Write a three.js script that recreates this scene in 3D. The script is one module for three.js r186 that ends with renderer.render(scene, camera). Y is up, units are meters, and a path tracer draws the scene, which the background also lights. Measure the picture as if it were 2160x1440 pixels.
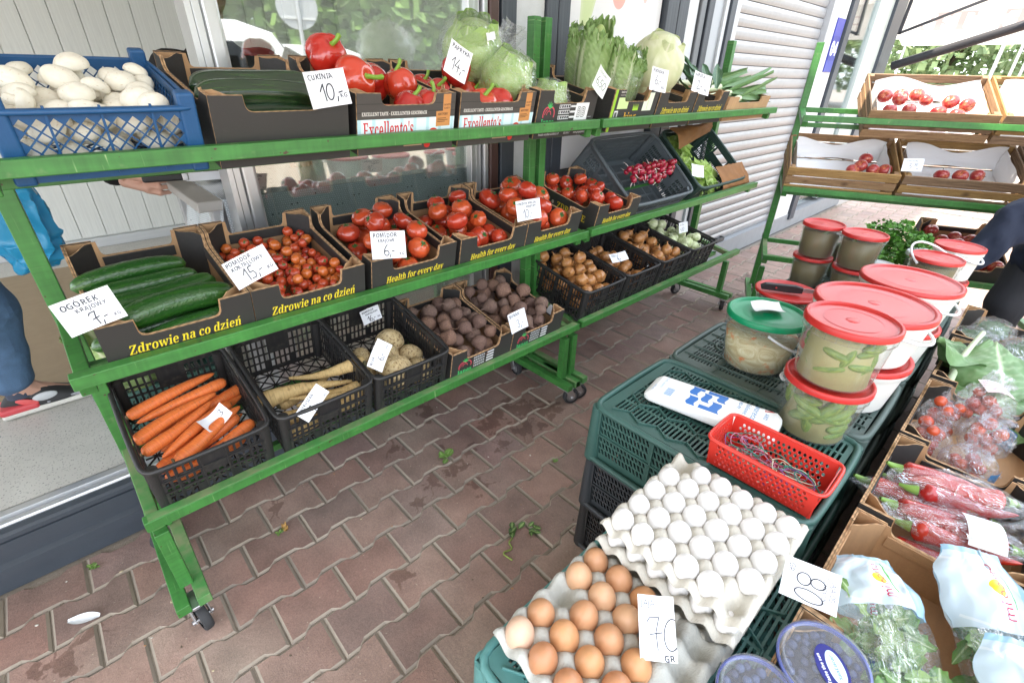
import * as THREE from 'three';
import { mergeGeometries, mergeVertices, toCreasedNormals } from 'three/addons/utils/BufferGeometryUtils.js';
import { RoundedBoxGeometry } from 'three/addons/geometries/RoundedBoxGeometry.js';
import { ImprovedNoise } from 'three/addons/math/ImprovedNoise.js';
import { MarchingCubes } from 'three/addons/objects/MarchingCubes.js';

// ---------------------------------------------------------------- camera, sky, sun, exposure
const scene = new THREE.Scene();
const camera = new THREE.PerspectiveCamera(70.87, 1024 / 682, 0.05, 400);
camera.position.set(-0.0846, 1.454, 1.0639);
camera.up.set(0.32083, 0.8714, -0.37113);
camera.lookAt(-0.0846 + 0.60133, 1.454 - 0.49014, 1.0639 - 0.631);
const renderer = new THREE.WebGLRenderer({ antialias: true });
renderer.toneMapping = THREE.LinearToneMapping;
renderer.toneMappingExposure = 4.7;
renderer.shadowMap.enabled = true;
const SUN = new THREE.Vector3(-0.62, 1.5, -0.38).normalize();   // behind and above the kiosks
{
  const w = 512, h = 256, d = new Float32Array(w * h * 4), n = new ImprovedNoise();
  for (let j = 0; j < h; j++) for (let i = 0; i < w; i++) {
    const el = ((j + 0.5) / h - 0.5) * Math.PI, az = ((i + 0.5) / w) * 2 * Math.PI;
    const y = Math.max(0, Math.sin(el)), c = Math.cos(el), px = c * Math.cos(az) * 2.2, pz = c * Math.sin(az) * 2.2;
    let cl = 0, a = 1, f = 1.6;
    for (let k = 0; k < 4; k++) { cl += a * n.noise(px * f + 7, Math.sin(el) * 3 * f, pz * f); a *= 0.5; f *= 2; }
    const k = THREE.MathUtils.smoothstep(cl, -0.5, 0.55) * 0.8 + 0.2;
    const t = Math.pow(1 - y, 3);
    const R = THREE.MathUtils.lerp(0.5 + 0.35 * t, 1.05, k), G = THREE.MathUtils.lerp(0.66 + 0.27 * t, 1.07, k), B = THREE.MathUtils.lerp(0.95 + 0.08 * t, 1.1, k);
    const g = el < 0 ? 0.35 : 1, o = (j * w + i) * 4;
    d[o] = R * g; d[o + 1] = G * g; d[o + 2] = B * g; d[o + 3] = 1;
  }
  const sky = new THREE.DataTexture(d, w, h, THREE.RGBAFormat, THREE.FloatType);
  sky.mapping = THREE.EquirectangularReflectionMapping; sky.magFilter = THREE.LinearFilter; sky.needsUpdate = true;
  scene.background = sky; scene.environment = sky;
}
const sun = new THREE.DirectionalLight(0xfff0dc, 3.2);
sun.position.copy(SUN).multiplyScalar(40); sun.target.position.set(2, 0, 0); sun.castShadow = true; sun.shadow.radius = 3;
Object.assign(sun.shadow.camera, { left: -25, right: 25, top: 25, bottom: -25, far: 120 });
sun.shadow.mapSize.set(2048, 2048);
scene.add(sun, sun.target);

// ---------------------------------------------------------------- helpers
const V3 = (x, y, z) => new THREE.Vector3(x, y, z);
const R = (d) => (d * Math.PI) / 180;
const { lerp, clamp, smoothstep } = THREE.MathUtils;
let seed = 12345;
const rnd = () => { seed = (seed + 0x6d2b79f5) | 0; let t = Math.imul(seed ^ (seed >>> 15), 1 | seed); t = (t + Math.imul(t ^ (t >>> 7), 61 | t)) ^ t; return ((t ^ (t >>> 14)) >>> 0) / 4294967296; };
const rr = (a, b) => a + (b - a) * rnd();
const reseed = (n) => { seed = n * 7919 + 17; };
const PN = new ImprovedNoise();
const nz = (x, y, z) => PN.noise(x, y, z);
const fbm = (x, y, z, o = 4) => { let s = 0, a = 1, t = 0; for (let i = 0; i < o; i++) { s += a * nz(x, y, z); t += a; a *= 0.5; x *= 2.03; y *= 2.03; z *= 2.03; } return s / t; };
const used = {};
function numbered(n) { const k = (used[n] = (used[n] ?? -1) + 1); return k ? n + '_' + String(k).padStart(3, '0') : n; }
function shadows(o) { o.castShadow = true; o.receiveShadow = true; return o; }
function tag(o, label, category, group, kind) { o.userData.label = label; if (category) o.userData.category = category; if (group) o.userData.group = group; if (kind) o.userData.kind = kind; return o; }
function thing(name, label, category, pos = [0, 0, 0], turn = 0, group) {
  const o = new THREE.Group(); o.name = numbered(name); scene.add(o); o.position.set(...pos); o.rotation.y = turn; return tag(o, label, category, group);
}
function solo(name, label, category, geo, mat, group) { const m = shadows(new THREE.Mesh(geo, mat)); m.name = numbered(name); scene.add(m); return tag(m, label, category, group); }
function part(parent, name, geo, mat, label) { const m = shadows(new THREE.Mesh(geo, mat)); m.name = name; parent.add(m); if (label) m.userData.label = label; return m; }
function struct(name, geo, mat) { const m = shadows(new THREE.Mesh(geo, mat)); m.name = numbered(name); scene.add(m); m.userData.kind = 'structure'; return m; }
function dup(src, label, group) { const c = src.clone(); c.name = numbered(src.name.replace(/_\d{3}$/, '')); c.userData = { ...src.userData }; if (label) c.userData.label = label; if (group) c.userData.group = group; scene.add(c); return c; }
function frameM(pos, rx = 0, ry = 0, rz = 0) { return new THREE.Matrix4().compose(V3(...pos), new THREE.Quaternion().setFromEuler(new THREE.Euler(rx, ry, rz, 'YXZ')), V3(1, 1, 1)); }
function setM(o, m) { m.decompose(o.position, o.quaternion, o.scale); return o; }
function put(o, frame, pos, rot = [0, 0, 0], sc = 1) {
  const l = new THREE.Matrix4().compose(V3(...pos), new THREE.Quaternion().setFromEuler(new THREE.Euler(...rot, 'YXZ')), typeof sc === 'number' ? V3(sc, sc, sc) : V3(...sc));
  return setM(o, frame.clone().multiply(l));
}
const ID = new THREE.Matrix4();
// geometry helpers
const box = (w, h, d, x = 0, y = 0, z = 0) => new THREE.BoxGeometry(w, h, d).translate(x, y, z);
const rbox = (w, h, d, x = 0, y = 0, z = 0, r = 0.003) => new RoundedBoxGeometry(w, h, d, 2, Math.min(r, w / 2.1, h / 2.1, d / 2.1)).translate(x, y, z);
const ni = (g) => { const q = g.index ? g.toNonIndexed() : g; for (const k of Object.keys(q.attributes)) if (!['position', 'normal', 'uv', 'color'].includes(k)) q.deleteAttribute(k); return q; };
const merge = (gs) => { const a = gs.map(ni), all = a.every((g) => g.attributes.uv), col = a.every((g) => g.attributes.color); a.forEach((g) => { if (!all) g.deleteAttribute('uv'); if (!col) g.deleteAttribute('color'); }); return mergeGeometries(a); };
function bar(a, b, w, h, up = V3(0, 1, 0)) {           // a rectangular tube from a to b, h along up
  const A = V3(...a), B = V3(...b), d = B.clone().sub(A), L = d.length(), z = d.clone().normalize(), x = up.clone().cross(z).normalize(), y = z.clone().cross(x);
  const g = new RoundedBoxGeometry(w, h, L, 1, Math.min(0.0025, w / 3, h / 3));
  g.applyMatrix4(new THREE.Matrix4().makeBasis(x, y, z).setPosition(A.clone().add(B).multiplyScalar(0.5)));
  return boxUV(g);
}
function tube(pts, r, seg = 24, rad = 8, closed = false) { return new THREE.TubeGeometry(new THREE.CatmullRomCurve3(pts.map((p) => V3(...p)), closed), seg, r, rad, closed); }
function taper(pts, rFn, seg = 24, rad = 12) {           // tube with varying radius and closed ends
  const c = new THREE.CatmullRomCurve3(pts.map((p) => V3(...p))), fr = c.computeFrenetFrames(seg), pos = [], uv = [], idx = [];
  for (let i = 0; i <= seg; i++) {
    const t = i / seg, p = c.getPointAt(t);
    for (let j = 0; j <= rad; j++) { const a = (j / rad) * Math.PI * 2, r = rFn(t, a); const v = p.clone().addScaledVector(fr.normals[i], Math.cos(a) * r).addScaledVector(fr.binormals[i], Math.sin(a) * r); pos.push(v.x, v.y, v.z); uv.push(j / rad, t); }
  }
  for (let i = 0; i < seg; i++) for (let j = 0; j < rad; j++) { const a = i * (rad + 1) + j, b = a + rad + 1; idx.push(a, a + 1, b, b, a + 1, b + 1); }
  const g = new THREE.BufferGeometry(); g.setAttribute('position', new THREE.Float32BufferAttribute(pos, 3)); g.setAttribute('uv', new THREE.Float32BufferAttribute(uv, 2)); g.setIndex(idx); g.computeVertexNormals(); return g;
}
function lathe(p, seg = 32) { return new THREE.LatheGeometry(p.map(([r, y]) => new THREE.Vector2(Math.max(r, 0.0001), y)), seg); }
function deform(g, fn) { const p = g.attributes.position, v = V3(); for (let i = 0; i < p.count; i++) { v.fromBufferAttribute(p, i); fn(v, i); p.setXYZ(i, v.x, v.y, v.z); } g.computeVertexNormals(); return g; }
function weld(g) { const q = mergeVertices(g.deleteAttribute('uv').deleteAttribute('normal'), 1e-5); q.computeVertexNormals(); return q; }
function ball(ws, hs, fn) {                                 // welded sphere deformed by fn(unit vector)
  const g = new THREE.SphereGeometry(1, ws, hs), uv = g.attributes.uv.clone(); const p = g.attributes.position, v = V3();
  for (let i = 0; i < p.count; i++) { v.fromBufferAttribute(p, i).normalize(); fn(v); p.setXYZ(i, v.x, v.y, v.z); }
  const idx = g.index.array, nrm = new Map(), key = (i) => p.getX(i).toFixed(6) + p.getY(i).toFixed(6) + p.getZ(i).toFixed(6), a = V3(), b = V3(), c = V3();
  for (let i = 0; i < idx.length; i += 3) { a.fromBufferAttribute(p, idx[i]); b.fromBufferAttribute(p, idx[i + 1]).sub(a); c.fromBufferAttribute(p, idx[i + 2]).sub(a); b.cross(c); for (let k = 0; k < 3; k++) { const q = key(idx[i + k]); if (!nrm.has(q)) nrm.set(q, V3()); nrm.get(q).add(b); } }
  const n = g.attributes.normal; for (let i = 0; i < p.count; i++) { const m = nrm.get(key(i)).clone().normalize(); n.setXYZ(i, m.x, m.y, m.z); }
  g.setAttribute('uv', uv); return g;
}
function boxUV(g, s = 1) {                                  // uv in metres by dominant normal
  const q = g.index ? g.toNonIndexed() : g, p = q.attributes.position, n = q.attributes.normal, uv = new Float32Array(p.count * 2);
  for (let i = 0; i < p.count; i++) { const ax = Math.abs(n.getX(i)), ay = Math.abs(n.getY(i)), az = Math.abs(n.getZ(i)); const [u, v] = ay >= ax && ay >= az ? [p.getX(i), p.getZ(i)] : ax >= az ? [p.getZ(i), p.getY(i)] : [p.getX(i), p.getY(i)]; uv[i * 2] = u * s; uv[i * 2 + 1] = v * s; }
  q.setAttribute('uv', new THREE.BufferAttribute(uv, 2)); return q;
}
function colorize(g, fn) { const p = g.attributes.position, c = new Float32Array(p.count * 3), v = V3(); for (let i = 0; i < p.count; i++) { v.fromBufferAttribute(p, i); const k = fn(v, i); c[i * 3] = k[0]; c[i * 3 + 1] = k[1]; c[i * 3 + 2] = k[2]; } g.setAttribute('color', new THREE.BufferAttribute(c, 3)); return g; }
const mixc = (a, b, t) => a.map((x, i) => lerp(x, b[i], clamp(t, 0, 1)));
function sheet(nu, nv, fn) {                                // surface from fn(u,v)->[x,y,z]
  const g = new THREE.PlaneGeometry(1, 1, nu, nv), p = g.attributes.position, uv = g.attributes.uv;
  for (let i = 0; i < p.count; i++) { const q = fn(uv.getX(i), uv.getY(i)); p.setXYZ(i, ...q); }
  g.computeVertexNormals(); return g;
}
function shapeXY(pts) { const s = new THREE.Shape(); pts.forEach((p, i) => (i ? s.lineTo(...p) : s.moveTo(...p))); s.closePath(); return s; }
function holed(w, h, holes, depth) {                        // flat panel with holes, in xy, thickness along z
  const s = shapeXY([[0, 0], [w, 0], [w, h], [0, h]]);
  for (const hp of holes) { const q = new THREE.Path(); hp.forEach((p, i) => (i ? q.lineTo(...p) : q.moveTo(...p))); q.closePath(); s.holes.push(q); }
  return new THREE.ExtrudeGeometry(s, { depth, bevelEnabled: false });
}
const rectHole = (x, y, w, h, skew = 0) => [[x, y], [x + skew, y + h], [x + w + skew, y + h], [x + w, y]];
// textures
function tex(w, h, fn, srgb = true, rep) {
  const d = new Uint8Array(w * h * 4);
  for (let j = 0; j < h; j++) for (let i = 0; i < w; i++) { const c = fn(i / w, j / h, i, j), o = (j * w + i) * 4; if (typeof c === 'number') { d[o] = d[o + 1] = d[o + 2] = clamp(c, 0, 1) * 255; } else { d[o] = clamp(c[0], 0, 1) * 255; d[o + 1] = clamp(c[1], 0, 1) * 255; d[o + 2] = clamp(c[2], 0, 1) * 255; } d[o + 3] = 255; }
  const t = new THREE.DataTexture(d, w, h); t.wrapS = t.wrapT = THREE.RepeatWrapping; t.magFilter = THREE.LinearFilter; if (srgb) t.colorSpace = THREE.SRGBColorSpace; if (rep) t.repeat.set(...rep); t.needsUpdate = true; return t;
}
function canvasTex(w, h, draw, rep) { const c = document.createElement('canvas'); c.width = w; c.height = h; const x = c.getContext('2d'); draw(x, w, h); const t = new THREE.CanvasTexture(c); t.colorSpace = THREE.SRGBColorSpace; t.wrapS = t.wrapT = THREE.RepeatWrapping; if (rep) t.repeat.set(...rep); return t; }
const tn = (u, v, s, o = 4, z = 0) => { const a = u * Math.PI * 2, b = v * Math.PI * 2; return fbm((Math.cos(a) * s) / 6 + 11, (Math.sin(a) * s) / 6 + z, (Math.cos(b) * s) / 6 + Math.sin(b) * s / 5.3, o); };   // tiling noise
const lin = (r, g, b) => new THREE.Color().setRGB(r, g, b);
const M = (c, roughness = 0.6, o = {}) => new THREE.MeshStandardMaterial({ color: Array.isArray(c) ? lin(...c) : c, roughness, ...o });
const MP = (c, roughness = 0.5, o = {}) => new THREE.MeshPhysicalMaterial({ color: Array.isArray(c) ? lin(...c) : c, roughness, ...o });
const DS = THREE.DoubleSide;
const speck = tex(256, 256, (u, v) => 0.93 + 0.14 * tn(u, v, 14, 5) + (rnd() - 0.5) * 0.05, false);
const speckFine = tex(256, 256, () => 0.5 + (rnd() - 0.5) * 0.7, false);
const smear = tex(256, 256, (u, v) => 0.5 + 0.9 * tn(u, v, 10, 5, 3), false);
// shared materials
const paintTex = tex(1024, 1024, (u, v) => { const a = tn(u, v, 9, 5), st = fbm(u * 6 + 3, v * 90, 2, 3), st2 = fbm(u * 90, v * 6, 5, 3), w = Math.max(0, tn(u, v, 30, 5, 5) - 0.3) * 3; const k = 0.87 + 0.2 * a + 0.11 * st + 0.11 * st2; let c = mixc([0.265 * k, 0.53 * k, 0.24 * k], [0.55, 0.56, 0.42], w * 0.7); const sc = Math.max(fbm(u * 8, v * 220, 9, 2), fbm(u * 220, v * 8, 4, 2)); if (sc > 0.42) c = mixc(c, [0.62, 0.7, 0.5], (sc - 0.42) * 4); const ch = fbm(u * 55, v * 55, 6, 3); if (ch > 0.44) c = [0.3, 0.22, 0.16]; return c; });
const GREEN = M(0xffffff, 0.42, { map: paintTex, bumpMap: paintTex, bumpScale: 0.0012, roughnessMap: null });
const dirtTex = tex(512, 512, (u, v) => { const a = tn(u, v, 10, 5, 9), b = tn(u, v, 30, 4, 2), w = clamp((a + 0.5 * b) * 1.7 + 0.45, 0, 1); return mixc([0.27, 0.51, 0.25], [0.56, 0.54, 0.41], w * 0.75); });
const GREEN_DIRTY = M(0xffffff, 0.75, { map: dirtTex });
const STEEL = M([0.55, 0.55, 0.56], 0.35, { metalness: 0.9 });
const RUBBER = M([0.035, 0.035, 0.036], 0.75, { bumpMap: speckFine, bumpScale: 0.0004 });
const kraftTex = tex(512, 512, (u, v) => { const k = 0.95 + 0.12 * tn(u, v, 8, 4) + 0.05 * fbm(u * 90, v * 8, 1, 2) + (rnd() - 0.5) * 0.04; return [0.74 * k, 0.585 * k, 0.425 * k]; });
const KRAFT = M(0xffffff, 0.85, { map: kraftTex });
const kraftEdgeTex = tex(256, 64, (u, v) => { const k = 0.75 + 0.3 * Math.abs(Math.sin(u * Math.PI * 50)) + (rnd() - 0.5) * 0.1; return [0.72 * k, 0.58 * k, 0.43 * k]; });
const KRAFT_EDGE = M(0xffffff, 0.9, { map: kraftEdgeTex });
const inkTex = tex(256, 256, (u, v) => { const k = 1 + 0.25 * tn(u, v, 12, 5) + (rnd() - 0.5) * 0.12; return [0.2 * k, 0.195 * k, 0.19 * k]; });
const INK = M(0xffffff, 0.55, { map: inkTex });
const creaseTex = tex(512, 512, (u, v) => { const w = 0.35 * tn(u, v, 8, 3, 2); return 1 - Math.abs(tn(u + 0.02 * w, v, 18, 2, 1)) * 2.6 - Math.abs(tn(u, v, 44, 2, 7)) * 1.1; }, false, [2, 1.5]);
const FILM = MP([0.98, 0.99, 0.99], 0.07, { transmission: 0.965, thickness: 0, ior: 1.5, side: DS, bumpMap: creaseTex, bumpScale: 0.006 });
const FILM2 = MP([0.97, 0.98, 1], 0.08, { transmission: 0.95, thickness: 0, ior: 1.62, side: DS, bumpMap: creaseTex, bumpScale: 0.009 });
// ---------------------------------------------------------------- ground: interlocking concrete pavers
{
  const X0 = -1, X1 = 3.4, Z0 = -0.8, Z1 = 1.4;
  reseed(3);
  const blots = [[1.25, -0.308, 0.1], [1.192, -0.165, 0.075], [1.122, -0.322, 0.06], [0.678, -0.18, 0.045], [0.784, -0.176, 0.05], [0.884, -0.222, 0.04], [0.8, -0.3, 0.03], [0.79, -0.03, 0.04], [0.56, -0.12, 0.03], [0.15, -0.458, 0.03], [0.904, -0.563, 0.06], [1.02, -0.142, 0.035], [1.06, -0.283, 0.05], [-0.5, -0.3, 0.05], [0.35, 0.1, 0.03], [0.65, -0.45, 0.05], [-0.42, -0.35, 0.03], [1.35, -0.2, 0.08]];
  const streaks = []; for (const [bx, bz, br] of blots) for (let k = 0; k < 4; k++) { const a = rr(0, 6.28), L = br * rr(1.2, 2.6); streaks.push([bx, bz, bx + Math.cos(a) * L, bz + Math.sin(a) * L, rr(0.003, 0.009)]); }
  const map = tex(1536, 768, (u, v) => {
    const x = lerp(X0, X1, u), z = lerp(Z0, Z1, v);
    const big = fbm(x * 1.7, 3, z * 1.7, 3), mid = fbm(x * 9, 5, z * 9, 4), fine = nz(x * 120, 2, z * 120) * 0.5 + nz(x * 260, 9, z * 260) * 0.5;
    let k = 1 + 0.16 * big + 0.2 * mid + 0.09 * fine + (rnd() - 0.5) * 0.12;
    let c = mixc([0.535 * k, 0.425 * k, 0.388 * k], [0.575 * k, 0.515 * k, 0.47 * k], clamp(0.42 + 0.8 * fbm(x * 2.6 + 9, 1, z * 2.6, 4), 0, 1));
    if (rnd() > 0.9994) c = [0.72, 0.7, 0.62];
    let wet = 0;
    for (const [bx, bz, br] of blots) { const d = Math.hypot(x - bx, z - bz) / br; if (d < 2.2) wet = Math.max(wet, smoothstep(0.34 + 0.95 * fbm(x * 22 + bx * 9, bz, z * 22, 4) - d * 0.42, 0, 0.06)); }
    for (const [ax, az, bx, bz, w] of streaks) { const dx = bx - ax, dz = bz - az, t = clamp(((x - ax) * dx + (z - az) * dz) / (dx * dx + dz * dz), 0, 1), wob = 0.012 * nz(x * 30, 4, z * 30), d = Math.hypot(x - ax - dx * t + wob, z - az - dz * t + wob); if (d < w * (1.1 - t)) wet = Math.max(wet, 0.8); }
    return mixc(c, [c[0] * 0.62, c[1] * 0.55, c[2] * 0.52], wet * 0.55);
  });
  const bump = tex(512, 512, (u, v) => 0.5 + 0.5 * tn(u, v, 40, 3) + (rnd() - 0.5) * 0.5, false, [8, 4]);
  const tones = [[1, 1, 1], [0.9, 0.85, 0.83], [1.1, 1.02, 0.98], [0.97, 0.96, 1.0], [1.16, 1.13, 1.08], [0.84, 0.83, 0.82], [1.05, 0.95, 0.9], [1.0, 1.02, 0.98]].map((t) => M(t, 0.6, { map, bumpMap: bump, bumpScale: 0.0012 }));
  const edgeM = M([0.36, 0.3, 0.235], 0.95, { map: speck }), edgeM2 = M([0.29, 0.24, 0.19], 0.95, { map: speck });
  const P = 0.2, RP = 0.1444, HW = 0.0808, WA = RP - HW;
  // outline of one block around its centre
  function outline(inset) {
    const a = P / 2 - 0.0025 - inset, w = HW - 0.0022 - inset, n = WA - 0.0022 - inset, s0 = 0.054, s1 = 0.034;
    return [[-a, -w], [-s0, -w], [-s1, -n], [s1, -n], [s0, -w], [a, -w], [a, w], [s0, w], [s1, n], [-s1, n], [-s0, w], [-a, w]];
  }
  function block(cx, cz, dy, tx, tz) {
    const top = outline(0.0065), out = outline(0), pos = [], idx = [], groups = [];
    const pt = (p, y) => pos.push(cx + p[0], y + dy + p[0] * tx + p[1] * tz, cz + p[1]);
    top.forEach((p) => pt(p, 0));
    for (const t of THREE.ShapeUtils.triangulateShape(top.map((p) => new THREE.Vector2(...p)), [])) idx.push(t[0], t[2], t[1]);
    const n0 = idx.length, N = top.length;
    top.forEach((p) => pt(p, 0)); out.forEach((p) => pt(p, -0.0055)); out.forEach((p) => pt(p, -0.0055)); out.forEach((p) => pt(p, -0.03));
    for (const [a, b] of [[N, 2 * N], [3 * N, 4 * N]]) for (let i = 0; i < N; i++) { const j = (i + 1) % N; idx.push(a + i, a + j, b + i, a + j, b + j, b + i); }
    const g = new THREE.BufferGeometry(); g.setAttribute('position', new THREE.Float32BufferAttribute(pos, 3)); g.setIndex(idx);
    const q = g.toNonIndexed(); q.computeVertexNormals();
    const p = q.attributes.position, uv = new Float32Array(p.count * 2); for (let i = 0; i < p.count; i++) { uv[i * 2] = (p.getX(i) - X0) / (X1 - X0); uv[i * 2 + 1] = (p.getZ(i) - Z0) / (Z1 - Z0); }
    q.setAttribute('uv', new THREE.BufferAttribute(uv, 2)); q.addGroup(0, n0, 0); q.addGroup(n0, p.count - n0, 1); return q;
  }
  const bed = struct('pavement', new THREE.PlaneGeometry(24, 9).rotateX(-Math.PI / 2).translate(9, -0.0075, 3.82), M([0.27, 0.225, 0.175], 0.95, { map: speck, bumpMap: speckFine, bumpScale: 0.002 }));
  tag(bed, 'red brown interlocking concrete paving with sandy joints');
  bed.geometry.attributes.uv.array.forEach((x, i, a) => (a[i] = x * 60));
  const all = [], eye = V3(-0.0846, 1.454, 1.0639), fw = V3(0.60133, -0.49014, -0.631), rt = fw.clone().cross(V3(0.32083, 0.8714, -0.37113)), up = V3(0.32083, 0.8714, -0.37113);
  for (let r = -5; r <= 28; r++) for (let i = -8; i <= 70; i++) {
    const x = P * i + P / 2 + (Math.abs(r) % 2) * P / 2, z = RP * r; if (z < -0.67 + WA || x > 13) continue;
    const d = V3(x, 0, z).sub(eye), k = d.dot(fw); all.push({ x, z, d: d.length(), seen: k > 0.1 && Math.abs(d.dot(rt) / k) < 1.15 && Math.abs(d.dot(up) / k) < 0.8 });
  }
  const near = all.filter((b) => b.seen).sort((a, b) => a.d - b.d), singles = near.slice(0, 300), rest = near.slice(300).concat(all.filter((b) => !b.seen && b.x < 7 && b.z < 3));
  for (const b of singles) { const m = part(bed, 'paver', block(b.x, b.z, rr(-0.0014, 0.0014), rr(-0.008, 0.008), rr(-0.008, 0.008)), [tones[Math.floor(rnd() * 8)], rnd() > 0.5 ? edgeM : edgeM2]); }
  const tops = [[], [], []];
  for (const b of rest) tops[Math.floor(rnd() * 3)].push(block(b.x, b.z, rr(-0.001, 0.001), rr(-0.006, 0.006), rr(-0.006, 0.006)));
  tops.forEach((list, k) => {
    const sub = (start) => mergeGeometries(list.map((g) => { const q = new THREE.BufferGeometry(), gr = g.groups[start]; for (const n of ['position', 'normal', 'uv']) { const a = g.attributes[n]; q.setAttribute(n, new THREE.BufferAttribute(a.array.slice(gr.start * a.itemSize, (gr.start + gr.count) * a.itemSize), a.itemSize)); } return q; }));
    part(bed, 'distant_pavers', sub(0), tones[k * 2]).userData.kind = 'stuff';
    part(bed, 'distant_paver_edges', sub(1), edgeM).userData.kind = 'stuff';
  });
  const g = struct('ground', new THREE.PlaneGeometry(160, 160, 1, 1).rotateX(-Math.PI / 2).translate(20, -0.02, 20), M([0.3, 0.27, 0.24], 0.95, { map: speck }));
  g.geometry.attributes.uv.array.forEach((x, i, a) => (a[i] = x * 200));
  tag(g, 'open ground of the market square');
}

// ---------------------------------------------------------------- the kiosk with its open shop front
const SLATE = M([0.052, 0.063, 0.078], 0.42, { map: speck, bumpMap: smear, bumpScale: 0.0008 });
const WHITEP = M([0.66, 0.68, 0.68], 0.5, { map: speck });
const ALU = M([0.62, 0.63, 0.64], 0.32, { metalness: 0.75, roughnessMap: null });
const PVC = M([0.72, 0.72, 0.7], 0.45);
const GLASS = MP([0.93, 0.97, 0.95], 0.02, { transmission: 1, thickness: 0, ior: 2.9, side: DS });
{
  const k = thing('market_kiosk', 'slate grey market kiosk with an open doorway, window and white panels', 'kiosk');
  const along = (pts, x0, x1) => { const g = new THREE.ExtrudeGeometry(shapeXY(pts), { depth: x1 - x0, bevelEnabled: false }); g.rotateY(-Math.PI / 2).translate(x1, 0, 0); return boxUV(toCreasedNormals(g, 0.3)); };   // profile is [-z, y]
  // shape x -> after rotateY(-90): x' = -z_old , so profile x is world -z... keep points as [z, y]
  const prof = (pts, x0, x1) => { const s = shapeXY(pts.map(([z, y]) => [z, y])); const g = new THREE.ExtrudeGeometry(s, { depth: x1 - x0, bevelEnabled: false }); g.applyMatrix4(new THREE.Matrix4().set(0, 0, 1, x0, 0, 1, 0, 0, 1, 0, 0, 0, 0, 0, 0, 1)); g.index ? 0 : 0; const q = boxUV(g); const pp = q.attributes.position; for (let i = 0; i < pp.count; i += 3) { for (const a of Object.values(q.attributes)) { for (let c = 0; c < a.itemSize; c++) { const t = a.array[(i + 1) * a.itemSize + c]; a.array[(i + 1) * a.itemSize + c] = a.array[(i + 2) * a.itemSize + c]; a.array[(i + 2) * a.itemSize + c] = t; } } } q.computeVertexNormals(); return q; };
  part(k, 'plinth', prof([[-0.67, 0], [-0.67, 0.055], [-0.655, 0.062], [-0.655, 0.098], [-0.672, 0.108], [-0.672, 0.135], [-0.664, 0.14], [-0.664, 0.183], [-0.676, 0.186], [-0.78, 0.186], [-0.78, 0]], -3.2, 3.58), SLATE);
  const th = part(k, 'threshold', prof([[-0.664, 0.19], [-0.664, 0.205], [-0.672, 0.212], [-0.7, 0.212], [-0.703, 0.205], [-0.703, 0.19]], -3.2, 0.34), SLATE);
  part(th, 'sliding_rail', prof([[-0.703, 0.186], [-0.703, 0.214], [-0.708, 0.22], [-0.722, 0.22], [-0.726, 0.208], [-0.742, 0.208], [-0.745, 0.224], [-0.772, 0.224], [-0.776, 0.214], [-0.79, 0.214], [-0.79, 0.186]], -3.2, 1.43), ALU);
  const floorTex = tex(512, 512, (u, v) => { const s = nz(u * 110, 4, v * 110), k2 = 0.97 + 0.05 * tn(u, v, 6, 3); return s > 0.42 ? [0.5 * k2, 0.5 * k2, 0.48 * k2] : [0.78 * k2, 0.77 * k2, 0.74 * k2]; }, true, [1.6, 1.6]);
  part(k, 'floor', boxUV(box(6.8, 0.1, 2.95, 0.2, 0.164, -2.255)), M(0xffffff, 0.42, { map: floorTex }));
  part(k, 'floor_mat', boxUV(box(0.62, 0.006, 1.9, -0.34, 0.218, -2.35)), M([0.36, 0.27, 0.17], 0.7, { map: speck }), 'brown sheet of hardboard on the shop floor');
  // interior shell
  const WALLM = M([0.84, 0.86, 0.81], 0.5, { map: speck });
  const back = part(k, 'back_wall', box(6.8, 2.6, 0.08, 0.2, 1.45, -3.76), WALLM);
  for (let i = 0; i < 45; i++) { const x = -3.18 + i * 0.15 + 0.075; part(back, 'wall_board', rbox(0.1465, 2.36, 0.012, x, 1.47, -3.71, 0.004), WALLM); }
  part(back, 'skirting', rbox(6.8, 0.07, 0.02, 0.2, 0.25, -3.69), WHITEP);
  for (const x of [0.06, 0.5]) part(back, 'hook_plate', rbox(0.05, 0.12, 0.012, x, 2.22, -3.69), ALU);
  part(k, 'side_wall', merge([box(0.1, 0.35, 3.0, -3.25, 0.37, -2.22), box(0.1, 0.25, 3.0, -3.25, 2.58, -2.22), box(0.1, 1.95, 0.15, -3.25, 1.5, -0.8), box(0.1, 1.95, 0.15, -3.25, 1.5, -3.65)]), WALLM, 'side wall with a wide window opening');
  part(k, 'partition_wall', box(0.1, 2.5, 3.0, 2.3, 1.45, -2.24), WALLM);
  part(k, 'ceiling', box(6.9, 0.1, 3.1, 0.2, 2.75, -2.26), WHITEP);
  part(k, 'roof', box(7.0, 0.12, 3.4, 0.2, 2.88, -2.2), SLATE);
  part(k, 'fascia', box(6.85, 0.5, 0.1, 0.25, 2.55, -0.74), SLATE);
  // window
  const wf = part(k, 'window_frame', merge([box(0.016, 2.08, 0.1, 0.345, 1.25, -0.745), rbox(0.022, 2.08, 0.05, 0.366, 1.25, -0.725), rbox(0.05, 2.08, 0.035, 0.405, 1.25, -0.73, 0.012), rbox(0.03, 2.08, 0.035, 1.345, 1.25, -0.73), rbox(0.028, 2.08, 0.05, 1.378, 1.25, -0.745), rbox(0.022, 2.08, 0.06, 1.41, 1.25, -0.73), box(1.1, 0.05, 0.06, 0.88, 2.28, -0.74), box(1.1, 0.05, 0.05, 0.88, 0.26, -0.745)]), ALU);
  const pane = part(wf, 'window_pane', box(0.92, 1.98, 0.006, 0.88, 1.27, -0.735), GLASS);
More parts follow.
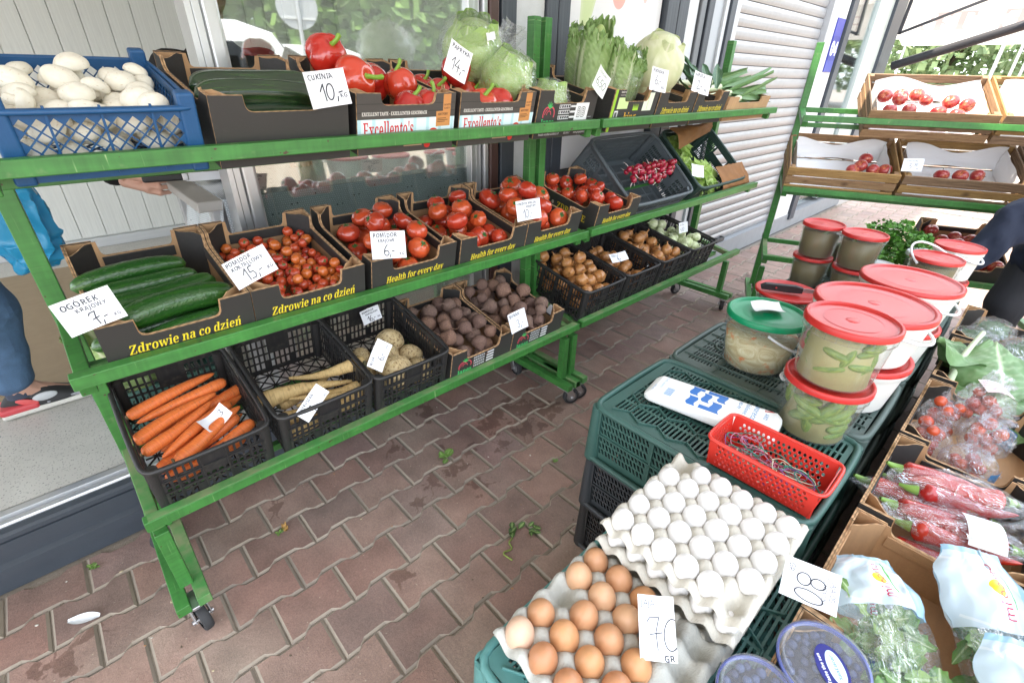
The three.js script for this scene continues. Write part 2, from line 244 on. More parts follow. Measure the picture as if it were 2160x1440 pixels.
  part(k, 'brown_jamb', rbox(0.05, 2.1, 0.09, 1.45, 1.25, -0.735, 0.008), M([0.075, 0.035, 0.028], 0.4));
  part(k, 'column', rbox(0.085, 2.6, 0.1, 1.53, 1.3, -0.74, 0.006), SLATE);
  const ribs = (x0, x1, n) => { const s = new THREE.Shape(); s.moveTo(0, 0); const w = (x1 - x0) / n; for (let i = 0; i < n; i++) { s.lineTo(i * w + w * 0.15, 0.012); s.lineTo(i * w + w * 0.6, 0.012); s.lineTo(i * w + w * 0.75, 0); s.lineTo((i + 1) * w, 0); } s.lineTo(x1 - x0, -0.03); s.lineTo(0, -0.03); return new THREE.ExtrudeGeometry(s, { depth: 2.3, bevelEnabled: false }).rotateX(-Math.PI / 2).translate(x0, 0.2, -0.745).scale(1, 1, 1); };
  part(k, 'ribbed_panel', ribs(1.575, 1.76, 9), WHITEP);
  for (const [a, b] of [[1.764, 1.838], [1.842, 1.92]]) part(k, 'door_post', rbox(b - a, 2.2, 0.07, (a + b) / 2, 1.3, -0.735, 0.006), SLATE);
  // white display door with faded vegetable prints
  const boardTex = canvasTex(512, 1024, (x, w, h) => {
    x.fillStyle = '#e6e6e6'; x.fillRect(0, 0, w, h);
    x.globalAlpha = 0.75; x.fillStyle = '#c9d8a0'; for (let i = 0; i < 6; i++) { x.beginPath(); x.moveTo(60 + i * 6, 560); x.quadraticCurveTo(70 + i * 12, 400, 40 + i * 28, 300); x.quadraticCurveTo(90 + i * 12, 420, 90 + i * 3, 560); x.fill(); }
    x.fillStyle = '#e79a8c'; x.beginPath(); x.ellipse(255, 430, 38, 52, 0, 0, 7); x.fill(); x.fillStyle = '#cfcfcf'; x.beginPath(); x.ellipse(255, 392, 26, 20, 0, 0, 7); x.fill();
    x.globalAlpha = 0.5; x.fillStyle = '#cdb6cf'; x.beginPath(); x.ellipse(408, 330, 34, 62, 0.1, 0, 7); x.fill(); x.fillStyle = '#b0bba0'; x.fillRect(402, 258, 10, 20); x.fillStyle = '#e0a090'; x.beginPath(); x.ellipse(405, 420, 14, 30, 0, 0, 7); x.fill();
    x.strokeStyle = '#b6c6a0'; x.lineWidth = 4; for (let i = 0; i < 7; i++) { x.beginPath(); x.moveTo(405, 430); x.quadraticCurveTo(350 + i * 18, 400, 340 + i * 22, 370); x.stroke(); }
    x.globalAlpha = 0.6; x.fillStyle = '#c9d8a0'; for (let i = 0; i < 5; i++) { x.beginPath(); x.moveTo(300 + i * 8, 90); x.lineTo(280 + i * 22, 180); x.lineTo(312 + i * 8, 110); x.fill(); }
    x.fillStyle = '#d9b53a'; x.beginPath(); x.ellipse(300, 735, 26, 16, 0.4, 0, 7); x.fill(); x.globalAlpha = 1;
  });
  const bd = part(k, 'display_door', rbox(0.79, 1.4, 0.03, 2.32, 1.7, -0.75), PVC);
  part(bd, 'vegetable_print', new THREE.PlaneGeometry(0.78, 1.39).translate(2.32, 1.7, -0.7335), M(0xffffff, 0.3, { map: boardTex }));
  part(k, 'door_panel', rbox(0.79, 0.78, 0.03, 2.32, 0.605, -0.75), SLATE);
  for (const [a, b] of [[2.724, 2.84], [2.845, 2.95]]) part(k, 'door_post', rbox(b - a, 2.2, 0.07, (a + b) / 2, 1.3, -0.735, 0.006), SLATE);
  part(k, 'ribbed_panel', ribs(2.955, 3.075, 6), WHITEP);
  part(k, 'cover_strip', rbox(0.06, 2.3, 0.06, 3.118, 1.3, -0.73, 0.006), M([0.16, 0.17, 0.18], 0.4, { metalness: 0.3 }));
  part(k, 'column', rbox(0.07, 2.6, 0.09, 3.195, 1.3, -0.735, 0.006), SLATE);
  part(k, 'metal_panel', rbox(0.15, 2.3, 0.04, 3.312, 1.35, -0.735), M([0.42, 0.44, 0.46], 0.4, { metalness: 0.4 }));
  part(k, 'cover_strip', rbox(0.04, 2.3, 0.06, 3.41, 1.35, -0.73), WHITEP);
  part(k, 'column', rbox(0.07, 2.6, 0.1, 3.47, 1.3, -0.735), SLATE);
  part(k, 'facade_backing', box(2.15, 2.5, 0.03, 2.52, 1.45, -0.79), SLATE);
}
// neighbouring kiosk with the roller shutter and the number plate
{
  const k = thing('market_kiosk', 'closed kiosk with a silver roller shutter and a blue number plate', 'kiosk');
  const SH = M([0.4, 0.4, 0.4], 0.36, { metalness: 0.35, map: speck });
  part(k, 'plinth', boxUV(box(4.0, 0.16, 0.1, 5.58, 0.08, -0.75)), M([0.3, 0.31, 0.32], 0.6, { map: speck }));
  part(k, 'shutter_guide', rbox(0.07, 2.6, 0.07, 3.55, 1.4, -0.73), M([0.5, 0.51, 0.52], 0.35, { metalness: 0.5 }));
  const s = new THREE.Shape(); s.moveTo(0, 0.003); s.quadraticCurveTo(0.017, 0.04, 0, 0.073); s.lineTo(-0.006, 0.073); s.lineTo(-0.006, 0.003);
  const sg = new THREE.ExtrudeGeometry(s, { depth: 1.68, bevelEnabled: false, curveSegments: 8 }); sg.applyMatrix4(new THREE.Matrix4().set(0, 0, 1, 3.59, 0, 1, 0, 0, 1, 0, 0, -0.75, 0, 0, 0, 1)); const slat = toCreasedNormals(sg, 0.6); slat.scale(1, 1, 1);
  const sh = part(k, 'roller_shutter', box(1.66, 2.2, 0.008, 4.42, 1.27, -0.765), M([0.25, 0.25, 0.25], 0.6));
  for (let i = 0; i < 29; i++) { const m = part(sh, 'shutter_slat', slat, SH); m.position.y = 0.16 + i * 0.076; }
  const handle = part(sh, 'shutter_handle', merge([rbox(0.14, 0.03, 0.03, 4.15, 0.18, -0.72), rbox(0.02, 0.05, 0.03, 4.1, 0.18, -0.725), rbox(0.02, 0.05, 0.03, 4.2, 0.18, -0.725)]), M([0.06, 0.06, 0.06], 0.5));
  part(k, 'shutter_guide', rbox(0.05, 2.6, 0.07, 5.3, 1.4, -0.73), M([0.5, 0.51, 0.52], 0.35, { metalness: 0.5 }));
  part(k, 'door_frame', rbox(0.38, 2.5, 0.06, 5.52, 1.35, -0.735), PVC);
  part(k, 'dark_frame', rbox(0.13, 2.5, 0.09, 5.79, 1.35, -0.725), SLATE);
  const pl = part(k, 'number_plate', rbox(0.2, 0.42, 0.008, 5.58, 1.72, -0.699), M([0.03, 0.04, 0.35], 0.3), 'blue plate with the white number 04');
  const nt = canvasTex(256, 256, (x) => { x.fillStyle = '#1b2690'; x.fillRect(0, 0, 256, 256); x.fillStyle = '#fff'; x.font = 'bold 210px sans-serif'; x.textAlign = 'center'; x.fillText('04', 128, 205); });
  part(pl, 'number', new THREE.PlaneGeometry(0.19, 0.19).translate(5.58, 1.7, -0.6935), M(0xffffff, 0.3, { map: nt }));
  part(k, 'glazed_door', box(0.75, 2.1, 0.008, 6.28, 1.3, -0.75), MP([0.9, 0.95, 0.95], 0.03, { transmission: 1, thickness: 0, ior: 2.0 }));
  part(k, 'wall_panel', rbox(0.5, 2.4, 0.06, 6.9, 1.4, -0.75), M([0.5, 0.56, 0.53], 0.4));
  part(k, 'dark_frame', rbox(0.4, 2.5, 0.1, 7.35, 1.4, -0.74), SLATE);
  part(k, 'rear_wall', box(4.1, 2.8, 0.1, 5.56, 1.4, -3.5), WHITEP);
  part(k, 'side_wall', box(0.08, 2.8, 2.7, 7.52, 1.4, -2.1), WHITEP);
  part(k, 'roof', box(4.2, 0.12, 3.1, 5.56, 2.86, -2.1), SLATE);
  part(k, 'fascia', box(4.06, 0.5, 0.1, 5.56, 2.55, -0.76), SLATE);
  part(k, 'shop_floor', box(4.0, 0.1, 2.7, 5.56, 0.1, -2.1), WHITEP);
  // display shelf behind the glazed door
  part(k, 'shelf_unit', merge([box(0.9, 0.03, 0.4, 6.3, 0.6, -1.5), box(0.9, 0.03, 0.4, 6.3, 1.0, -1.5), box(0.9, 0.03, 0.4, 6.3, 1.4, -1.5), box(0.03, 1.5, 0.4, 5.86, 0.9, -1.5), box(0.03, 1.5, 0.4, 6.74, 0.9, -1.5)]), M([0.45, 0.33, 0.2], 0.6));
}
// small stay brackets of an awning on the second kiosk and its lettered fabric
{
  const DARK = M([0.05, 0.05, 0.055], 0.4, { metalness: 0.4 });
  const a = thing('folding_awning', 'pale lettered awning on dark stays beyond the apple crates', 'awning');
  part(a, 'stay_bar', tube([[7.4, 1.6, -0.6], [7.2, 1.93, 0.36], [6.95, 2.3, 1.4]], 0.045, 24, 12), DARK);
  part(a, 'brace', bar([7.0, 1.892, -0.55], [7.0, 2.42, 0.72], 0.025, 0.025), DARK);
  part(a, 'brace', bar([7.0, 1.88, -0.552], [7.0, 2.6, -0.53], 0.025, 0.03), DARK);
  const t = canvasTex(1024, 256, (x, w, h) => { x.fillStyle = '#e6e2d8'; x.fillRect(0, 0, w, h); x.save(); x.translate(w, 0); x.scale(-1, 1); x.fillStyle = '#b9a5a0'; x.font = 'bold 170px serif'; x.fillText('OLEJE  TŁ', 30, 205, 1000); x.restore(); });
  part(a, 'lettered_valance', new THREE.PlaneGeometry(2.6, 0.42).rotateY(-Math.PI / 2).translate(9, 2.16, 0.1), MP(0xffffff, 0.95, { map: t, transmission: 0.45, thickness: 0, side: DS }), 'cream valance with lettering showing through from the far side');
  part(a, 'fabric', sheet(8, 4, (u, v) => [lerp(9.02, 7.2, v), lerp(2.37, 2.75, v) - 0.04 * Math.sin(v * Math.PI), lerp(-1.2, 1.4, u)]), MP([0.8, 0.78, 0.74], 0.95, { transmission: 0.4, thickness: 0, side: DS }));
}
// awning over the racks (above the picture): shades the stand
{
  const a = thing('shop_awning', 'wide white fabric awning stretched out over the vegetable racks', 'awning');
  part(a, 'fabric', sheet(24, 12, (u, v) => { const x = lerp(-3.4, 2.9, u), z = lerp(-0.68, 1.6, v); return [x, lerp(2.72, 2.4, v) - 0.03 * Math.sin(v * Math.PI) - 0.012 * Math.sin(u * Math.PI * 8), z]; }), MP([0.7, 0.7, 0.67], 0.95, { transmission: 0.1, thickness: 0, side: DS }));
  part(a, 'front_rail', rbox(6.3, 0.05, 0.04, -0.25, 2.38, 1.62), ALU);
  for (const x of [-3.2, -0.2, 2.8]) part(a, 'arm', bar([x, 2.6, -0.66], [x, 2.36, 1.6], 0.035, 0.05), ALU);
}
// ---------------------------------------------------------------- steel racks
const casterGeo = merge([bar([0.021, 0.096, 0.0], [0.021, 0.04, 0.022], 0.004, 0.034, V3(0, 0, 1)), bar([-0.021, 0.096, 0.0], [-0.021, 0.04, 0.022], 0.004, 0.034, V3(0, 0, 1)), rbox(0.046, 0.006, 0.046, 0, 0.096, 0), new THREE.CylinderGeometry(0.024, 0.026, 0.014, 18).translate(0, 0.091, 0), new THREE.CylinderGeometry(0.007, 0.007, 0.058, 10).rotateZ(Math.PI / 2).translate(0, 0.042, 0.022)].map((g) => boxUV(g)));
const tyreGeo = lathe([[0.028, -0.013], [0.037, -0.013], [0.041, -0.009], [0.042, 0], [0.041, 0.009], [0.037, 0.013], [0.028, 0.013]], 32).rotateZ(Math.PI / 2).translate(0, 0.042, 0.022);
const hubGeo = merge([lathe([[0.0, -0.008], [0.012, -0.012], [0.014, -0.007], [0.026, -0.005], [0.0285, -0.011], [0.0285, 0.011], [0.026, 0.005], [0.014, 0.007], [0.012, 0.012], [0.0, 0.008]], 28).rotateZ(Math.PI / 2).translate(0, 0.042, 0.022)]);
function rack(name, label, origin, turn, len, tops, opts = {}) {
  const f = thing(name, label, 'rack', origin, turn, 'green steel display racks on casters');
  const back = -0.33, L = len;                       // local: x along the front, z back is negative, front beams at z = 0
  for (const [i, yt] of tops.entries()) {
    const dirty = i === 2;
    const fb = part(f, 'front_beam', bar([0.0, yt - 0.0155, 0], [L, yt - 0.0155, 0], 0.032, 0.031), GREEN);
    if (dirty) part(fb, 'beam_top', boxUV(box(L - 0.02, 0.0012, 0.027, L / 2, yt + 0.0006, 0)), GREEN_DIRTY, 'dusty upper face of the lowest beam');
    part(f, 'support_beam', bar([0.03, yt - 0.059, -0.14], [L - 0.03, yt - 0.059, -0.14], 0.024, 0.024), GREEN);
    part(f, 'rear_beam', bar([0.015, yt + 0.012, back], [L - 0.015, yt + 0.012, back], 0.025, 0.028), GREEN);
    for (const x of [0.02, L - 0.02]) part(f, 'side_arm', bar([x, yt - 0.05, -0.017], [x, yt + 0.024, back - 0.07], 0.03, 0.03), dirty ? GREEN_DIRTY : GREEN);
  }
  for (const [e, x] of [[0, 0.02], [1, L - 0.02]]) {
    const s = e ? 1 : -1, xi = x;
    part(f, 'upright', bar([xi - s * 0.001, 0.135, back], [xi - s * 0.001, 1.64, back], 0.038, 0.04, V3(0, 0, 1)), GREEN);
    part(f, 'front_post', bar([xi, 0.135, -0.05], [xi, tops[2] - 0.095, -0.05], 0.034, 0.034, V3(0, 0, 1)), GREEN);
    part(f, 'foot_bar', bar([xi - 0.026, 0.12, 0.035], [xi - 0.026, 0.12, back - 0.1], 0.034, 0.032), GREEN);
    part(f, 'foot_bar', bar([xi + 0.026, 0.12, 0.035], [xi + 0.026, 0.12, back - 0.1], 0.034, 0.032), GREEN_DIRTY);
    for (const [z, a] of [[-0.005, opts.a ?? 0.5], [back - 0.06, opts.b ?? -0.7]]) {
      part(f, 'caster_plate', rbox(0.085, 0.006, 0.07, xi, 0.102, z), STEEL);
      const w = part(f, 'caster', casterGeo, STEEL);
      w.position.set(xi, 0, z); w.rotation.y = a + e * 0.9;
      part(w, 'tyre', tyreGeo, RUBBER); part(w, 'hub', hubGeo, M([0.42, 0.42, 0.42], 0.4, { metalness: 0.7 }));
    }
  }
  return f;
}
const TOPS = [1.306, 0.885, 0.452];
rack('display_rack', 'green rack holding carrots, tomatoes and mushrooms beside the doorway', [-0.185, 0, -0.16], 0, 1.68, TOPS, { a: 0.2, b: -1.1 });
rack('display_rack', 'green rack with onions and Chinese cabbage in front of the shutter', [1.515, 0, -0.16], 0, 1.64, TOPS, { a: 1.1, b: 0.4 });
// apple rack, turned towards the first two: local front faces -x
const APPLE = R(-65);
rack('display_rack', 'green rack carrying wooden apple crates across the end of the aisle', [3.17, 0, 0.0], APPLE, 1.66, [1.275, 0.885, 0.452], { a: 0.8, b: 0.2 });
// ---------------------------------------------------------------- printed cartons
const BK = '#373533';
function grain(x, w, h, n = 900) { for (let i = 0; i < n; i++) { x.fillStyle = rnd() > 0.5 ? 'rgba(255,255,255,0.03)' : 'rgba(0,0,0,0.06)'; x.fillRect(rnd() * w, rnd() * h, 1 + rnd() * 5, 1); } x.strokeStyle = 'rgba(200,180,150,0.18)'; for (let i = 0; i < 14; i++) { x.lineWidth = 0.5 + rnd(); x.beginPath(); const a = rnd() * w, b = rnd() * h; x.moveTo(a, b); x.lineTo(a + rr(-20, 20), b + rr(-6, 6)); x.stroke(); } }
function janas(x, cx, cy, s) {
  x.save(); x.translate(cx, cy); x.scale(s, s); x.lineWidth = 6; x.strokeStyle = '#d0485a';
  x.beginPath(); x.arc(-14, 0, 26, Math.PI * 0.85, Math.PI * 1.75); x.stroke(); x.beginPath(); x.arc(14, 0, 26, Math.PI * 1.3, Math.PI * 0.15); x.stroke(); x.lineWidth = 4; x.beginPath(); x.arc(0, 2, 15, Math.PI, 0); x.stroke(); x.beginPath(); x.arc(-4, 6, 26, Math.PI * 1.05, Math.PI * 1.4); x.stroke();
  x.fillStyle = '#3fae5a'; for (let i = 0; i < 5; i++) { x.save(); x.translate(0, -24); x.rotate(-1.1 + i * 0.55); x.beginPath(); x.moveTo(-3, 0); x.quadraticCurveTo(0, -20, 6, -26); x.quadraticCurveTo(6, -8, 3, 0); x.fill(); x.restore(); }
  x.font = 'bold 34px serif'; x.textAlign = 'center'; x.fillStyle = '#49c46c'; x.fillText('Janas', 0, 42); x.restore();
}
const PRINTS = {
  plain: () => {},
  zdrowie: (x, w, h) => { x.fillStyle = '#e8cf2e'; x.font = 'italic bold 50px serif'; x.fillText('Zdrowie na co dzień', 66, 126, 390); x.fillStyle = '#b9b3a8'; x.font = '9px sans-serif'; x.fillText('Klasa I', 405, 142); x.fillText('Waga 6 kg', 405, 153); x.fillStyle = '#c08a72'; x.beginPath(); x.ellipse(40, 156, 40, 14, 0, 0, 7); x.fill(); },
  health: (x, w, h) => { x.fillStyle = '#e8cf2e'; x.font = 'italic bold 44px serif'; x.fillText('Health for every day', 78, 126, 350); x.fillStyle = '#b9b3a8'; x.font = '9px sans-serif'; x.fillText('Class I', 400, 140); x.fillText('6 kg', 400, 151); x.fillStyle = '#c08a72'; x.beginPath(); x.ellipse(40, 158, 44, 16, 0, 0, 7); x.fill(); },
  janas: (x, w, h) => {
    x.translate(0, -26);
    janas(x, 96, 128, 1.15);
    for (let r = 0; r < 4; r++) { const y = 88 + r * 24; x.fillStyle = '#ddd'; x.fillRect(178, y, 96, 17); x.fillStyle = '#222'; for (let i = 0; i < 5; i++) x.fillRect(181 + i * 19, y + 3, 14, 11); x.fillStyle = '#ddd'; x.font = 'bold 10px sans-serif'; x.fillText('102', 182, y + 12); x.fillRect(280, y + 4, 50, 9); }
    x.fillStyle = '#e6e6e6'; x.fillRect(326, 82, 120, 78); x.strokeStyle = '#3c3c3c'; x.lineWidth = 3; x.font = 'bold 62px sans-serif'; x.strokeText('BB', 342, 146, 88); x.fillStyle = '#ddd'; x.font = '8px sans-serif'; x.fillText('Producent', 452, 150); x.font = 'italic bold 13px serif'; x.fillText('Produkt certyfikat GLOBALG.A.P.', 40, 222, 180); x.fillText('KLASA I', 260, 222); x.fillText('www.grupajanas.pl', 350, 222, 120);
  },
  beets: (x, w, h) => { janas(x, 110, 120, 1.25); for (let r = 0; r < 4; r++) { const y = 84 + r * 22; x.fillStyle = '#bbb'; for (let i = 0; i < 6; i++) x.fillRect(180 + i * 16, y, 12, 13); x.fillStyle = '#e8e8e8'; x.fillRect(290, y + 1, 62, 11); } },
  excellento: (x, w, h) => {
    x.fillStyle = '#4a4642'; x.fillRect(0, 0, w, h); x.fillStyle = 'rgba(0,0,0,0.35)'; x.fillRect(0, 34, w, 2); x.fillRect(0, 62, w, 2);
    x.translate(0, -18); x.fillStyle = '#dcebee'; x.fillRect(0, 104, w, 74); x.fillStyle = 'rgba(150,200,210,0.5)'; for (let i = 0; i < 8; i++) x.fillRect(i * 70, 104, 16, 70);
    x.fillStyle = '#efeae2'; x.font = 'bold 17px serif'; x.fillText('EXCELLENT TASTE - EXZELLENTER GESCHMACK', 22, 92, 330);
    x.save(); x.translate(26, 168); x.scale(0.72, 1.28); const g = x.createLinearGradient(0, 0, 430, 0); for (let i = 0; i < 9; i++) g.addColorStop(i / 9, i % 2 ? '#c4161f' : '#7a1014'); x.fillStyle = '#c81a24'; x.font = 'bold 58px serif'; x.fillText("Excellento's", 0, 0, 470); x.restore();
    x.fillStyle = '#d8352a'; x.beginPath(); x.ellipse(392, 168, 30, 24, 0, 0, 7); x.fill(); x.beginPath(); x.ellipse(360, 204, 18, 14, 0, 0, 7); x.fill(); x.fillStyle = '#c9a789'; x.fillRect(230, 190, 100, 16);
    x.fillStyle = '#c88a50'; x.save(); x.translate(404, 84); x.rotate(-0.02); x.fillRect(0, 0, 82, 56); x.fillRect(38, -60, 44, 62); x.fillStyle = '#3a2414'; x.font = 'bold 12px monospace'; x.fillText('HORTPONY', 10, 16); x.font = 'bold 9px sans-serif'; x.fillText('5 KG NETTO', 42, -18, 40); x.fillText('CLASS 1', 44, -6, 34); x.fillRect(8, 26, 50, 2); x.fillRect(8, 32, 60, 2); x.fillRect(8, 38, 44, 2); x.restore();
  },
  king: (x, w, h) => {
    x.fillStyle = '#9ccc3a'; x.fillRect(0, 0, 26, h); x.translate(0, -24); x.fillStyle = '#e9e5dc'; x.font = 'bold 15px serif'; x.fillText('Sandor & Conrada', 60, 40, 110); x.font = '8px sans-serif'; x.fillText('warzywa ekologiczne', 60, 52);
    x.fillStyle = '#cfe6a0'; x.fillRect(52, 62, 116, 56); x.fillStyle = '#e6f0d6'; x.fillRect(346, 40, 110, 92); x.fillStyle = '#8cb83c'; x.fillRect(398, 46, 3, 80); x.fillStyle = '#dcdcdc'; x.fillRect(36, 126, 40, 54); x.fillStyle = '#555'; x.fillRect(42, 134, 26, 26);
    x.fillStyle = '#e2a93a'; x.font = 'bold 66px serif'; x.fillText('king', 150, 186); x.fillStyle = '#a8d83c'; for (let i = 0; i < 5; i++) { x.beginPath(); x.moveTo(236 + i * 12, 122); x.lineTo(232 + i * 15, 92); x.lineTo(248 + i * 12, 122); x.fill(); } x.fillRect(234, 120, 64, 8); x.fillStyle = '#ddd'; x.font = 'italic bold 12px serif'; x.fillText('Producto en España', 40, 202); x.fillText('traditional grown', 380, 202);
  },
  kraft: null,
};
const printMats = {};
function printMat(kind, W, H) {
  const key = kind + W + H; if (printMats[key]) return printMats[key];
  if (kind === 'kraft') return (printMats[key] = KRAFT);
  reseed(kind.length * 31);
  const t = canvasTex(512, 208, (x, w, h) => { x.fillStyle = BK; x.fillRect(0, 0, w, h); PRINTS[kind](x, w, h); grain(x, w, h); }, [1 / W, 1 / H]);
  return (printMats[key] = M(0xffffff, 0.5, { map: t }));
}
const sidePrint = (txt) => { const t = canvasTex(512, 128, (x, w, h) => { x.fillStyle = BK; x.fillRect(0, 0, w, h); x.fillStyle = '#d8b92e'; x.font = 'bold 44px serif'; x.fillText(txt, 210, 84); x.fillStyle = '#b8aea0'; for (let i = 0; i < 5; i++) { x.beginPath(); x.arc(40 + i * 34, 30 + i * 9, 9, 0, 7); x.fill(); } x.fillStyle = '#a06048'; x.beginPath(); x.ellipse(70, 105, 60, 24, 0, 0, 7); x.fill(); grain(x, w, h); }, [1 / 0.4, 1 / 0.12]); return M(0xffffff, 0.5, { map: t }); };
function panelShape(W, H, low, tab, r = 0.016) {
  const s = new THREE.Shape(); s.moveTo(0, 0); s.lineTo(W, 0); s.lineTo(W, H); s.lineTo(W - tab, H - 0.002); s.lineTo(W - tab - 0.002, low + r); s.quadraticCurveTo(W - tab - 0.004, low, W - tab - r * 1.3, low); s.lineTo(tab + r * 1.3, low); s.quadraticCurveTo(tab + 0.004, low, tab + 0.002, low + r); s.lineTo(tab, H - 0.001); s.lineTo(0, H); s.closePath(); return s;
}
const cartonGeo = {};
function cartonGeos(W, D, H, low) {
  const key = [W, D, H, low].join(); if (cartonGeo[key]) return cartonGeo[key];
  const ex = (s, d) => { const g = new THREE.ExtrudeGeometry(s, { depth: d, bevelEnabled: false, curveSegments: 5 }); return g; };
  const front = ex(panelShape(W, H, low, W * 0.22), 0.004);
  const frontL = ex(panelShape(W - 0.01, H - 0.004, low - 0.004, W * 0.21), 0.003).translate(0.005, 0, 0);
  const rear = ex(panelShape(W, H, low, W * 0.2), 0.004), rearL = ex(panelShape(W - 0.01, H - 0.006, low - 0.004, W * 0.21), 0.003).translate(0.005, 0, 0);
  const sl = Math.min(low + 0.006, H - 0.02), side = ex(panelShape(D - 0.009, H - 0.002, sl, 0.05, 0.03), 0.004), sideL = ex(panelShape(D - 0.018, H - 0.006, sl - 0.004, 0.05, 0.03), 0.003).translate(0.0045, 0, 0);
  const strip = new RoundedBoxGeometry(W * 0.54, 0.03, 0.004, 2, 0.0018), stripS = new RoundedBoxGeometry(D * 0.7, 0.03, 0.004, 2, 0.0018);
  const a = 0.052;
  return (cartonGeo[key] = { front, frontL, rear, rearL, side, sideL, strip, stripS, base: boxUV(box(W - 0.012, 0.004, D - 0.012, W / 2, 0.003, -D / 2)), post: postGeo(a, H), sl });
}
function postGeo(a, H) {
  const s = new THREE.Shape(), n = 7; s.moveTo(0, 0); s.lineTo(a * 1.414, 0); for (let i = 0; i <= n; i++) s.lineTo(a * 1.414 * (1 - i / n), H - 0.002 - 0.007 * Math.abs(Math.sin(i * 2.7 + 1))); s.closePath();
  return new THREE.ExtrudeGeometry(s, { depth: 0.003, bevelEnabled: false });
}
function carton(label, frame, kind, o = {}) {
  const W = o.W ?? 0.305, D = o.D ?? 0.4, H = o.H ?? 0.142, low = o.low ?? 0.096, out = kind === 'kraft' ? KRAFT : INK, g = cartonGeos(W, D, H, low);
  const c = setM(thing('produce_carton', label, 'carton', [0, 0, 0], 0, 'open cardboard produce cartons'), frame);
  const P = printMat(kind, W, H), E = KRAFT_EDGE, mk = (n, geo, m, x, y, z, ry = 0, l) => { const q = part(c, n, geo, m, l); q.position.set(x, y, z); q.rotation.y = ry; return q; };
  mk('base', g.base, KRAFT, 0, 0, 0);
  mk('front_panel', g.front, [P, E], 0, 0, -0.004); mk('front_lining', g.frontL, [KRAFT, E], 0, 0.004, -0.0075);
  mk('rear_panel', g.rear, [out, E], 0, 0, -D); const rl = mk('rear_lining', g.rearL, [KRAFT, E], 0, 0.004, -D + 0.0045);
  const inner = o.inner ?? INK;
  const st = part(rl, 'fold_strip', g.strip, inner); st.position.set(W / 2, low - 0.02, 0.005);
  const sm = o.side ?? out;
  mk('side_panel', g.side, [sm, E], 0.0, 0, -D + 0.0045, -Math.PI / 2).position.set(0.004, 0, -D + 0.0045);
  mk('side_panel', g.side, [sm, E], W, 0, -D + 0.0045, -Math.PI / 2);
  for (const [x, s] of [[0.0078, 1], [W - 0.0045, -1]]) { const l = mk('side_lining', g.sideL, [KRAFT, E], x, 0.004, -D + 0.0045, -Math.PI / 2); const q = part(l, 'fold_strip', g.stripS, inner); q.position.set(D / 2, g.sl - 0.02, s > 0 ? -0.002 : 0.005); }
  const a = 0.052, pm = o.post ?? inner;
  for (const [x, z, ry] of [[0.006, -D + 0.006 + a, R(45)], [W - 0.006 - a, -D + 0.006, R(-45)]]) mk('corner_post', g.post, [pm, E], x, 0.003, z, ry);
  const pm2 = o.postFront ?? KRAFT;
  for (const [x, z, ry] of [[0.006 + a, -0.008, R(135)], [W - 0.006, -0.008 - a, R(225)]]) mk('corner_post', g.post, [pm2, E], x, 0.003, z, ry);
  c.userData.W = W; c.userData.D = D; delete c.userData.W; delete c.userData.D;
  return c;
}
const TILT = R(12);
const tierFrame = (x, top, tilt = TILT, z = -0.19) => frameM([x, top - 0.054, z], tilt);
const F = {};   // named frames for the contents
// ---------------------------------------------------------------- plastic crates
function wallGrid(w, h, o) {               // perforated wall, returns geometry in xy
  const holes = []; const { m = 0.02, nx, ny, gap = 0.006, skew = 0, skip } = o; const cw = (w - 2 * m - (nx - 1) * gap - Math.abs(skew)) / nx, ch = (h - m - (o.mb ?? m * 0.6) - (ny - 1) * gap) / ny;
  for (let j = 0; j < ny; j++) for (let i = 0; i < nx; i++) { if (skip && skip(i, j)) continue; holes.push(rectHole(m + i * (cw + gap) + (skew < 0 ? -skew : 0), (o.mb ?? m * 0.6) + j * (ch + gap), cw, ch, skew)); }
  return holed(w, h, holes, o.t ?? 0.003);
}
function ringRim(W, D, y, r, rad = 0.025) { const a = rad, pts = []; for (const [cx, cz, s] of [[W - a, -a, 0], [W - a, -D + a, 1], [a, -D + a, 2], [a, -a, 3]]) for (let i = 0; i <= 3; i++) { const t = (s + i / 3 - 0) * Math.PI / 2; pts.push([cx + a * Math.cos(Math.PI / 2 - t) * 1, y, cz + a * Math.sin(Math.PI / 2 - t)]); } return tube(pts, r, 90, 8, true); }
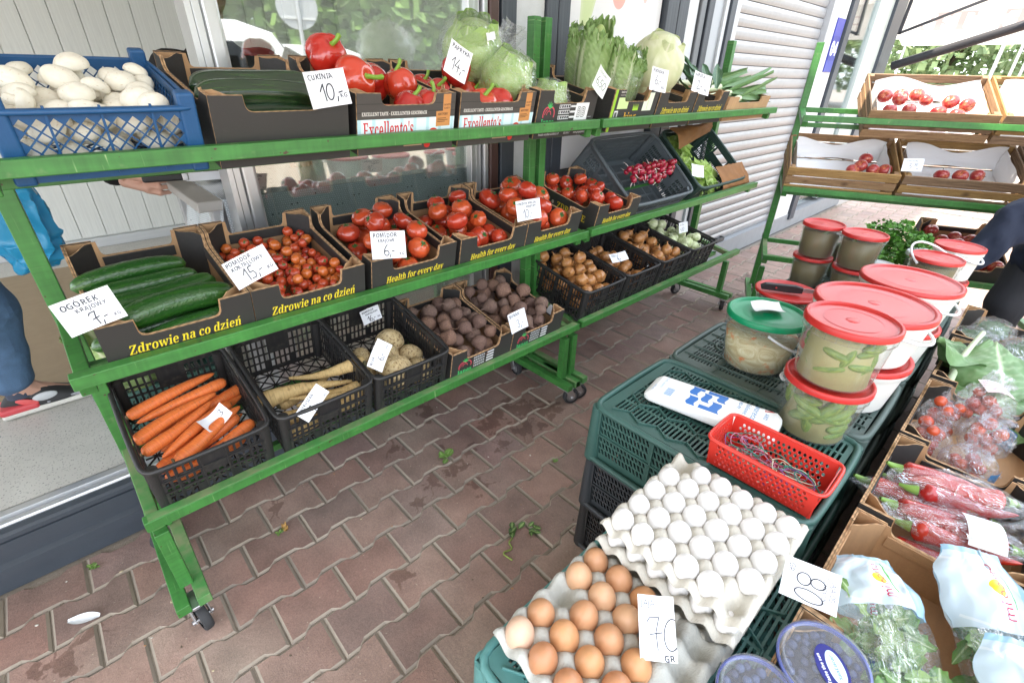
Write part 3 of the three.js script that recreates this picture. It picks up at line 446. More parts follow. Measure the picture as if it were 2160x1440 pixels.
function plasticCrate(name, label, frame, mat, o = {}) {
  const { W = 0.3, D = 0.4, H = 0.165, kind = 'grid', group = 'black plastic vegetable crates' } = o;
  const c = setM(thing(name, label, 'crate', [0, 0, 0], 0, group), frame);
  const key = ['pc', W, D, H, kind, o.front ?? ''].join();
  const G = (cartonGeo[key] ??= (() => {
    if (kind === 'grid') {
      const handle = (w, nx) => (i, j) => j >= 4 - 1 && i > nx * 0.28 && i < nx * 0.72 - 1;
      const fr = wallGrid(W - 0.03, H - 0.012, { nx: 14, ny: 4, m: 0.016, gap: 0.006, mb: 0.012, skip: (i, j) => (j > 1 && i > 4 && i < 9) || (j === 0 && i % 5 === 4) });
      const sd = wallGrid(D - 0.03, H - 0.012, { nx: 22, ny: 4, m: 0.016, gap: 0.005, mb: 0.012, skip: (i, j) => i % 6 === 5 });
      const ft = merge([box(W - 0.05, 0.006, 0.006, W / 2, H * 0.62, -0.002), box(W - 0.05, 0.006, 0.006, W / 2, H * 0.36, -0.002), ...[0.2, 0.4, 0.6, 0.8].map((t) => box(0.004, H - 0.02, 0.008, W * t, H / 2, -0.003))]);
      // lattice floor with crossing diagonals
      const fl = []; const n = 5, m = 7; for (let i = 0; i < n; i++) for (let j = 0; j < m; j++) { const x = 0.01 + (W - 0.02) * (i + 0.5) / n, z = -0.01 - (D - 0.02) * (j + 0.5) / m, w = (W - 0.02) / n, d = (D - 0.02) / m; for (const a of [0, Math.PI / 2, Math.atan2(d, w), -Math.atan2(d, w)]) { const L = a === 0 ? w : a === Math.PI / 2 ? d : Math.hypot(w, d); fl.push(new THREE.BoxGeometry(L, 0.004, 0.0035).rotateY(a).translate(x, 0.006, z)); } }
      fl.push(box(W - 0.02, 0.006, 0.006, W / 2, 0.006, -0.012), box(W - 0.02, 0.006, 0.006, W / 2, 0.006, -D + 0.012));
      return { fr, sd, ft, fl: merge(fl), rim: ringRim(W, D, H - 0.004, 0.0065), post: [[0.016, -0.016], [W - 0.016, -0.016], [0.016, -D + 0.016], [W - 0.016, -D + 0.016]].map(([x, z]) => new THREE.CylinderGeometry(0.016, 0.013, H - 0.01, 12).translate(x, H / 2 - 0.003, z)) };
    }
    if (kind === 'diamond') {
      const dia = (w, h, n, m) => { const hs = [], cw = (w - 0.03) / n, ch = (h - 0.026) / m; for (let i = 0; i < n; i++) for (let j = 0; j < m; j++) for (const [ox, oy] of [[0.5, 0.5], [1, 1]]) { const cx = 0.015 + cw * (i + ox), cy = 0.013 + ch * (j + oy); if (cx > w - 0.02 || cy > h - 0.018) continue; const a = cw * 0.43, b = ch * 0.43; hs.push([[cx - a, cy], [cx, cy + b], [cx + a, cy], [cx, cy - b]]); } return holed(w, h, hs, 0.003); };
      const rib = (w, n) => merge([...Array(n)].map((_, i) => box(0.004, H - 0.03, 0.006, w * (i + 1) / (n + 1), H / 2 - 0.008, 0)));
      return { fr: dia(W - 0.03, H - 0.03, 11, 4), sd: dia(D - 0.03, H - 0.03, 15, 4), ft: merge([rib(W, 3), box(W - 0.04, 0.006, 0.007, W / 2, H - 0.03, 0)]), fl: dia(W - 0.02, D - 0.02, 9, 12).rotateX(-Math.PI / 2).translate(0.01, 0.006, -0.01), rim: ringRim(W, D, H - 0.028, 0.005), post: [[0.016, -0.016], [W - 0.016, -0.016], [0.016, -D + 0.016], [W - 0.016, -D + 0.016]].map(([x, z]) => rbox(0.032, H, 0.032, x, H / 2, z, 0.006)) };
    }
    // big crate: slotted walls, slotted floor
    const slot = (w, h, nx, ny, sk) => wallGrid(w, h, { nx, ny, m: 0.035, mb: 0.03, gap: 0.006, skew: sk, skip: (i, j) => (i % 7 === 6) || (j === ny - 1 && i > nx * 0.3 && i < nx * 0.7 && h > 0.1 && o.grip) });
    const sq = (s) => { const holes = []; const n = Math.round((s - 0.07) / 0.0105), rows = 5; for (let j = 0; j < rows; j++) for (let i = 0; i < n; i++) { if (i % 12 === 11) continue; holes.push(rectHole(0.035 + i * 0.0105, 0.03 + j * (H - 0.065) / rows, 0.0062, (H - 0.065) / rows - 0.006, 0.004)); } return holed(s, H - 0.015, holes, 0.003); };
    const grip = (w) => { const holes = []; const n = Math.round((w - 0.07) / 0.012); for (let j = 0; j < 5; j++) for (let i = 0; i < n; i++) { const x = 0.035 + i * 0.012; if (j > 1 && Math.abs(x - w / 2) < 0.075) continue; if (i % 10 === 9) continue; holes.push(rectHole(x, 0.03 + j * (H - 0.065) / 5, 0.007, (H - 0.065) / 5 - 0.006, 0.004)); } holes.push([[w / 2 - 0.055, H * 0.62], [w / 2 - 0.055, H * 0.8], [w / 2 + 0.055, H * 0.8], [w / 2 + 0.055, H * 0.62]]); return holed(w, H - 0.015, holes, 0.003); };
    const flo = () => { const holes = []; for (let j = 0; j < 6; j++) { const n = Math.round((W - 0.08) / 0.011); for (let i = 0; i < n; i++) { if (i % 13 === 12) continue; holes.push(rectHole(0.04 + i * 0.011, 0.03 + j * (D - 0.06) / 6, 0.007, (D - 0.06) / 6 - 0.012)); } } return holed(W - 0.01, D - 0.01, holes, 0.004).rotateX(-Math.PI / 2).translate(0.005, 0.004, -0.005); };
    return { fr: sq(W - 0.03), sd: grip(D - 0.03), ft: box(W - 0.06, 0.01, 0.006, W / 2, H * 0.5, -0.002), fl: flo(), rim: ringRim(W, D, H - 0.006, 0.009, 0.035), post: [[0.018, -0.018], [W - 0.018, -0.018], [0.018, -D + 0.018], [W - 0.018, -D + 0.018]].map(([x, z]) => new THREE.CylinderGeometry(0.018, 0.016, H - 0.012, 14).translate(x, H / 2 - 0.003, z)) };
  })());
  const mk = (n, geo, x, y, z, ry = 0) => { const q = part(c, n, geo, mat); q.position.set(x, y, z); q.rotation.y = ry; return q; };
  const y0 = 0.004;
  const ft = mk('front_wall', G.fr, 0.015, y0, -0.008); part(ft, 'front_ribs', G.ft, mat).position.set(-0.015, 0, 0.006);
  mk('rear_wall', G.fr, 0.015, y0, -D + 0.005); mk('side_wall', G.sd, 0.008, y0, -D + 0.015, -Math.PI / 2); mk('side_wall', G.sd, W - 0.005, y0, -D + 0.015, -Math.PI / 2);
  mk('floor_lattice', G.fl, 0, 0, 0); mk('rim', G.rim, 0, 0, 0); for (const p of G.post) mk('corner_post', p, 0, 0, 0);
  return c;
}
const dustTex = tex(256, 256, (u, v) => { const k = clamp(0.5 + tn(u, v, 12, 5, 8) * 1.1, 0, 1); return mixc([0.13, 0.13, 0.135], [0.36, 0.34, 0.3], k * k * 0.55); }, true, [5, 5]);
const BLACKP = M(0xffffff, 0.5, { map: dustTex });
const BLUEP = M([0.014, 0.088, 0.23], 0.42, { map: speck });
const GREYP = M([0.1, 0.12, 0.13], 0.5, { map: speck });
const TEALP = M([0.045, 0.115, 0.095], 0.45, { map: speck });
const TEALL = M([0.1, 0.27, 0.25], 0.45, { map: speck });
const DGREENP = M([0.03, 0.06, 0.048], 0.5, { map: speck });
// ---------------------------------------------------------------- placing the containers
plasticCrate('plastic_crate', 'blue plastic crate full of white mushrooms on the top shelf', (F.mush = tierFrame(-0.13, TOPS[0])), BLUEP, { W: 0.315, D: 0.4, H: 0.155, kind: 'diamond', group: 'plastic vegetable crates' });
carton('unprinted black carton of courgettes beside the blue crate', (F.zuc = tierFrame(0.207, TOPS[0])), 'plain', { low: 0.115, H: 0.15 });
carton('pepper carton with red lettering, next to the courgettes', (F.pep1 = tierFrame(0.535, TOPS[0])), 'excellento', { low: 0.121, H: 0.151 });
carton('pepper carton with red lettering, next to the bagged lettuce', (F.pep2 = tierFrame(0.86, TOPS[0])), 'excellento', { low: 0.121, H: 0.151 });
carton('black carton with tomato emblem holding bagged iceberg lettuce', (F.ice = tierFrame(1.185, TOPS[0])), 'janas', { low: 0.112, H: 0.154 });
carton('black carton with lime green corner holding Chinese cabbages', (F.napa = tierFrame(1.595, TOPS[0])), 'king', { low: 0.11, H: 0.154 });
carton('dark carton with yellow lettering under the pale cabbage', (F.cab = tierFrame(1.915, TOPS[0])), 'zdrowie', { low: 0.1 });
carton('dark carton with yellow lettering next to the leeks', (F.sav = tierFrame(2.235, TOPS[0])), 'zdrowie', { low: 0.1 });
carton('plain cardboard tray of leeks at the end of the top shelf', (F.leek = tierFrame(2.57, TOPS[0])), 'kraft', { W: 0.5, H: 0.115, low: 0.085, inner: KRAFT });
carton('black carton of cucumbers with yellow lettering', (F.cuc = tierFrame(-0.115, TOPS[1])), 'zdrowie');
carton('black carton full of cherry tomatoes', (F.cher = tierFrame(0.192, TOPS[1])), 'zdrowie');
carton('black carton of red tomatoes beside the cherry tomatoes', (F.tom1 = tierFrame(0.52, TOPS[1])), 'health');
carton('black carton of red tomatoes in the middle of the second shelf', (F.tom2 = tierFrame(0.845, TOPS[1])), 'health');
carton('black carton of large pink tomatoes at the rack upright', (F.tom3 = tierFrame(1.155, TOPS[1])), 'health');
carton('black carton of tomatoes on the vine beside the grey crate', (F.tom4 = tierFrame(1.575, TOPS[1])), 'health', { side: sidePrint('ZDROWIE') });
const T3 = (x) => frameM([x, TOPS[2] - 0.02, -0.175], R(11.5));
plasticCrate('plastic_crate', 'black plastic crate of orange carrots at the end of the bottom shelf', (F.car = T3(-0.145)), BLACKP, { W: 0.295 });
plasticCrate('plastic_crate', 'black plastic crate of parsley roots beside the carrots', (F.pie = T3(0.172)), BLACKP, { W: 0.295 });
plasticCrate('plastic_crate', 'black plastic crate of celeriac next to the beetroots', (F.sel = T3(0.475)), BLACKP, { W: 0.29 });
carton('black carton of beetroots beside the celeriac crate', (F.beet1 = T3(0.78)), 'beets', { W: 0.3, H: 0.128, low: 0.082 });
carton('black carton of beetroots at the end of the bottom shelf', (F.beet2 = T3(1.085)), 'beets', { W: 0.3, H: 0.128, low: 0.082 });
plasticCrate('plastic_crate', 'black plastic crate heaped with brown onions at the rack joint', (F.on1 = T3(1.53)), BLACKP, { W: 0.3 });
plasticCrate('plastic_crate', 'black plastic crate of brown onions with a price card in it', (F.on2 = T3(1.85)), BLACKP, { W: 0.29 });
plasticCrate('plastic_crate', 'black plastic crate of brown onions beside the white onions', (F.on3 = T3(2.16)), BLACKP, { W: 0.29 });
plasticCrate('plastic_crate', 'black plastic crate of white onions at the far end', (F.on4 = T3(2.47)), BLACKP, { W: 0.29 });
// two large crates tipped forward on the second shelf
F.rad = frameM([1.9, 0.765, -0.335], R(41)); F.let = frameM([2.54, 0.765, -0.335], R(41));
plasticCrate('plastic_crate', 'large grey plastic crate of radishes tipped towards the aisle', F.rad, GREYP, { W: 0.56, D: 0.4, H: 0.2, kind: 'big', group: 'plastic vegetable crates' });
plasticCrate('plastic_crate', 'large dark green crate of curly lettuce tipped towards the aisle', F.let, DGREENP, { W: 0.56, D: 0.4, H: 0.2, kind: 'big', group: 'plastic vegetable crates' });
// green crate standing inside the doorway
F.door = frameM([-0.2, 0.217, -0.82], 0);
plasticCrate('plastic_crate', 'green plastic crate of cabbage on the shop floor behind the rack', F.door, TEALP, { W: 0.4, D: 0.58, H: 0.24, kind: 'big', group: 'plastic vegetable crates' });
// ---------------------------------------------------------------- produce shapes
const stripeTex = (a, b, n, c) => tex(256, 128, (u, v) => { const s = 0.5 + 0.5 * Math.sin(u * Math.PI * 2 * n + 2.5 * nz(u * 6, v * 2, 3)), k = fbm(u * 30, v * 4, 7, 3); let col = mixc(a, b, s * 0.6 + k * 0.7); if (c) col = mixc(col, c, Math.max(0, fbm(u * 14, v * 9, 2, 4) - 0.15) * 2.4); return col; });
const TOMS = [[0.62, 0.075, 0.032], [0.55, 0.05, 0.026], [0.68, 0.1, 0.038], [0.52, 0.055, 0.03]].map((c) => MP(c, 0.24, { clearcoat: 0.5, clearcoatRoughness: 0.12, map: tex(128, 64, (u, v) => { const k = 0.92 + 0.16 * fbm(u * 9, v * 7, c[0] * 30, 4); return [k, k * (0.9 + 0.2 * v), k * 0.92]; }) }));
const CHER = [[0.46, 0.058, 0.02], [0.5, 0.07, 0.022], [0.38, 0.036, 0.017], [0.54, 0.13, 0.025]].map((c) => MP(c, 0.2, { clearcoat: 0.4, clearcoatRoughness: 0.1 }));
const CALYX = M([0.05, 0.14, 0.03], 0.7, { side: DS }), STEMG = M([0.2, 0.36, 0.06], 0.5);
function calyx(n, L, droop, seedN) { const gs = []; reseed(seedN); for (let i = 0; i < n; i++) { const a = (i / n) * 6.283 + rr(-0.25, 0.25), l = L * rr(0.75, 1.15), w = L * 0.16; const g = sheet(1, 5, (u, v) => [(u - 0.5) * 2 * w * (1 - v * v * 0.96), 0.001 - droop * v * v * l + 0.25 * l * v * (1 - v) * 2, l * v]); g.rotateY(a); gs.push(g); } gs.push(taper([[0, 0, 0], [L * 0.05, L * 0.2, 0], [L * 0.15, L * 0.42, L * 0.05]], () => L * 0.075, 5, 6)); return merge(gs); }
const tomatoG = [0, 1, 2].map((k) => ball(30, 22, (v) => { const a = Math.atan2(v.z, v.x), rho = Math.hypot(v.x, v.z), lob = 1 + (0.025 + 0.02 * k) * Math.cos((5 + k) * a + k) * rho * smoothstep(v.y, -0.6, 0.9) + 0.03 * nz(v.x * 1.5 + k * 5, v.y * 1.5, v.z * 1.5); const y0 = v.y; v.multiplyScalar(lob); v.y *= 0.8; v.y -= 0.14 * Math.exp(-Math.pow(rho / 0.28, 2)) * (y0 > 0 ? 1 : 0); }));
const tomCalyx = [calyx(6, 0.62, 0.35, 4), calyx(5, 0.55, 0.1, 8)];
function tomatoProto(label, group, mats, gi, cal = true) { const t = thing('tomato', label, 'tomato', [0, 0, 0], 0, group); part(t, 'flesh', tomatoG[gi], mats); if (cal) { const c = part(t, 'calyx', tomCalyx[gi % 2], CALYX); c.position.y = 0.68; } return t; }
// drop packing: spheres settled one by one into a local box
function pile(n, rFn, x0, x1, z0, z1, floor, tries = 14, opts = {}) {
  const out = [];
  for (let i = 0; i < n; i++) {
    const r = rFn(i); let best = null;
    for (let t = 0; t < tries; t++) {
      const x = rr(x0 + r, x1 - r), z = rr(z0 + r, z1 - r); let y = typeof floor === 'function' ? floor(x, z, r) : floor + r;
      for (const p of out) { const dx = x - p[0], dz = z - p[2], d2 = dx * dx + dz * dz, s = (r + p[3]) * 0.97; if (d2 < s * s) y = Math.max(y, p[1] + Math.sqrt(s * s - d2)); }
      const cost = y + (opts.bias ? opts.bias(x, z) : 0); if (!best || cost < best[4]) best = [x, y, z, r, cost];
    }
    out.push(best);
  }
  return out;
}
function scatter(frame, list, make, rot) { list.forEach((p, i) => { const o = make(i, p); put(o, frame, [p[0], p[1], p[2]], rot ? rot(i, p) : [rr(-0.5, 0.5), rr(0, 6.3), rr(-0.5, 0.5)], [p[3] * rr(0.93, 1.05), p[3] * rr(0.9, 1.06), p[3] * rr(0.93, 1.05)]); }); }
function cloner(protos) { let k = -1; const done = new Set(); return (i = 0) => { k++; const p = protos[k % protos.length]; if (!done.has(p)) { done.add(p); return p; } return dup(p); }; }
// ---- tomatoes
function tomatoes(seedN, frame, label, group, n, r0, r1, region, mats, floor = 0.008, bias) {
  reseed(seedN); const pr = mats.map((m, i) => tomatoProto(label, group, m, i % 3, i % 4 !== 3)); const mk = cloner(pr);
  reseed(seedN + 1); scatter(frame, pile(n, () => rr(r0, r1), ...region, floor, 16, { bias }), mk, () => [rr(-0.7, 0.9), rr(0, 6.3), rr(-0.7, 0.7)]);
}
tomatoes(11, F.tom1, 'round red tomato in the carton behind the KRAJOWE card', 'tomatoes behind the six zloty card', 23, 0.033, 0.038, [0.012, 0.293, -0.388, -0.012], [TOMS[0], TOMS[2], TOMS[3], TOMS[0]], 0.022, (x, z) => (z + 0.2) * 0.05);
tomatoes(13, F.tom2, 'round red tomato in the middle tomato carton', 'tomatoes in the middle carton', 20, 0.034, 0.04, [0.012, 0.293, -0.388, -0.012], [TOMS[1], TOMS[0], TOMS[2], TOMS[1]], 0.022, (x, z) => (z + 0.2) * 0.02);
tomatoes(17, F.tom3, 'large ribbed pink tomato in the MALINOWY carton', 'large pink tomatoes', 15, 0.037, 0.048, [0.012, 0.293, -0.388, -0.012], [TOMS[2], TOMS[0], TOMS[1]], 0.022);
tomatoes(19, F.tom4, 'vine tomato with green calyx in the carton by the grey crate', 'vine tomatoes', 27, 0.031, 0.036, [0.012, 0.293, -0.388, -0.012], [TOMS[1], TOMS[0], TOMS[1]], 0.022, (x, z) => (z + 0.2) * 0.03);
// ---- cherry tomatoes
{
  const cg = ball(18, 13, (v) => { const rho = Math.hypot(v.x, v.z), top = v.y > 0; v.y *= 0.93; if (top) v.y -= 0.08 * Math.exp(-Math.pow(rho / 0.2, 2)); });
  const cc = calyx(5, 0.62, 0.2, 5); const L = 'small glossy cherry tomato in the carton behind the KOKTAJLOWY card', G = 'cherry tomatoes';
  const protos = CHER.concat(CHER).map((m, i) => { const t = thing('cherry_tomato', L, 'tomato', [0, 0, 0], 0, G); part(t, 'flesh', cg, m); if (i % 2 === 0) part(t, 'calyx', cc, CALYX).position.y = 0.84; return t; });
  reseed(23); scatter(F.cher, pile(150, () => rr(0.0135, 0.0168), 0.012, 0.293, -0.388, -0.012, 0.028, 12, { bias: (x, z) => 0.012 * Math.hypot((x - 0.17) / 0.15, (z + 0.2) / 0.2) }), cloner(protos), () => [rr(-1.2, 1.2), rr(0, 6.3), rr(-1.2, 1.2)]);
}
// ---- peppers
{
  const pg = [0, 1, 2].map((k) => ball(40, 28, (v) => { const a = Math.atan2(v.z, v.x) + 0.25 * nz(v.y * 2, k, 1), rho = Math.hypot(v.x, v.z), n = 4 - (k === 1), c = Math.abs(Math.cos((a + k) * n / 2)); const lob = 0.8 + 0.24 * Math.pow(c, 0.55) * rho; const y0 = v.y; v.x *= lob; v.z *= lob; const tp = 1 - 0.16 * smoothstep(-y0, 0, 1); v.x *= tp; v.z *= tp; v.y *= 1.06; v.y -= 0.3 * Math.exp(-Math.pow(rho / 0.36, 2)) * (y0 > 0 ? 1 : -0.5); }));
  const st = [0, 1, 2].map((k) => merge([taper([[0, 0.5, 0], [0.02, 0.78, 0.02], [0.1 + 0.15 * k, 1.05, 0.1], [0.3 + 0.15 * k, 1.3, 0.1]], (t) => (t < 0.02 || t > 0.99 ? 0.02 : 0.095 + 0.06 * Math.pow(1 - t, 3) + 0.05 * Math.pow(t, 6)), 14, 10), ball(14, 6, (v) => { v.multiplyScalar(0.24); v.y = v.y * 0.35 + 0.72; })]));
  const PM = [[0.5, 0.024, 0.014], [0.42, 0.016, 0.012], [0.58, 0.05, 0.02]].map((c) => MP(c, 0.2, { clearcoat: 0.7, clearcoatRoughness: 0.08 })), SM = MP([0.22, 0.4, 0.05], 0.35);
  const mkP = (label, k) => { const t = thing('bell_pepper', label, 'pepper', [0, 0, 0], 0, 'red bell peppers'); part(t, 'flesh', pg[k % 3], PM[k % 3]); part(t, 'stem', st[k % 3], SM); return t; };
  const P = [
    [F.pep1, 0.1, 0.115, -0.2, 0.06, [1.15, 0.1, -0.25], 2, 'big red pepper with its green stem pointing towards the aisle'],
    [F.pep1, 0.075, 0.15, -0.31, 0.058, [0.5, 1, 0.5], 0, 'red pepper lying on top at the back of the first pepper carton'],
    [F.pep1, 0.19, 0.09, -0.27, 0.055, [0.9, 0.3, -1.2], 0, 'red pepper with a bent stem behind the big pepper'],
    [F.pep1, 0.055, 0.06, -0.1, 0.045, [1.2, 0, 0.5], 1, 'small red pepper tucked behind the courgette price card'],
    [F.pep1, 0.2, 0.07, -0.07, 0.05, [0.2, 0.6, -0.1], 1, 'dark red upright pepper at the front edge of its carton'],
    [F.pep1, 0.265, 0.075, -0.06, 0.052, [0.1, 2.2, 0.1], 0, 'bright red upright pepper beside the dark red one'],
    [F.pep1, 0.25, 0.1, -0.2, 0.05, [-0.3, 0.2, 0.3], 2, 'red pepper behind the two upright ones'],
    [F.pep1, 0.14, 0.04, -0.08, 0.04, [1.4, 2, 0.4], 1, 'dark red pepper low down in the first pepper carton'],
    [F.pep2, 0.05, 0.075, -0.18, 0.05, [0.4, 0, 0.3], 1, 'red pepper beside the PAPRYKA card'],
    [F.pep2, 0.14, 0.07, -0.07, 0.054, [0.25, 0.5, 0.25], 2, 'squat red pepper with a long curved stem'],
    [F.pep2, 0.215, 0.07, -0.075, 0.055, [0.3, 1.6, -0.5], 0, 'round red pepper next to the bagged lettuce'],
    [F.pep2, 0.13, 0.145, -0.2, 0.05, [1.2, -0.9, 0.4], 1, 'dark red pepper on top of the second pepper carton'],
    [F.pep2, 0.07, 0.06, -0.3, 0.05, [0.2, 1, 0.2], 0, 'red pepper at the back of the second pepper carton'],
    [F.pep2, 0.2, 0.06, -0.22, 0.05, [0.6, 1, 0.2], 2, 'red pepper under the bagged lettuce'],
  ];
  for (const [f, x, y, z, r, rot, k, l] of P) put(mkP(l, k), f, [x, y + 0.02, z], rot, r);
}
// ---- long vegetables
function longVeg(L, r, bend, ends, o = {}) { const pts = []; for (let i = 0; i <= 6; i++) { const t = i / 6 - 0.5; pts.push([t * L, bend * (0.25 - t * t) * 4 * 0.25, 0]); } return taper(pts, (t, a) => { const e = Math.pow(Math.max(0, 1 - Math.pow(Math.abs(2 * t - 1), ends)), 0.5); return Math.max(0.0004, r * e * (o.prof ? o.prof(t) : 1) * (1 + (o.rib ?? 0) * Math.cos(a * (o.n ?? 6)) + (o.nzA ?? 0) * nz(t * (o.nzF ?? 20), Math.cos(a) * 2, Math.sin(a) * 2 + r * 90))); }, o.seg ?? 36, o.rad ?? 18); }
const cucTex = tex(256, 256, (u, v) => { const s = Math.pow(0.5 + 0.5 * Math.sin(u * 6.283 * 9 + 3 * nz(u * 5, v * 3, 2)), 3), k = fbm(u * 20, v * 20, 4, 4), end = Math.pow(Math.abs(v * 2 - 1), 4); return mixc(mixc([0.12, 0.29, 0.1], [0.3, 0.48, 0.14], s * (0.25 + 0.4 * end) + 0.25 * k), [0.36, 0.5, 0.16], 0.2 * end); });
const cucBump = tex(256, 256, (u, v) => 0.4 + 0.5 * Math.pow(Math.max(0, nz(u * 34, v * 44, 3)), 2) * 3 + 0.16 * fbm(u * 60, v * 60, 2, 2), false);
const CUC = MP(0xffffff, 0.3, { map: cucTex, bumpMap: cucBump, bumpScale: 0.0022, clearcoat: 0.45, clearcoatRoughness: 0.22 });
{
  const gs = [longVeg(0.25, 0.026, 0.05, 5, { rib: 0.02, n: 5, nzA: 0.03 }), longVeg(0.24, 0.025, 0.03, 4.5, { rib: 0.025, n: 6, nzA: 0.03 })];
  const spots = [[0.11, 0.082, -0.265, 0.04, 'slim dark cucumber at the back of the carton'], [0.125, 0.078, -0.215, -0.02, 'cucumber second from the back of the carton'], [0.145, 0.083, -0.165, 0.03, 'light green cucumber in the middle of the carton'], [0.15, 0.082, -0.115, 0.0, 'ridged cucumber behind the thickest one'], [0.165, 0.088, -0.068, 0.05, 'thick glossy cucumber on top at the front'], [0.19, 0.048, -0.035, 0.06, 'cucumber lowest at the front edge of the carton'], [0.13, 0.035, -0.24, 0, 'cucumber in the lower layer at the back'], [0.15, 0.033, -0.18, 0, 'cucumber in the lower layer in the middle'], [0.16, 0.033, -0.12, 0, 'cucumber in the lower layer under the thick one'], [0.1, 0.033, -0.08, 0.04, 'cucumber in the lower layer near the price card']];
  spots.forEach(([x, y, z, a, l], i) => put(solo('cucumber', l, 'cucumber', gs[i % 2], CUC, 'long green cucumbers'), F.cuc, [x, y + 0.016, z], [i * 1.3, 0.06 + a, -0.03 + a * 0.5], i === 4 ? [1.02, 1.22, 1.22] : 1));
  const zt = tex(256, 256, (u, v) => { const s = fbm(u * 40, v * 3, 2, 3), k = nz(u * 120, v * 90, 3); return mixc([0.075, 0.16, 0.085], [0.2, 0.33, 0.13], clamp(0.2 + s * 1.2 + 0.3 * Math.max(0, k), 0, 1)); });
  const ZM = MP(0xffffff, 0.26, { map: zt, clearcoat: 0.6, clearcoatRoughness: 0.15 });
  const zg = [longVeg(0.29, 0.037, 0.05, 6, { rib: 0.045, n: 8, nzA: 0.02, rad: 40 }), longVeg(0.28, 0.034, 0.03, 6, { rib: 0.05, n: 7, nzA: 0.02, rad: 40 })];
  [[0.15, 0.042, -0.06, 'dark green courgette at the front of the carton'], [0.145, 0.045, -0.14, 'courgette second from the front of its carton'], [0.16, 0.1, -0.19, 'pale streaked courgette lying on top'], [0.14, 0.095, -0.1, 'long ribbed courgette on top beside the CUKINIA card'], [0.15, 0.042, -0.22, 'courgette at the bottom behind the others']].forEach(([x, y, z, l], i) => put(solo('courgette', l, 'courgette', zg[i % 2], ZM, 'dark green courgettes'), F.zuc, [x, y + 0.022, z], [i * 2.1, 0.05 - i * 0.02, -0.03], 1));
}
{ // carrots
  const NTH = ['rearmost', 'second', 'third', 'fourth', 'fifth', 'sixth', 'seventh', 'eighth', 'ninth', 'tenth', 'eleventh', 'twelfth', 'thirteenth', 'fourteenth'];
  const ct = tex(128, 512, (u, v) => { const k = fbm(u * 3, v * 60, 3, 3), d = fbm(u * 9, v * 24, 8, 4), lines = Math.pow(Math.max(0, nz(u * 5, v * 90, 5)), 2) * 2; let c = mixc([0.9, 0.5, 0.24], [0.84, 0.41, 0.19], 0.5 + k); c = mixc(c, [0.62, 0.36, 0.24], clamp(lines * 0.5 + Math.max(0, d - 0.12) * 1.1, 0, 0.7)); return c; });
  const CM = MP(0xffffff, 0.5, { map: ct, bumpMap: ct, bumpScale: 0.0012 });
  const cg = [0, 1, 2].map((k) => { const pts = []; for (let i = 0; i <= 6; i++) { const t = i / 6; pts.push([(t - 0.5) * 0.21, 0.006 * Math.sin(t * 3 + k * 2), 0.006 * Math.sin(t * 4 + k)]); } return taper(pts, (t, a) => { const b = lerp(0.0195, 0.0115, Math.pow(t, 1.3)) * (1 + 0.05 * nz(t * 16, Math.cos(a), k * 3)); return b * Math.pow(Math.max(0.0005, 1 - Math.pow(1 - t, 26)), 0.5) * Math.pow(Math.max(0.0006, 1 - Math.pow(t, 9)), 0.6); }, 40, 16); });
  const crownG = new THREE.SphereGeometry(0.0075, 10, 6).scale(0.4, 1, 1).translate(-0.104, 0, 0), CR = M([0.12, 0.1, 0.05], 0.9);
  reseed(41);
  const sp = [[0.13, 0.092, -0.3, 0.22], [0.145, 0.09, -0.26, 0.26], [0.12, 0.06, -0.235, 0.3], [0.115, 0.095, -0.205, 0.42], [0.2, 0.06, -0.235, 0.4], [0.11, 0.092, -0.165, 0.45], [0.145, 0.082, -0.14, 0.42], [0.19, 0.055, -0.19, 0.4], [0.14, 0.055, -0.115, 0.4], [0.14, 0.07, -0.095, 0.38], [0.165, 0.096, -0.095, 0.42], [0.17, 0.07, -0.055, 0.36], [0.142, 0.045, -0.075, 0.26], [0.16, 0.04, -0.14, 0.4], [0.145, 0.028, -0.2, 0.3], [0.15, 0.028, -0.27, 0.3], [0.15, 0.03, -0.08, 0.25], [0.145, 0.028, -0.15, 0.3]];
  sp.forEach(([x, y, z, a], i) => { const t = thing('carrot', i < 14 ? `orange carrot, ${NTH[sp.slice(0, 14).filter((q) => q[2] < z || (q[2] === z && q[0] < x)).length]} from the back of its crate` : 'orange carrot in the lowest layer of its crate', 'carrot', [0, 0, 0], 0, 'carrots'); part(t, 'root', cg[i % 3], CM); part(t, 'crown', crownG, CR); const flip = i % 5 === 1 || i % 5 === 4 ? Math.PI : 0; put(t, F.car, [x, y + (i < 14 ? 0.026 : 0.012), z], [rr(0, 6), a + flip + rr(-0.05, 0.05), rr(-0.03, 0.03)], [i < 14 ? rr(1.05, 1.18) : 0.95, rr(0.85, 1.02), rr(0.85, 1.02)]); });
}
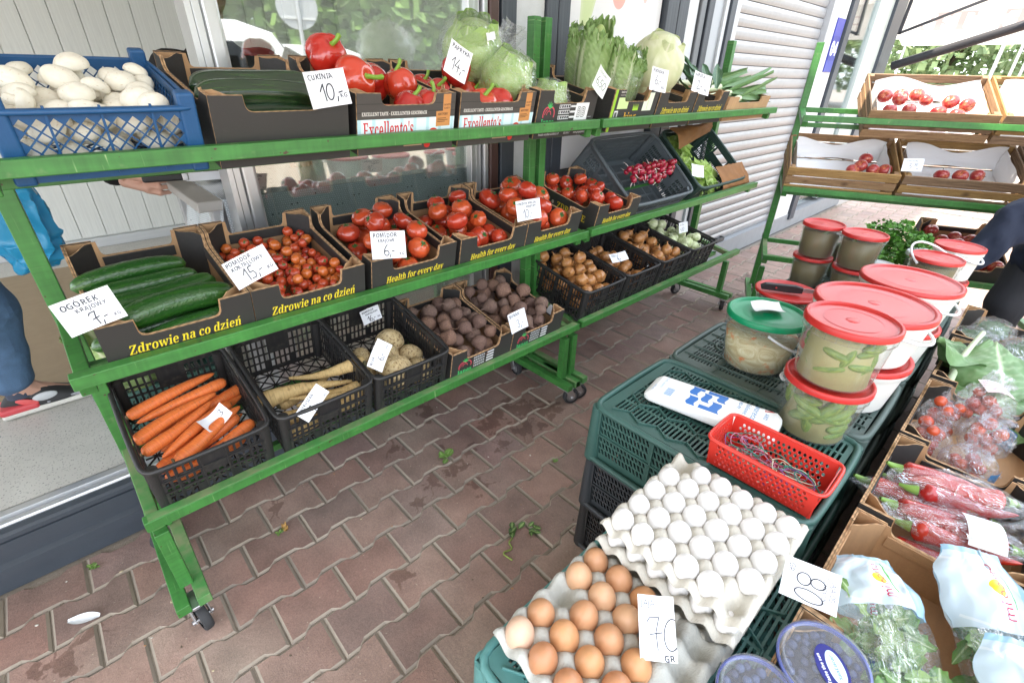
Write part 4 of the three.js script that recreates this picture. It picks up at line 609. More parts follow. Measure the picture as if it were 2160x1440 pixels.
{ // parsley roots
  const pt = tex(128, 512, (u, v) => { const k = fbm(u * 3, v * 50, 3, 3), d = fbm(u * 8, v * 20, 9, 4), l = Math.pow(Math.max(0, nz(u * 4, v * 70, 5)), 2) * 2; return mixc(mixc([0.85, 0.74, 0.52], [0.78, 0.66, 0.44], 0.5 + k), [0.52, 0.4, 0.24], clamp(l * 0.6 + Math.max(0, d - 0.1) * 1.4, 0, 0.75)); });
  const PMt = M(0xffffff, 0.7, { map: pt, bumpMap: pt, bumpScale: 0.0012 }), TOP = M([0.13, 0.12, 0.06], 0.9);
  const pg = [0, 1].map((k) => { const pts = []; for (let i = 0; i <= 6; i++) { const t = i / 6; pts.push([(t - 0.5) * 0.23, 0.008 * Math.sin(t * 4 + k * 2), 0.008 * Math.sin(t * 3 + k)]); } return taper(pts, (t, a) => Math.max(0.001, lerp(0.021, 0.0035, Math.pow(t, 0.8)) * (1 + 0.12 * nz(t * 12, Math.cos(a), k * 3)) * Math.pow(Math.max(0.02, 1 - Math.pow(1 - t, 22)), 0.5)), 40, 14); });
  reseed(43);
  [[0.14, 0.055, -0.16, -0.15, 'thick parsley root with a wide crown on the left of the heap', 1.15], [0.225, 0.085, -0.18, 2.35, 'parsley root pointing up out of the heap', 1], [0.19, 0.05, -0.12, 2.9, 'parsley root under the upright one', 0.9], [0.2, 0.045, -0.09, 3.0, 'parsley root behind the front edge', 0.9], [0.14, 0.04, -0.1, 0.1, 'slim parsley root under the price card', 0.95], [0.16, 0.03, -0.06, 3.1, 'parsley root along the front edge', 1.1], [0.2, 0.03, -0.15, 2.6, 'short parsley root with leaf stubs', 0.8], [0.15, 0.028, -0.06, 0.1, 'brownish parsley root at the front corner', 1], [0.16, 0.028, -0.2, 0.3, 'parsley root lowest in the heap', 0.9]].forEach(([x, y, z, a, l, s], i) => { const t = thing('parsley_root', l, 'parsley root', [0, 0, 0], 0, 'parsley roots'); part(t, 'root', pg[i % 2], PMt); part(t, 'crown', new THREE.SphereGeometry(0.011, 10, 7).scale(0.45, 1, 1).translate(-0.113, 0.0, 0), TOP); put(t, F.pie, [x, y + 0.02, z], [rr(0, 6), a, i === 1 ? -0.32 : rr(-0.06, 0.06)], [s * 1.1, s * 1.4, s * 1.4]); });
}
{ // celeriac
  const ct = tex(256, 128, (u, v) => { const k = fbm(u * 12, v * 8, 3, 5), d = Math.max(0, fbm(u * 26, v * 18, 6, 4) - 0.04); return mixc(mixc([0.83, 0.76, 0.6], [0.74, 0.64, 0.45], 0.5 + k), [0.42, 0.3, 0.17], clamp(d * 2.6, 0, 0.85)); });
  const SMt = M(0xffffff, 0.75, { map: ct, bumpMap: ct, bumpScale: 0.003 });
  const sg = [0, 1, 2].map((k) => ball(40, 28, (v) => { const n = 1 + 0.07 * fbm(v.x * 2 + k * 7, v.y * 2, v.z * 2, 4) + 0.025 * nz(v.x * 9, v.y * 9 + k, v.z * 9); v.multiplyScalar(n); v.y *= 0.92; }));
  [[0.115, 0.085, -0.075, 0.065, 'large pale celeriac at the front of its crate'], [0.15, 0.06, -0.19, 0.05, 'knobbly celeriac behind the largest one'], [0.2, 0.06, -0.255, 0.054, 'round celeriac at the back'], [0.235, 0.055, -0.16, 0.042, 'upright narrow celeriac stub'], [0.215, 0.045, -0.075, 0.05, 'greenish celeriac at the front corner'], [0.045, 0.045, -0.16, 0.044, 'brown celeriac behind the SELER card'], [0.075, 0.04, -0.25, 0.04, 'small celeriac deepest in the crate']].forEach(([x, y, z, r, l], i) => { put(solo('celeriac', l, 'celeriac', sg[i % 3], SMt, 'celeriac roots'), F.sel, [x, y, z], [i, i * 2, i * 0.7], i === 3 ? [r * 0.85, r * 1.2, r * 0.85] : r); });
}
{ // beetroots
  const bt = tex(256, 128, (u, v) => { const k = fbm(u * 14, v * 10, 3, 5), d = fbm(u * 40, v * 30, 6, 3), st = 0.5 + 0.5 * Math.sin(v * 90 + 6 * nz(u * 5, v * 5, 2)); return mixc(mixc([0.45, 0.36, 0.33], [0.36, 0.27, 0.26], 0.5 + k * 1.2), [0.62, 0.53, 0.41], clamp(0.1 + d * 0.9 + 0.15 * st + Math.max(0, k), 0, 0.8)); });
  const BMS = [[1, 1, 1], [1.2, 1.08, 0.98], [0.86, 0.8, 0.8]].map((c) => M(c, 0.85, { map: bt, bumpMap: bt, bumpScale: 0.002 }));
  const bg = [0, 1, 2].map((k) => ball(28, 22, (v) => { const rho = Math.hypot(v.x, v.z), t = smoothstep(-v.y, 0.25, 1); v.multiplyScalar(1 + 0.05 * nz(v.x * 2.5 + k * 4, v.y * 2.5, v.z * 2.5)); v.x *= 1 - 0.35 * t; v.z *= 1 - 0.35 * t; v.y = v.y * 0.9 - 0.22 * t * t + (v.y > 0.75 ? 0.12 * Math.exp(-Math.pow(rho / 0.25, 2)) : 0); }));
  const tails = [0, 1, 2].map((k) => taper([[0, -0.95, 0], [0.1, -1.4, 0.05 * k], [0.35 + 0.2 * k, -1.9, 0.3], [0.9, -2.2 + 0.5 * k, 0.5]], (t) => lerp(0.2, 0.025, Math.pow(t, 0.45)), 18, 7));
  const mkB = (label) => { const pr = [0, 1, 2].map((k) => { const t = thing('beetroot', label, 'beetroot', [0, 0, 0], 0, label.includes('celeriac') ? 'beetroots beside the celeriac' : 'beetroots behind the price card'); part(t, 'root_body', bg[k], BMS[k]); part(t, 'tail_root', tails[k], BMS[k]); return t; }); return cloner(pr); };
  reseed(53); scatter(F.beet1, pile(38, () => rr(0.024, 0.034), 0.012, 0.285, -0.385, -0.012, 0.008, 14), mkB('earthy brown beetroot in the carton beside the celeriac'), () => [rr(-2.6, 2.6), rr(0, 6.3), rr(-1.5, 1.5)]);
  reseed(59); scatter(F.beet2, pile(36, () => rr(0.025, 0.037), 0.012, 0.285, -0.385, -0.012, 0.008, 14), mkB('earthy brown beetroot in the carton with the BURAK card'), () => [rr(-2.6, 2.6), rr(0, 6.3), rr(-1.5, 1.5)]);
}
{ // onions
  const ot = tex(256, 128, (u, v) => { const s = 0.5 + 0.5 * Math.sin(u * 6.283 * 26 + 5 * nz(u * 4, v * 2, 2)), k = fbm(u * 7, v * 5, 4, 4); return mixc(mixc([0.8, 0.6, 0.38], [0.64, 0.42, 0.22], 0.5 + k * 1.5), [0.56, 0.34, 0.17], s * 0.35); });
  const wt = tex(256, 128, (u, v) => { const s = 0.5 + 0.5 * Math.sin(u * 6.283 * 14 + 4 * nz(u * 4, v * 2, 2)), k = fbm(u * 5, v * 4, 4, 3); return mixc([0.88, 0.89, 0.76], [0.74, 0.8, 0.56], 0.3 + k + 0.3 * s); });
  const OM = MP(0xffffff, 0.36, { map: ot, bumpMap: ot, bumpScale: 0.0008, clearcoat: 0.25, clearcoatRoughness: 0.3 }), WM = MP(0xffffff, 0.25, { map: wt, clearcoat: 0.4 });
  const og = [0, 1, 2].map((k) => { const g = lathe([[0, -0.93], [0.12, -0.92], [0.3, -0.88], [0.62, -0.74], [0.9, -0.4], [1.0, 0], [0.93, 0.34], [0.72, 0.62], [0.42, 0.82], [0.2, 0.96], [0.11, 1.12], [0.09, 1.3], [0.14, 1.42 + 0.1 * k], [0.0, 1.43]], 26); return deform(g, (v) => { const s = 1 + 0.05 * nz(v.x * 1.5 + k * 9, v.y * 1.5, v.z * 1.5); v.x *= s; v.z *= s; if (v.y > 1) { v.x += (v.y - 1) * 0.35 * (k - 1); v.z += (v.y - 1) * 0.2 * k; } }); });
  const rootG = merge([...Array(9)].map((_, i) => taper([[0, -0.9, 0], [Math.cos(i * 0.7) * 0.15, -1.02, Math.sin(i * 0.7) * 0.15], [Math.cos(i * 0.7) * 0.25, -1.05, Math.sin(i * 0.7) * 0.25]], () => 0.02, 3, 4)));
  const mkO = (label, group, mat) => cloner([0, 1, 2].map((k) => { const t = thing('onion', label, 'onion', [0, 0, 0], 0, group); part(t, 'bulb', og[k], mat); part(t, 'root_tuft', rootG, M([0.5, 0.42, 0.28], 0.9)); return t; }));
  const rot = () => [rr(-1.4, 1.4), rr(0, 6.3), rr(-1.4, 1.4)];
  reseed(61); scatter(F.on1, pile(52, () => rr(0.027, 0.034), 0.012, 0.288, -0.388, -0.012, 0.012, 16, { bias: (x, z) => 0.05 * Math.hypot((x - 0.13) / 0.15, (z + 0.22) / 0.2) }), mkO('brown onion in the heaped crate at the rack joint', 'onions in the heaped crate', OM), rot);
  reseed(67); scatter(F.on2, pile(34, () => rr(0.026, 0.033), 0.012, 0.278, -0.388, -0.012, 0.012, 16, { bias: (x, z) => 0.1 * (z + 0.2) }), mkO('brown onion in the crate with the price card', 'onions in the second crate', OM), rot);
  reseed(71); scatter(F.on3, pile(44, () => rr(0.027, 0.034), 0.012, 0.278, -0.388, -0.012, 0.012, 16, { bias: (x, z) => 0.02 * (z + 0.2) }), mkO('brown onion in the crate next to the white onions', 'onions in the third crate', OM), rot);
  reseed(73); scatter(F.on4, pile(40, () => rr(0.027, 0.036), 0.012, 0.278, -0.388, -0.012, 0.012, 16), mkO('shiny white onion in the farthest crate', 'white onions', WM), rot);
}
{ // radishes
  const rg = ball(18, 14, (v) => { const t = smoothstep(-v.y, 0.4, 1); v.x *= 1 - 0.25 * t; v.z *= 1 - 0.25 * t; v.y *= 1.05; }), tail = taper([[0, -1, 0], [0.05, -1.7, 0.1], [0.4, -2.5, 0.2], [0.7, -3.1, 0.5]], (t) => lerp(0.16, 0.03, t), 10, 6), topg = merge([taper([[0, 0.95, 0], [0.1, 1.3, 0]], () => 0.16, 3, 6)]);
  const RM = [MP([0.3, 0.008, 0.024], 0.28, { clearcoat: 0.3 }), MP([0.37, 0.012, 0.04], 0.28, { clearcoat: 0.3 })], TM = M([0.75, 0.62, 0.58], 0.6);
  const mk = cloner([0, 1].map((k) => { const t = thing('radish', 'small crimson radish in the tipped grey crate', 'radish', [0, 0, 0], 0, 'radishes'); part(t, 'bulb', rg, RM[k]); part(t, 'tail_root', tail, TM); part(t, 'leaf_stub', topg, STEMG); return t; }));
  reseed(79);
  // the crate is tipped 41 degrees: the radishes slid into its low front corner, settled along true vertical
  const up = V3(0, Math.cos(R(41)), Math.sin(R(41))), back = V3(0, Math.sin(R(41)), -Math.cos(R(41)));   // world vertical and level-back in crate coordinates
  // the tipped crate forms a trough: front wall and floor both slope into it
  const trough = (x, t, r) => Math.max(-t * 1.15 + r * 1.5, -0.151 + (t - 0.131) * 0.87 + r * 1.33);
  const list = pile(66, () => rr(0.0125, 0.016), 0.1, 0.53, 0.02, 0.17, trough, 16, { bias: (x, z) => 0.07 * Math.abs(x - 0.32) });
  const base = V3(0, 0.2, -0.006);
  list.forEach((p) => { const o = mk(); const q = base.clone().addScaledVector(back, p[2]).addScaledVector(up, p[1]); put(o, F.rad, [p[0], q.y, q.z], [rr(-2, 2), rr(0, 6.3), rr(-2, 2)], p[3]); });
}
{ // mushrooms
  const mt = tex(256, 128, (u, v) => { const k = fbm(u * 10, v * 7, 3, 4), d = Math.max(0, fbm(u * 16, v * 12, 6, 4) - 0.24); return mixc(mixc([0.94, 0.92, 0.86], [0.9, 0.87, 0.79], 0.4 + k), [0.72, 0.62, 0.48], clamp(d * 2.2, 0, 0.6)); });
  const MM = M(0xffffff, 0.55, { map: mt });
  const cap = [0, 1, 2].map((k) => ball(28, 20, (v) => { v.multiplyScalar(1 + 0.05 * nz(v.x * 1.4 + k * 5, v.y * 1.4, v.z * 1.4)); if (v.y < -0.3) v.y = -0.3 - (v.y + 0.3) * 0.1; v.y = v.y * 0.82 + 0.1; v.x *= 1.12; }));
  const stem = lathe([[0, -0.85], [0.36, -0.85], [0.42, -0.7], [0.38, -0.3], [0.42, 0]], 16);
  const mk = cloner([0, 1, 2].map((k) => { const t = thing('mushroom', 'large white mushroom in the blue crate', 'mushroom', [0, 0, 0], 0, 'white mushrooms'); part(t, 'cap', cap[k], MM); part(t, 'stem', stem, MM); return t; }));
  reseed(83); scatter(F.mush, pile(66, () => rr(0.021, 0.03), 0.016, 0.3, -0.36, -0.016, 0.012, 40), mk, (i) => (i % 9 === 4 ? [1.9, rr(0, 6), 0.3] : [rr(-0.2, 0.5), rr(0, 6.3), rr(-0.5, 0.5)]));
}
// ---------------------------------------------------------------- leafy greens
function leafGeo(L, W, o = {}) {          // a leaf along +y, curling; colours: rib, blade, margin
  const { curl = 0.3, fr = 0.02, nF = 14, rib = [0.62, 0.68, 0.42], blade = [0.12, 0.27, 0.06], tip = blade, ribW = 0.12, cup = 0.25, nu = 14, nv = 20, prof = (v) => Math.sin(Math.PI * Math.min(1, 0.08 + v * 0.86)) } = o;
  const sd = rnd() * 50;
  const g = sheet(nu, nv, (u, v) => { const s = (u - 0.5) * 2, w = W * 0.5 * prof(v), e = Math.pow(Math.abs(s), 3); const wav = fr * e * Math.sin(v * nF + sd + s * 3) + fr * 0.5 * fbm(s * 4 + sd, v * 6, 2, 3); return [s * w, L * v * (1 - 0.15 * curl * v), cup * w * s * s + wav + curl * L * 0.5 * v * v]; });
  const uv = g.attributes.uv; let i = 0;
  return colorize(g, () => { const u = uv.getX(i), v = uv.getY(i), s = Math.abs(u - 0.5) * 2; i++; const vein = Math.pow(Math.abs(Math.sin((v * 9 - s * 2.2) * Math.PI)), 14); let c = mixc(blade, tip, v * v); c = mixc(c, rib, Math.max(smoothstep(1 - s / Math.max(0.02, ribW * (1.3 - v)), 0, 0.6), vein * 0.45 * (1 - s))); const k = 1 + 0.22 * fbm(u * 9 + sd, v * 9, 3, 3); return c.map((x) => x * k); });
}
const LEAF = MP(0xffffff, 0.5, { vertexColors: true, side: DS, transmission: 0.12, thickness: 0 });
const VC = MP(0xffffff, 0.42, { vertexColors: true, side: DS, clearcoat: 0.15 });
function crumple(ax, ay, az, amp, sd, ws = 40, hs = 28) { return ball(ws, hs, (v) => { const r = 1 + amp * (Math.abs(nz(v.x * 4 + sd, v.y * 4, v.z * 4)) * 1.6 + 0.7 * Math.abs(nz(v.x * 9, v.y * 9 + sd, v.z * 9))); v.multiplyScalar(r); v.x *= ax; v.y *= ay; v.z *= az; }); }
function creased(g, amp, f, sd) { return deform(g, (v) => { const n = V3(nz(v.x * f + sd, v.y * f, v.z * f), nz(v.x * f, v.y * f + sd, v.z * f), nz(v.x * f, v.y * f, v.z * f + sd)); v.addScaledVector(n, amp); }); }
function headBall(r, sd, a, b, vein, sq = 0.92) { const g = ball(48, 34, (v) => { const n = 1 + 0.05 * fbm(v.x * 1.6 + sd, v.y * 1.6, v.z * 1.6, 3) - 0.03 * Math.pow(Math.abs(nz(v.x * 2.2, v.y * 2.2 + sd, v.z * 2.2)), 0.5); v.multiplyScalar(r * n); v.y *= sq; }); return colorize(g, (v) => { const p = v.clone().divideScalar(r), an = Math.atan2(p.z, p.x), ve = Math.pow(Math.abs(Math.sin(an * 5 + 3 * nz(p.x * 3, p.y * 3 + sd, p.z * 3))), 18); return mixc(mixc(a, b, 0.5 + 1.2 * fbm(p.x * 2.4 + sd, p.y * 2.4, p.z * 2.4, 4)), vein, ve * 0.6); }); }
reseed(101);
{ // film-wrapped iceberg lettuces
  const spots = [[F.pep2, 0.27, 0.185, -0.3, 0.105, 'large iceberg lettuce in clear film behind the peppers'], [F.pep2, 0.315, 0.13, -0.16, 0.092, 'iceberg lettuce in crinkled film beside the red pepper'], [F.ice, 0.155, 0.075, -0.1, 0.07, 'iceberg lettuce in film sitting in the carton with the tomato emblem'], [F.ice, 0.09, 0.075, -0.27, 0.075, 'iceberg lettuce at the back of its carton']];
  spots.forEach(([f, x, y, z, r, l], i) => {
    const t = thing('iceberg_lettuce', l, 'lettuce', [0, 0, 0], 0, 'film wrapped iceberg lettuces');
    part(t, 'head', headBall(r, i * 7, [0.42, 0.56, 0.2], [0.25, 0.42, 0.1], [0.6, 0.7, 0.4]), VC);
    for (let k = 0; k < 7; k++) { const g = leafGeo(r * 1.7, r * 1.9, { curl: -0.35, cup: -0.8, fr: 0.007, rib: [0.6, 0.7, 0.42], blade: [0.33, 0.5, 0.14], tip: [0.3, 0.47, 0.12], ribW: 0.2 }); g.translate(0, -r * 0.85, 0).rotateX(rr(-0.1, 0.2)).translate(0, 0, r * 0.93).rotateY(k * 0.9 + rr(-0.2, 0.2)); part(t, 'outer_leaf', g, LEAF); }
    const bag = crumple(r * 1.1, r * 1.04, r * 1.1, 0.07, i * 3 + 1, 48, 32); const fl = part(t, 'film', bag, FILM);
    part(fl, 'film_tail', creased(taper([[r * 0.9, 0, 0], [r * 1.3, r * 0.15, 0.01], [r * 1.7, r * 0.5, 0.0]], (q, a) => r * (0.3 - 0.12 * q + 0.2 * q * q) * (1 + 0.4 * Math.sin(a * 5)), 10, 20), 0.012, 40, i), FILM);
    if (i < 2) part(t, 'sticker', new THREE.PlaneGeometry(0.035, 0.022).rotateX(-0.5).translate(0.0, r * 0.8, r * 0.86), M([0.75, 0.76, 0.75], 0.5));
    put(t, f, [x, y + 0.018, z], [0.2, i * 1.4, i === 2 ? 0.1 : 0.2], 1);
  });
}
{ // Chinese cabbages standing in film
  const napa = (label, x, z, h, lean, turn, wrap) => {
    const t = thing('chinese_cabbage', label, 'cabbage', [0, 0, 0], 0, 'Chinese cabbages'), r = h * 0.175;
    part(t, 'heart', colorize(ball(24, 20, (v) => { v.x *= r * 0.78; v.z *= r * 0.78; v.y = (v.y * 0.5 + 0.5) * h * 0.93; }), (v) => mixc([0.66, 0.7, 0.48], [0.36, 0.5, 0.15], v.y / h)), VC);
    for (let k = 0; k < 13; k++) {
      const hk = h * (0.72 + 0.3 * ((k * 0.37) % 1)), g = leafGeo(hk, r * 2.3, { curl: 0.0, cup: 0.0, fr: 0.0, rib: [0.6, 0.67, 0.42], blade: [0.33, 0.45, 0.19], tip: [0.2, 0.34, 0.09], ribW: 0.26, nu: 22, nv: 40, prof: (v) => 0.55 + 0.55 * Math.sin(v * 1.9) }), p = g.attributes.position, a0 = k * 2.4, sd = rr(0, 40);
      for (let i = 0; i < p.count; i++) { const s = p.getX(i) / r, v = p.getY(i) / hk, vh = p.getY(i) / h, cr = Math.abs(s) > 0.12 ? 1 : 0.2, rad = r * (0.66 + 0.42 * Math.sin(Math.min(1, vh) * Math.PI * 0.8) - 0.2 * Math.pow(vh, 5)) * (0.86 + (k / 13) * 0.2) + cr * (0.006 * Math.abs(nz(s * 7 + sd, vh * 30, k)) + 0.003 * nz(s * 18, vh * 60, sd)) + smoothstep(v, 0.88, 1) * (0.004 + 0.008 * Math.sin(s * 14 + sd)), an = a0 + s * 0.95; p.setXYZ(i, Math.cos(an) * rad, p.getY(i) + 0.01 * smoothstep(v, 0.9, 1) * Math.sin(s * 11 + sd), Math.sin(an) * rad); }
      g.computeVertexNormals(); part(t, 'leaf', g, LEAF);
    }
    if (wrap) part(t, 'film', creased(ball(40, 30, (v) => { v.x *= r * 1.16; v.z *= r * 1.16; v.y = (v.y * 0.5 + 0.5) * h * 0.98; }), 0.006, 34, x * 40), FILM);
    return put(t, F.napa, [x, 0.026, z], [lean, turn, -0.05], 1);
  };
  napa('tallest Chinese cabbage with dark leaf tips, at the back', 0.085, -0.2, 0.33, -0.05, 0.3, false);
  napa('Chinese cabbage in film standing in the middle', 0.13, -0.3, 0.29, -0.1, 1.2, true);
  napa('pale Chinese cabbage in film right behind the lime green corner', 0.165, -0.12, 0.27, 0.0, 2.2, true);
  napa('Chinese cabbage in film next to the PEKINSKA card', 0.255, -0.13, 0.25, 0.02, 0.8, true);
  napa('short Chinese cabbage at the far back of its carton', 0.25, -0.3, 0.27, -0.05, 2.9, false);
}
{ // white cabbage, savoy leaves, leeks
  const c = thing('white_cabbage', 'big pale pointed cabbage behind the KAPUSTA card', 'cabbage');
  part(c, 'head', headBall(0.125, 3, [0.68, 0.7, 0.45], [0.58, 0.64, 0.34], [0.78, 0.79, 0.6], 1.12), VC);
  for (let k = 0; k < 5; k++) part(c, 'outer_leaf', leafGeo(0.24, 0.24, { curl: -0.3, cup: -0.9, fr: 0.004, rib: [0.8, 0.8, 0.6], blade: [0.62, 0.67, 0.4], tip: [0.6, 0.66, 0.36] }).translate(0, -0.125, 0.118).rotateY(k * 1.26), LEAF);
  put(c, F.cab, [0.19, 0.2, -0.19], [0.2, 0.4, 0.15], 1);
  const s = thing('leek_bundle', 'dark green leek tops lying in the carton beside the leeks', 'leek');
  for (let k = 0; k < 9; k++) part(s, 'leaf', leafGeo(rr(0.16, 0.26), 0.05, { curl: rr(-0.2, 0.3), cup: 0.5, fr: 0.005, rib: [0.25, 0.36, 0.22], blade: [0.07, 0.16, 0.08], ribW: 0.06 }).rotateX(-1.1).rotateY(rr(-0.9, 0.9)).translate(rr(-0.07, 0.07), rr(0, 0.05), rr(-0.02, 0.05)), LEAF);
  put(s, F.sav, [0.15, 0.105, -0.08], [0, 0, 0], 1);
  const names = ['leek with a broad folded leaf lying over the tray edge', 'leek with pale shaft at the front of the tray', 'thin leek at the back of the tray', 'leek with bluish green leaves beside the dark tops'];
  names.forEach((l, i) => {
    const t = thing('leek', l, 'leek', [0, 0, 0], 0, 'leeks');
    part(t, 'shaft', taper([[-0.2, 0, 0], [-0.05, 0.004, 0], [0.05, 0.01, 0]], (q) => 0.015 + 0.003 * q, 10, 12), M([0.62, 0.68, 0.45], 0.5));
    for (let k = 0; k < 5; k++) part(t, 'leaf', leafGeo(rr(0.26, 0.38), 0.055, { curl: rr(-0.35, 0.25), cup: 0.7, fr: 0.003, rib: [0.3, 0.42, 0.2], blade: [0.15, 0.28, 0.1], tip: [0.13, 0.25, 0.09], ribW: 0.05, prof: (v) => 0.5 + 0.5 * Math.sin(Math.min(1, v * 1.4) * 1.6) - v * v * 0.5 }).rotateZ(-Math.PI / 2).rotateX(k * 1.3).rotateZ(rr(-0.2, 0.35)).rotateY(rr(-0.3, 0.3)).translate(0.03, 0.01, 0), LEAF);
    put(t, F.leek, [0.2, 0.076 + i * 0.012, -0.06 - i * 0.07], [0, 0.1 - i * 0.12, 0.05], 1);
  });
}
{ // curly lettuces in the tipped crate, with wrapping paper
  [[0.14, 0.13, -0.1, 'curly green lettuce at the low edge of the tipped crate'], [0.1, 0.12, -0.2, 'curly green lettuce beside the small price card'], [0.2, 0.13, -0.08, 'curly green lettuce leaning on the torn paper'], [0.12, 0.12, -0.31, 'curly green lettuce at the top of the tipped crate']].forEach(([x, y, z, l], i) => {
    const t = thing('curly_lettuce', l, 'lettuce', [0, 0, 0], 0, 'curly lettuces'); reseed(200 + i);
    for (let k = 0; k < 12; k++) part(t, 'leaf', leafGeo(rr(0.09, 0.13), rr(0.1, 0.14), { curl: rr(0.2, 0.7), cup: 0.3, fr: 0.014, nF: 26, rib: [0.62, 0.72, 0.36], blade: [0.4, 0.56, 0.15], tip: [0.36, 0.54, 0.12], nu: 18, nv: 14, prof: (v) => 0.25 + 0.85 * Math.sin(v * 1.8) }).rotateX(rr(0.1, 0.9)).rotateY(k * 2.4), LEAF);
    put(t, F.let, [x, y - 0.03, z], [0.3, i, 0.1], 1);
  });
  const PAPER = M([0.55, 0.42, 0.25], 0.8, { map: kraftTex, side: DS });
  const p = solo('wrapping_paper', 'brown paper sheet folded over the top of the lettuce crate', 'paper', sheet(16, 10, (u, v) => [lerp(0.02, 0.5, u), 0.2 + 0.05 * Math.sin(v * 3) + 0.02 * fbm(u * 5, v * 4, 2, 3), -0.42 + 0.16 * v * (1 - 0.6 * u)]), PAPER, 'paper sheets in the lettuce crate'); put(p, F.let, [0, 0, 0]);
  const p2 = solo('wrapping_paper', 'crumpled brown paper hanging over the front of the lettuce crate', 'paper', sheet(18, 12, (u, v) => [lerp(0.25, 0.6, u) + 0.02 * nz(u * 4, v * 4, 1), 0.215 - 0.14 * Math.pow(v, 2) + 0.012 * fbm(u * 8, v * 8, 4, 3), -0.1 + 0.13 * Math.min(1, v * 2.2) + 0.015 * fbm(u * 7, v * 7, 9, 3)]), M([0.62, 0.48, 0.34], 0.8, { map: kraftTex, side: DS }), 'paper sheets in the lettuce crate'); put(p2, F.let, [0, 0, 0]);
  // cabbage and leaves in the crate on the shop floor
  const c = thing('white_cabbage', 'pale green cabbage leaves in the crate behind the rack', 'cabbage'); reseed(300);
  part(c, 'head', headBall(0.11, 9, [0.45, 0.58, 0.25], [0.34, 0.5, 0.16], [0.7, 0.75, 0.5]), VC);
  for (let k = 0; k < 7; k++) part(c, 'outer_leaf', leafGeo(0.26, 0.24, { curl: 0.2, cup: -0.4, fr: 0.012, rib: [0.7, 0.75, 0.5], blade: [0.36, 0.5, 0.17], tip: [0.28, 0.44, 0.12] }).translate(0, -0.1, 0.11).rotateX(0.25).rotateY(k * 0.95), LEAF);
  put(c, F.door, [0.14, 0.3, -0.2], [0, 0, 0], 1);
  const ga = lathe([[0, -0.8], [0.5, -0.78], [0.95, -0.35], [1, 0], [0.8, 0.4], [0.35, 0.75], [0.16, 1.1], [0.14, 1.9], [0, 1.95]], 18);
  const GM = M([0.72, 0.7, 0.66], 0.6, { map: speck });
  [[0.2, 0.23, -0.06], [0.25, 0.22, -0.09], [0.22, 0.27, -0.1]].forEach(([x, y, z]) => put(solo('garlic_bulb', 'white garlic bulb in the crate on the shop floor', 'garlic', ga, GM, 'garlic bulbs'), F.door, [x, y, z], [rr(-1, 1), rr(0, 6), rr(-1, 1)], 0.026));
}
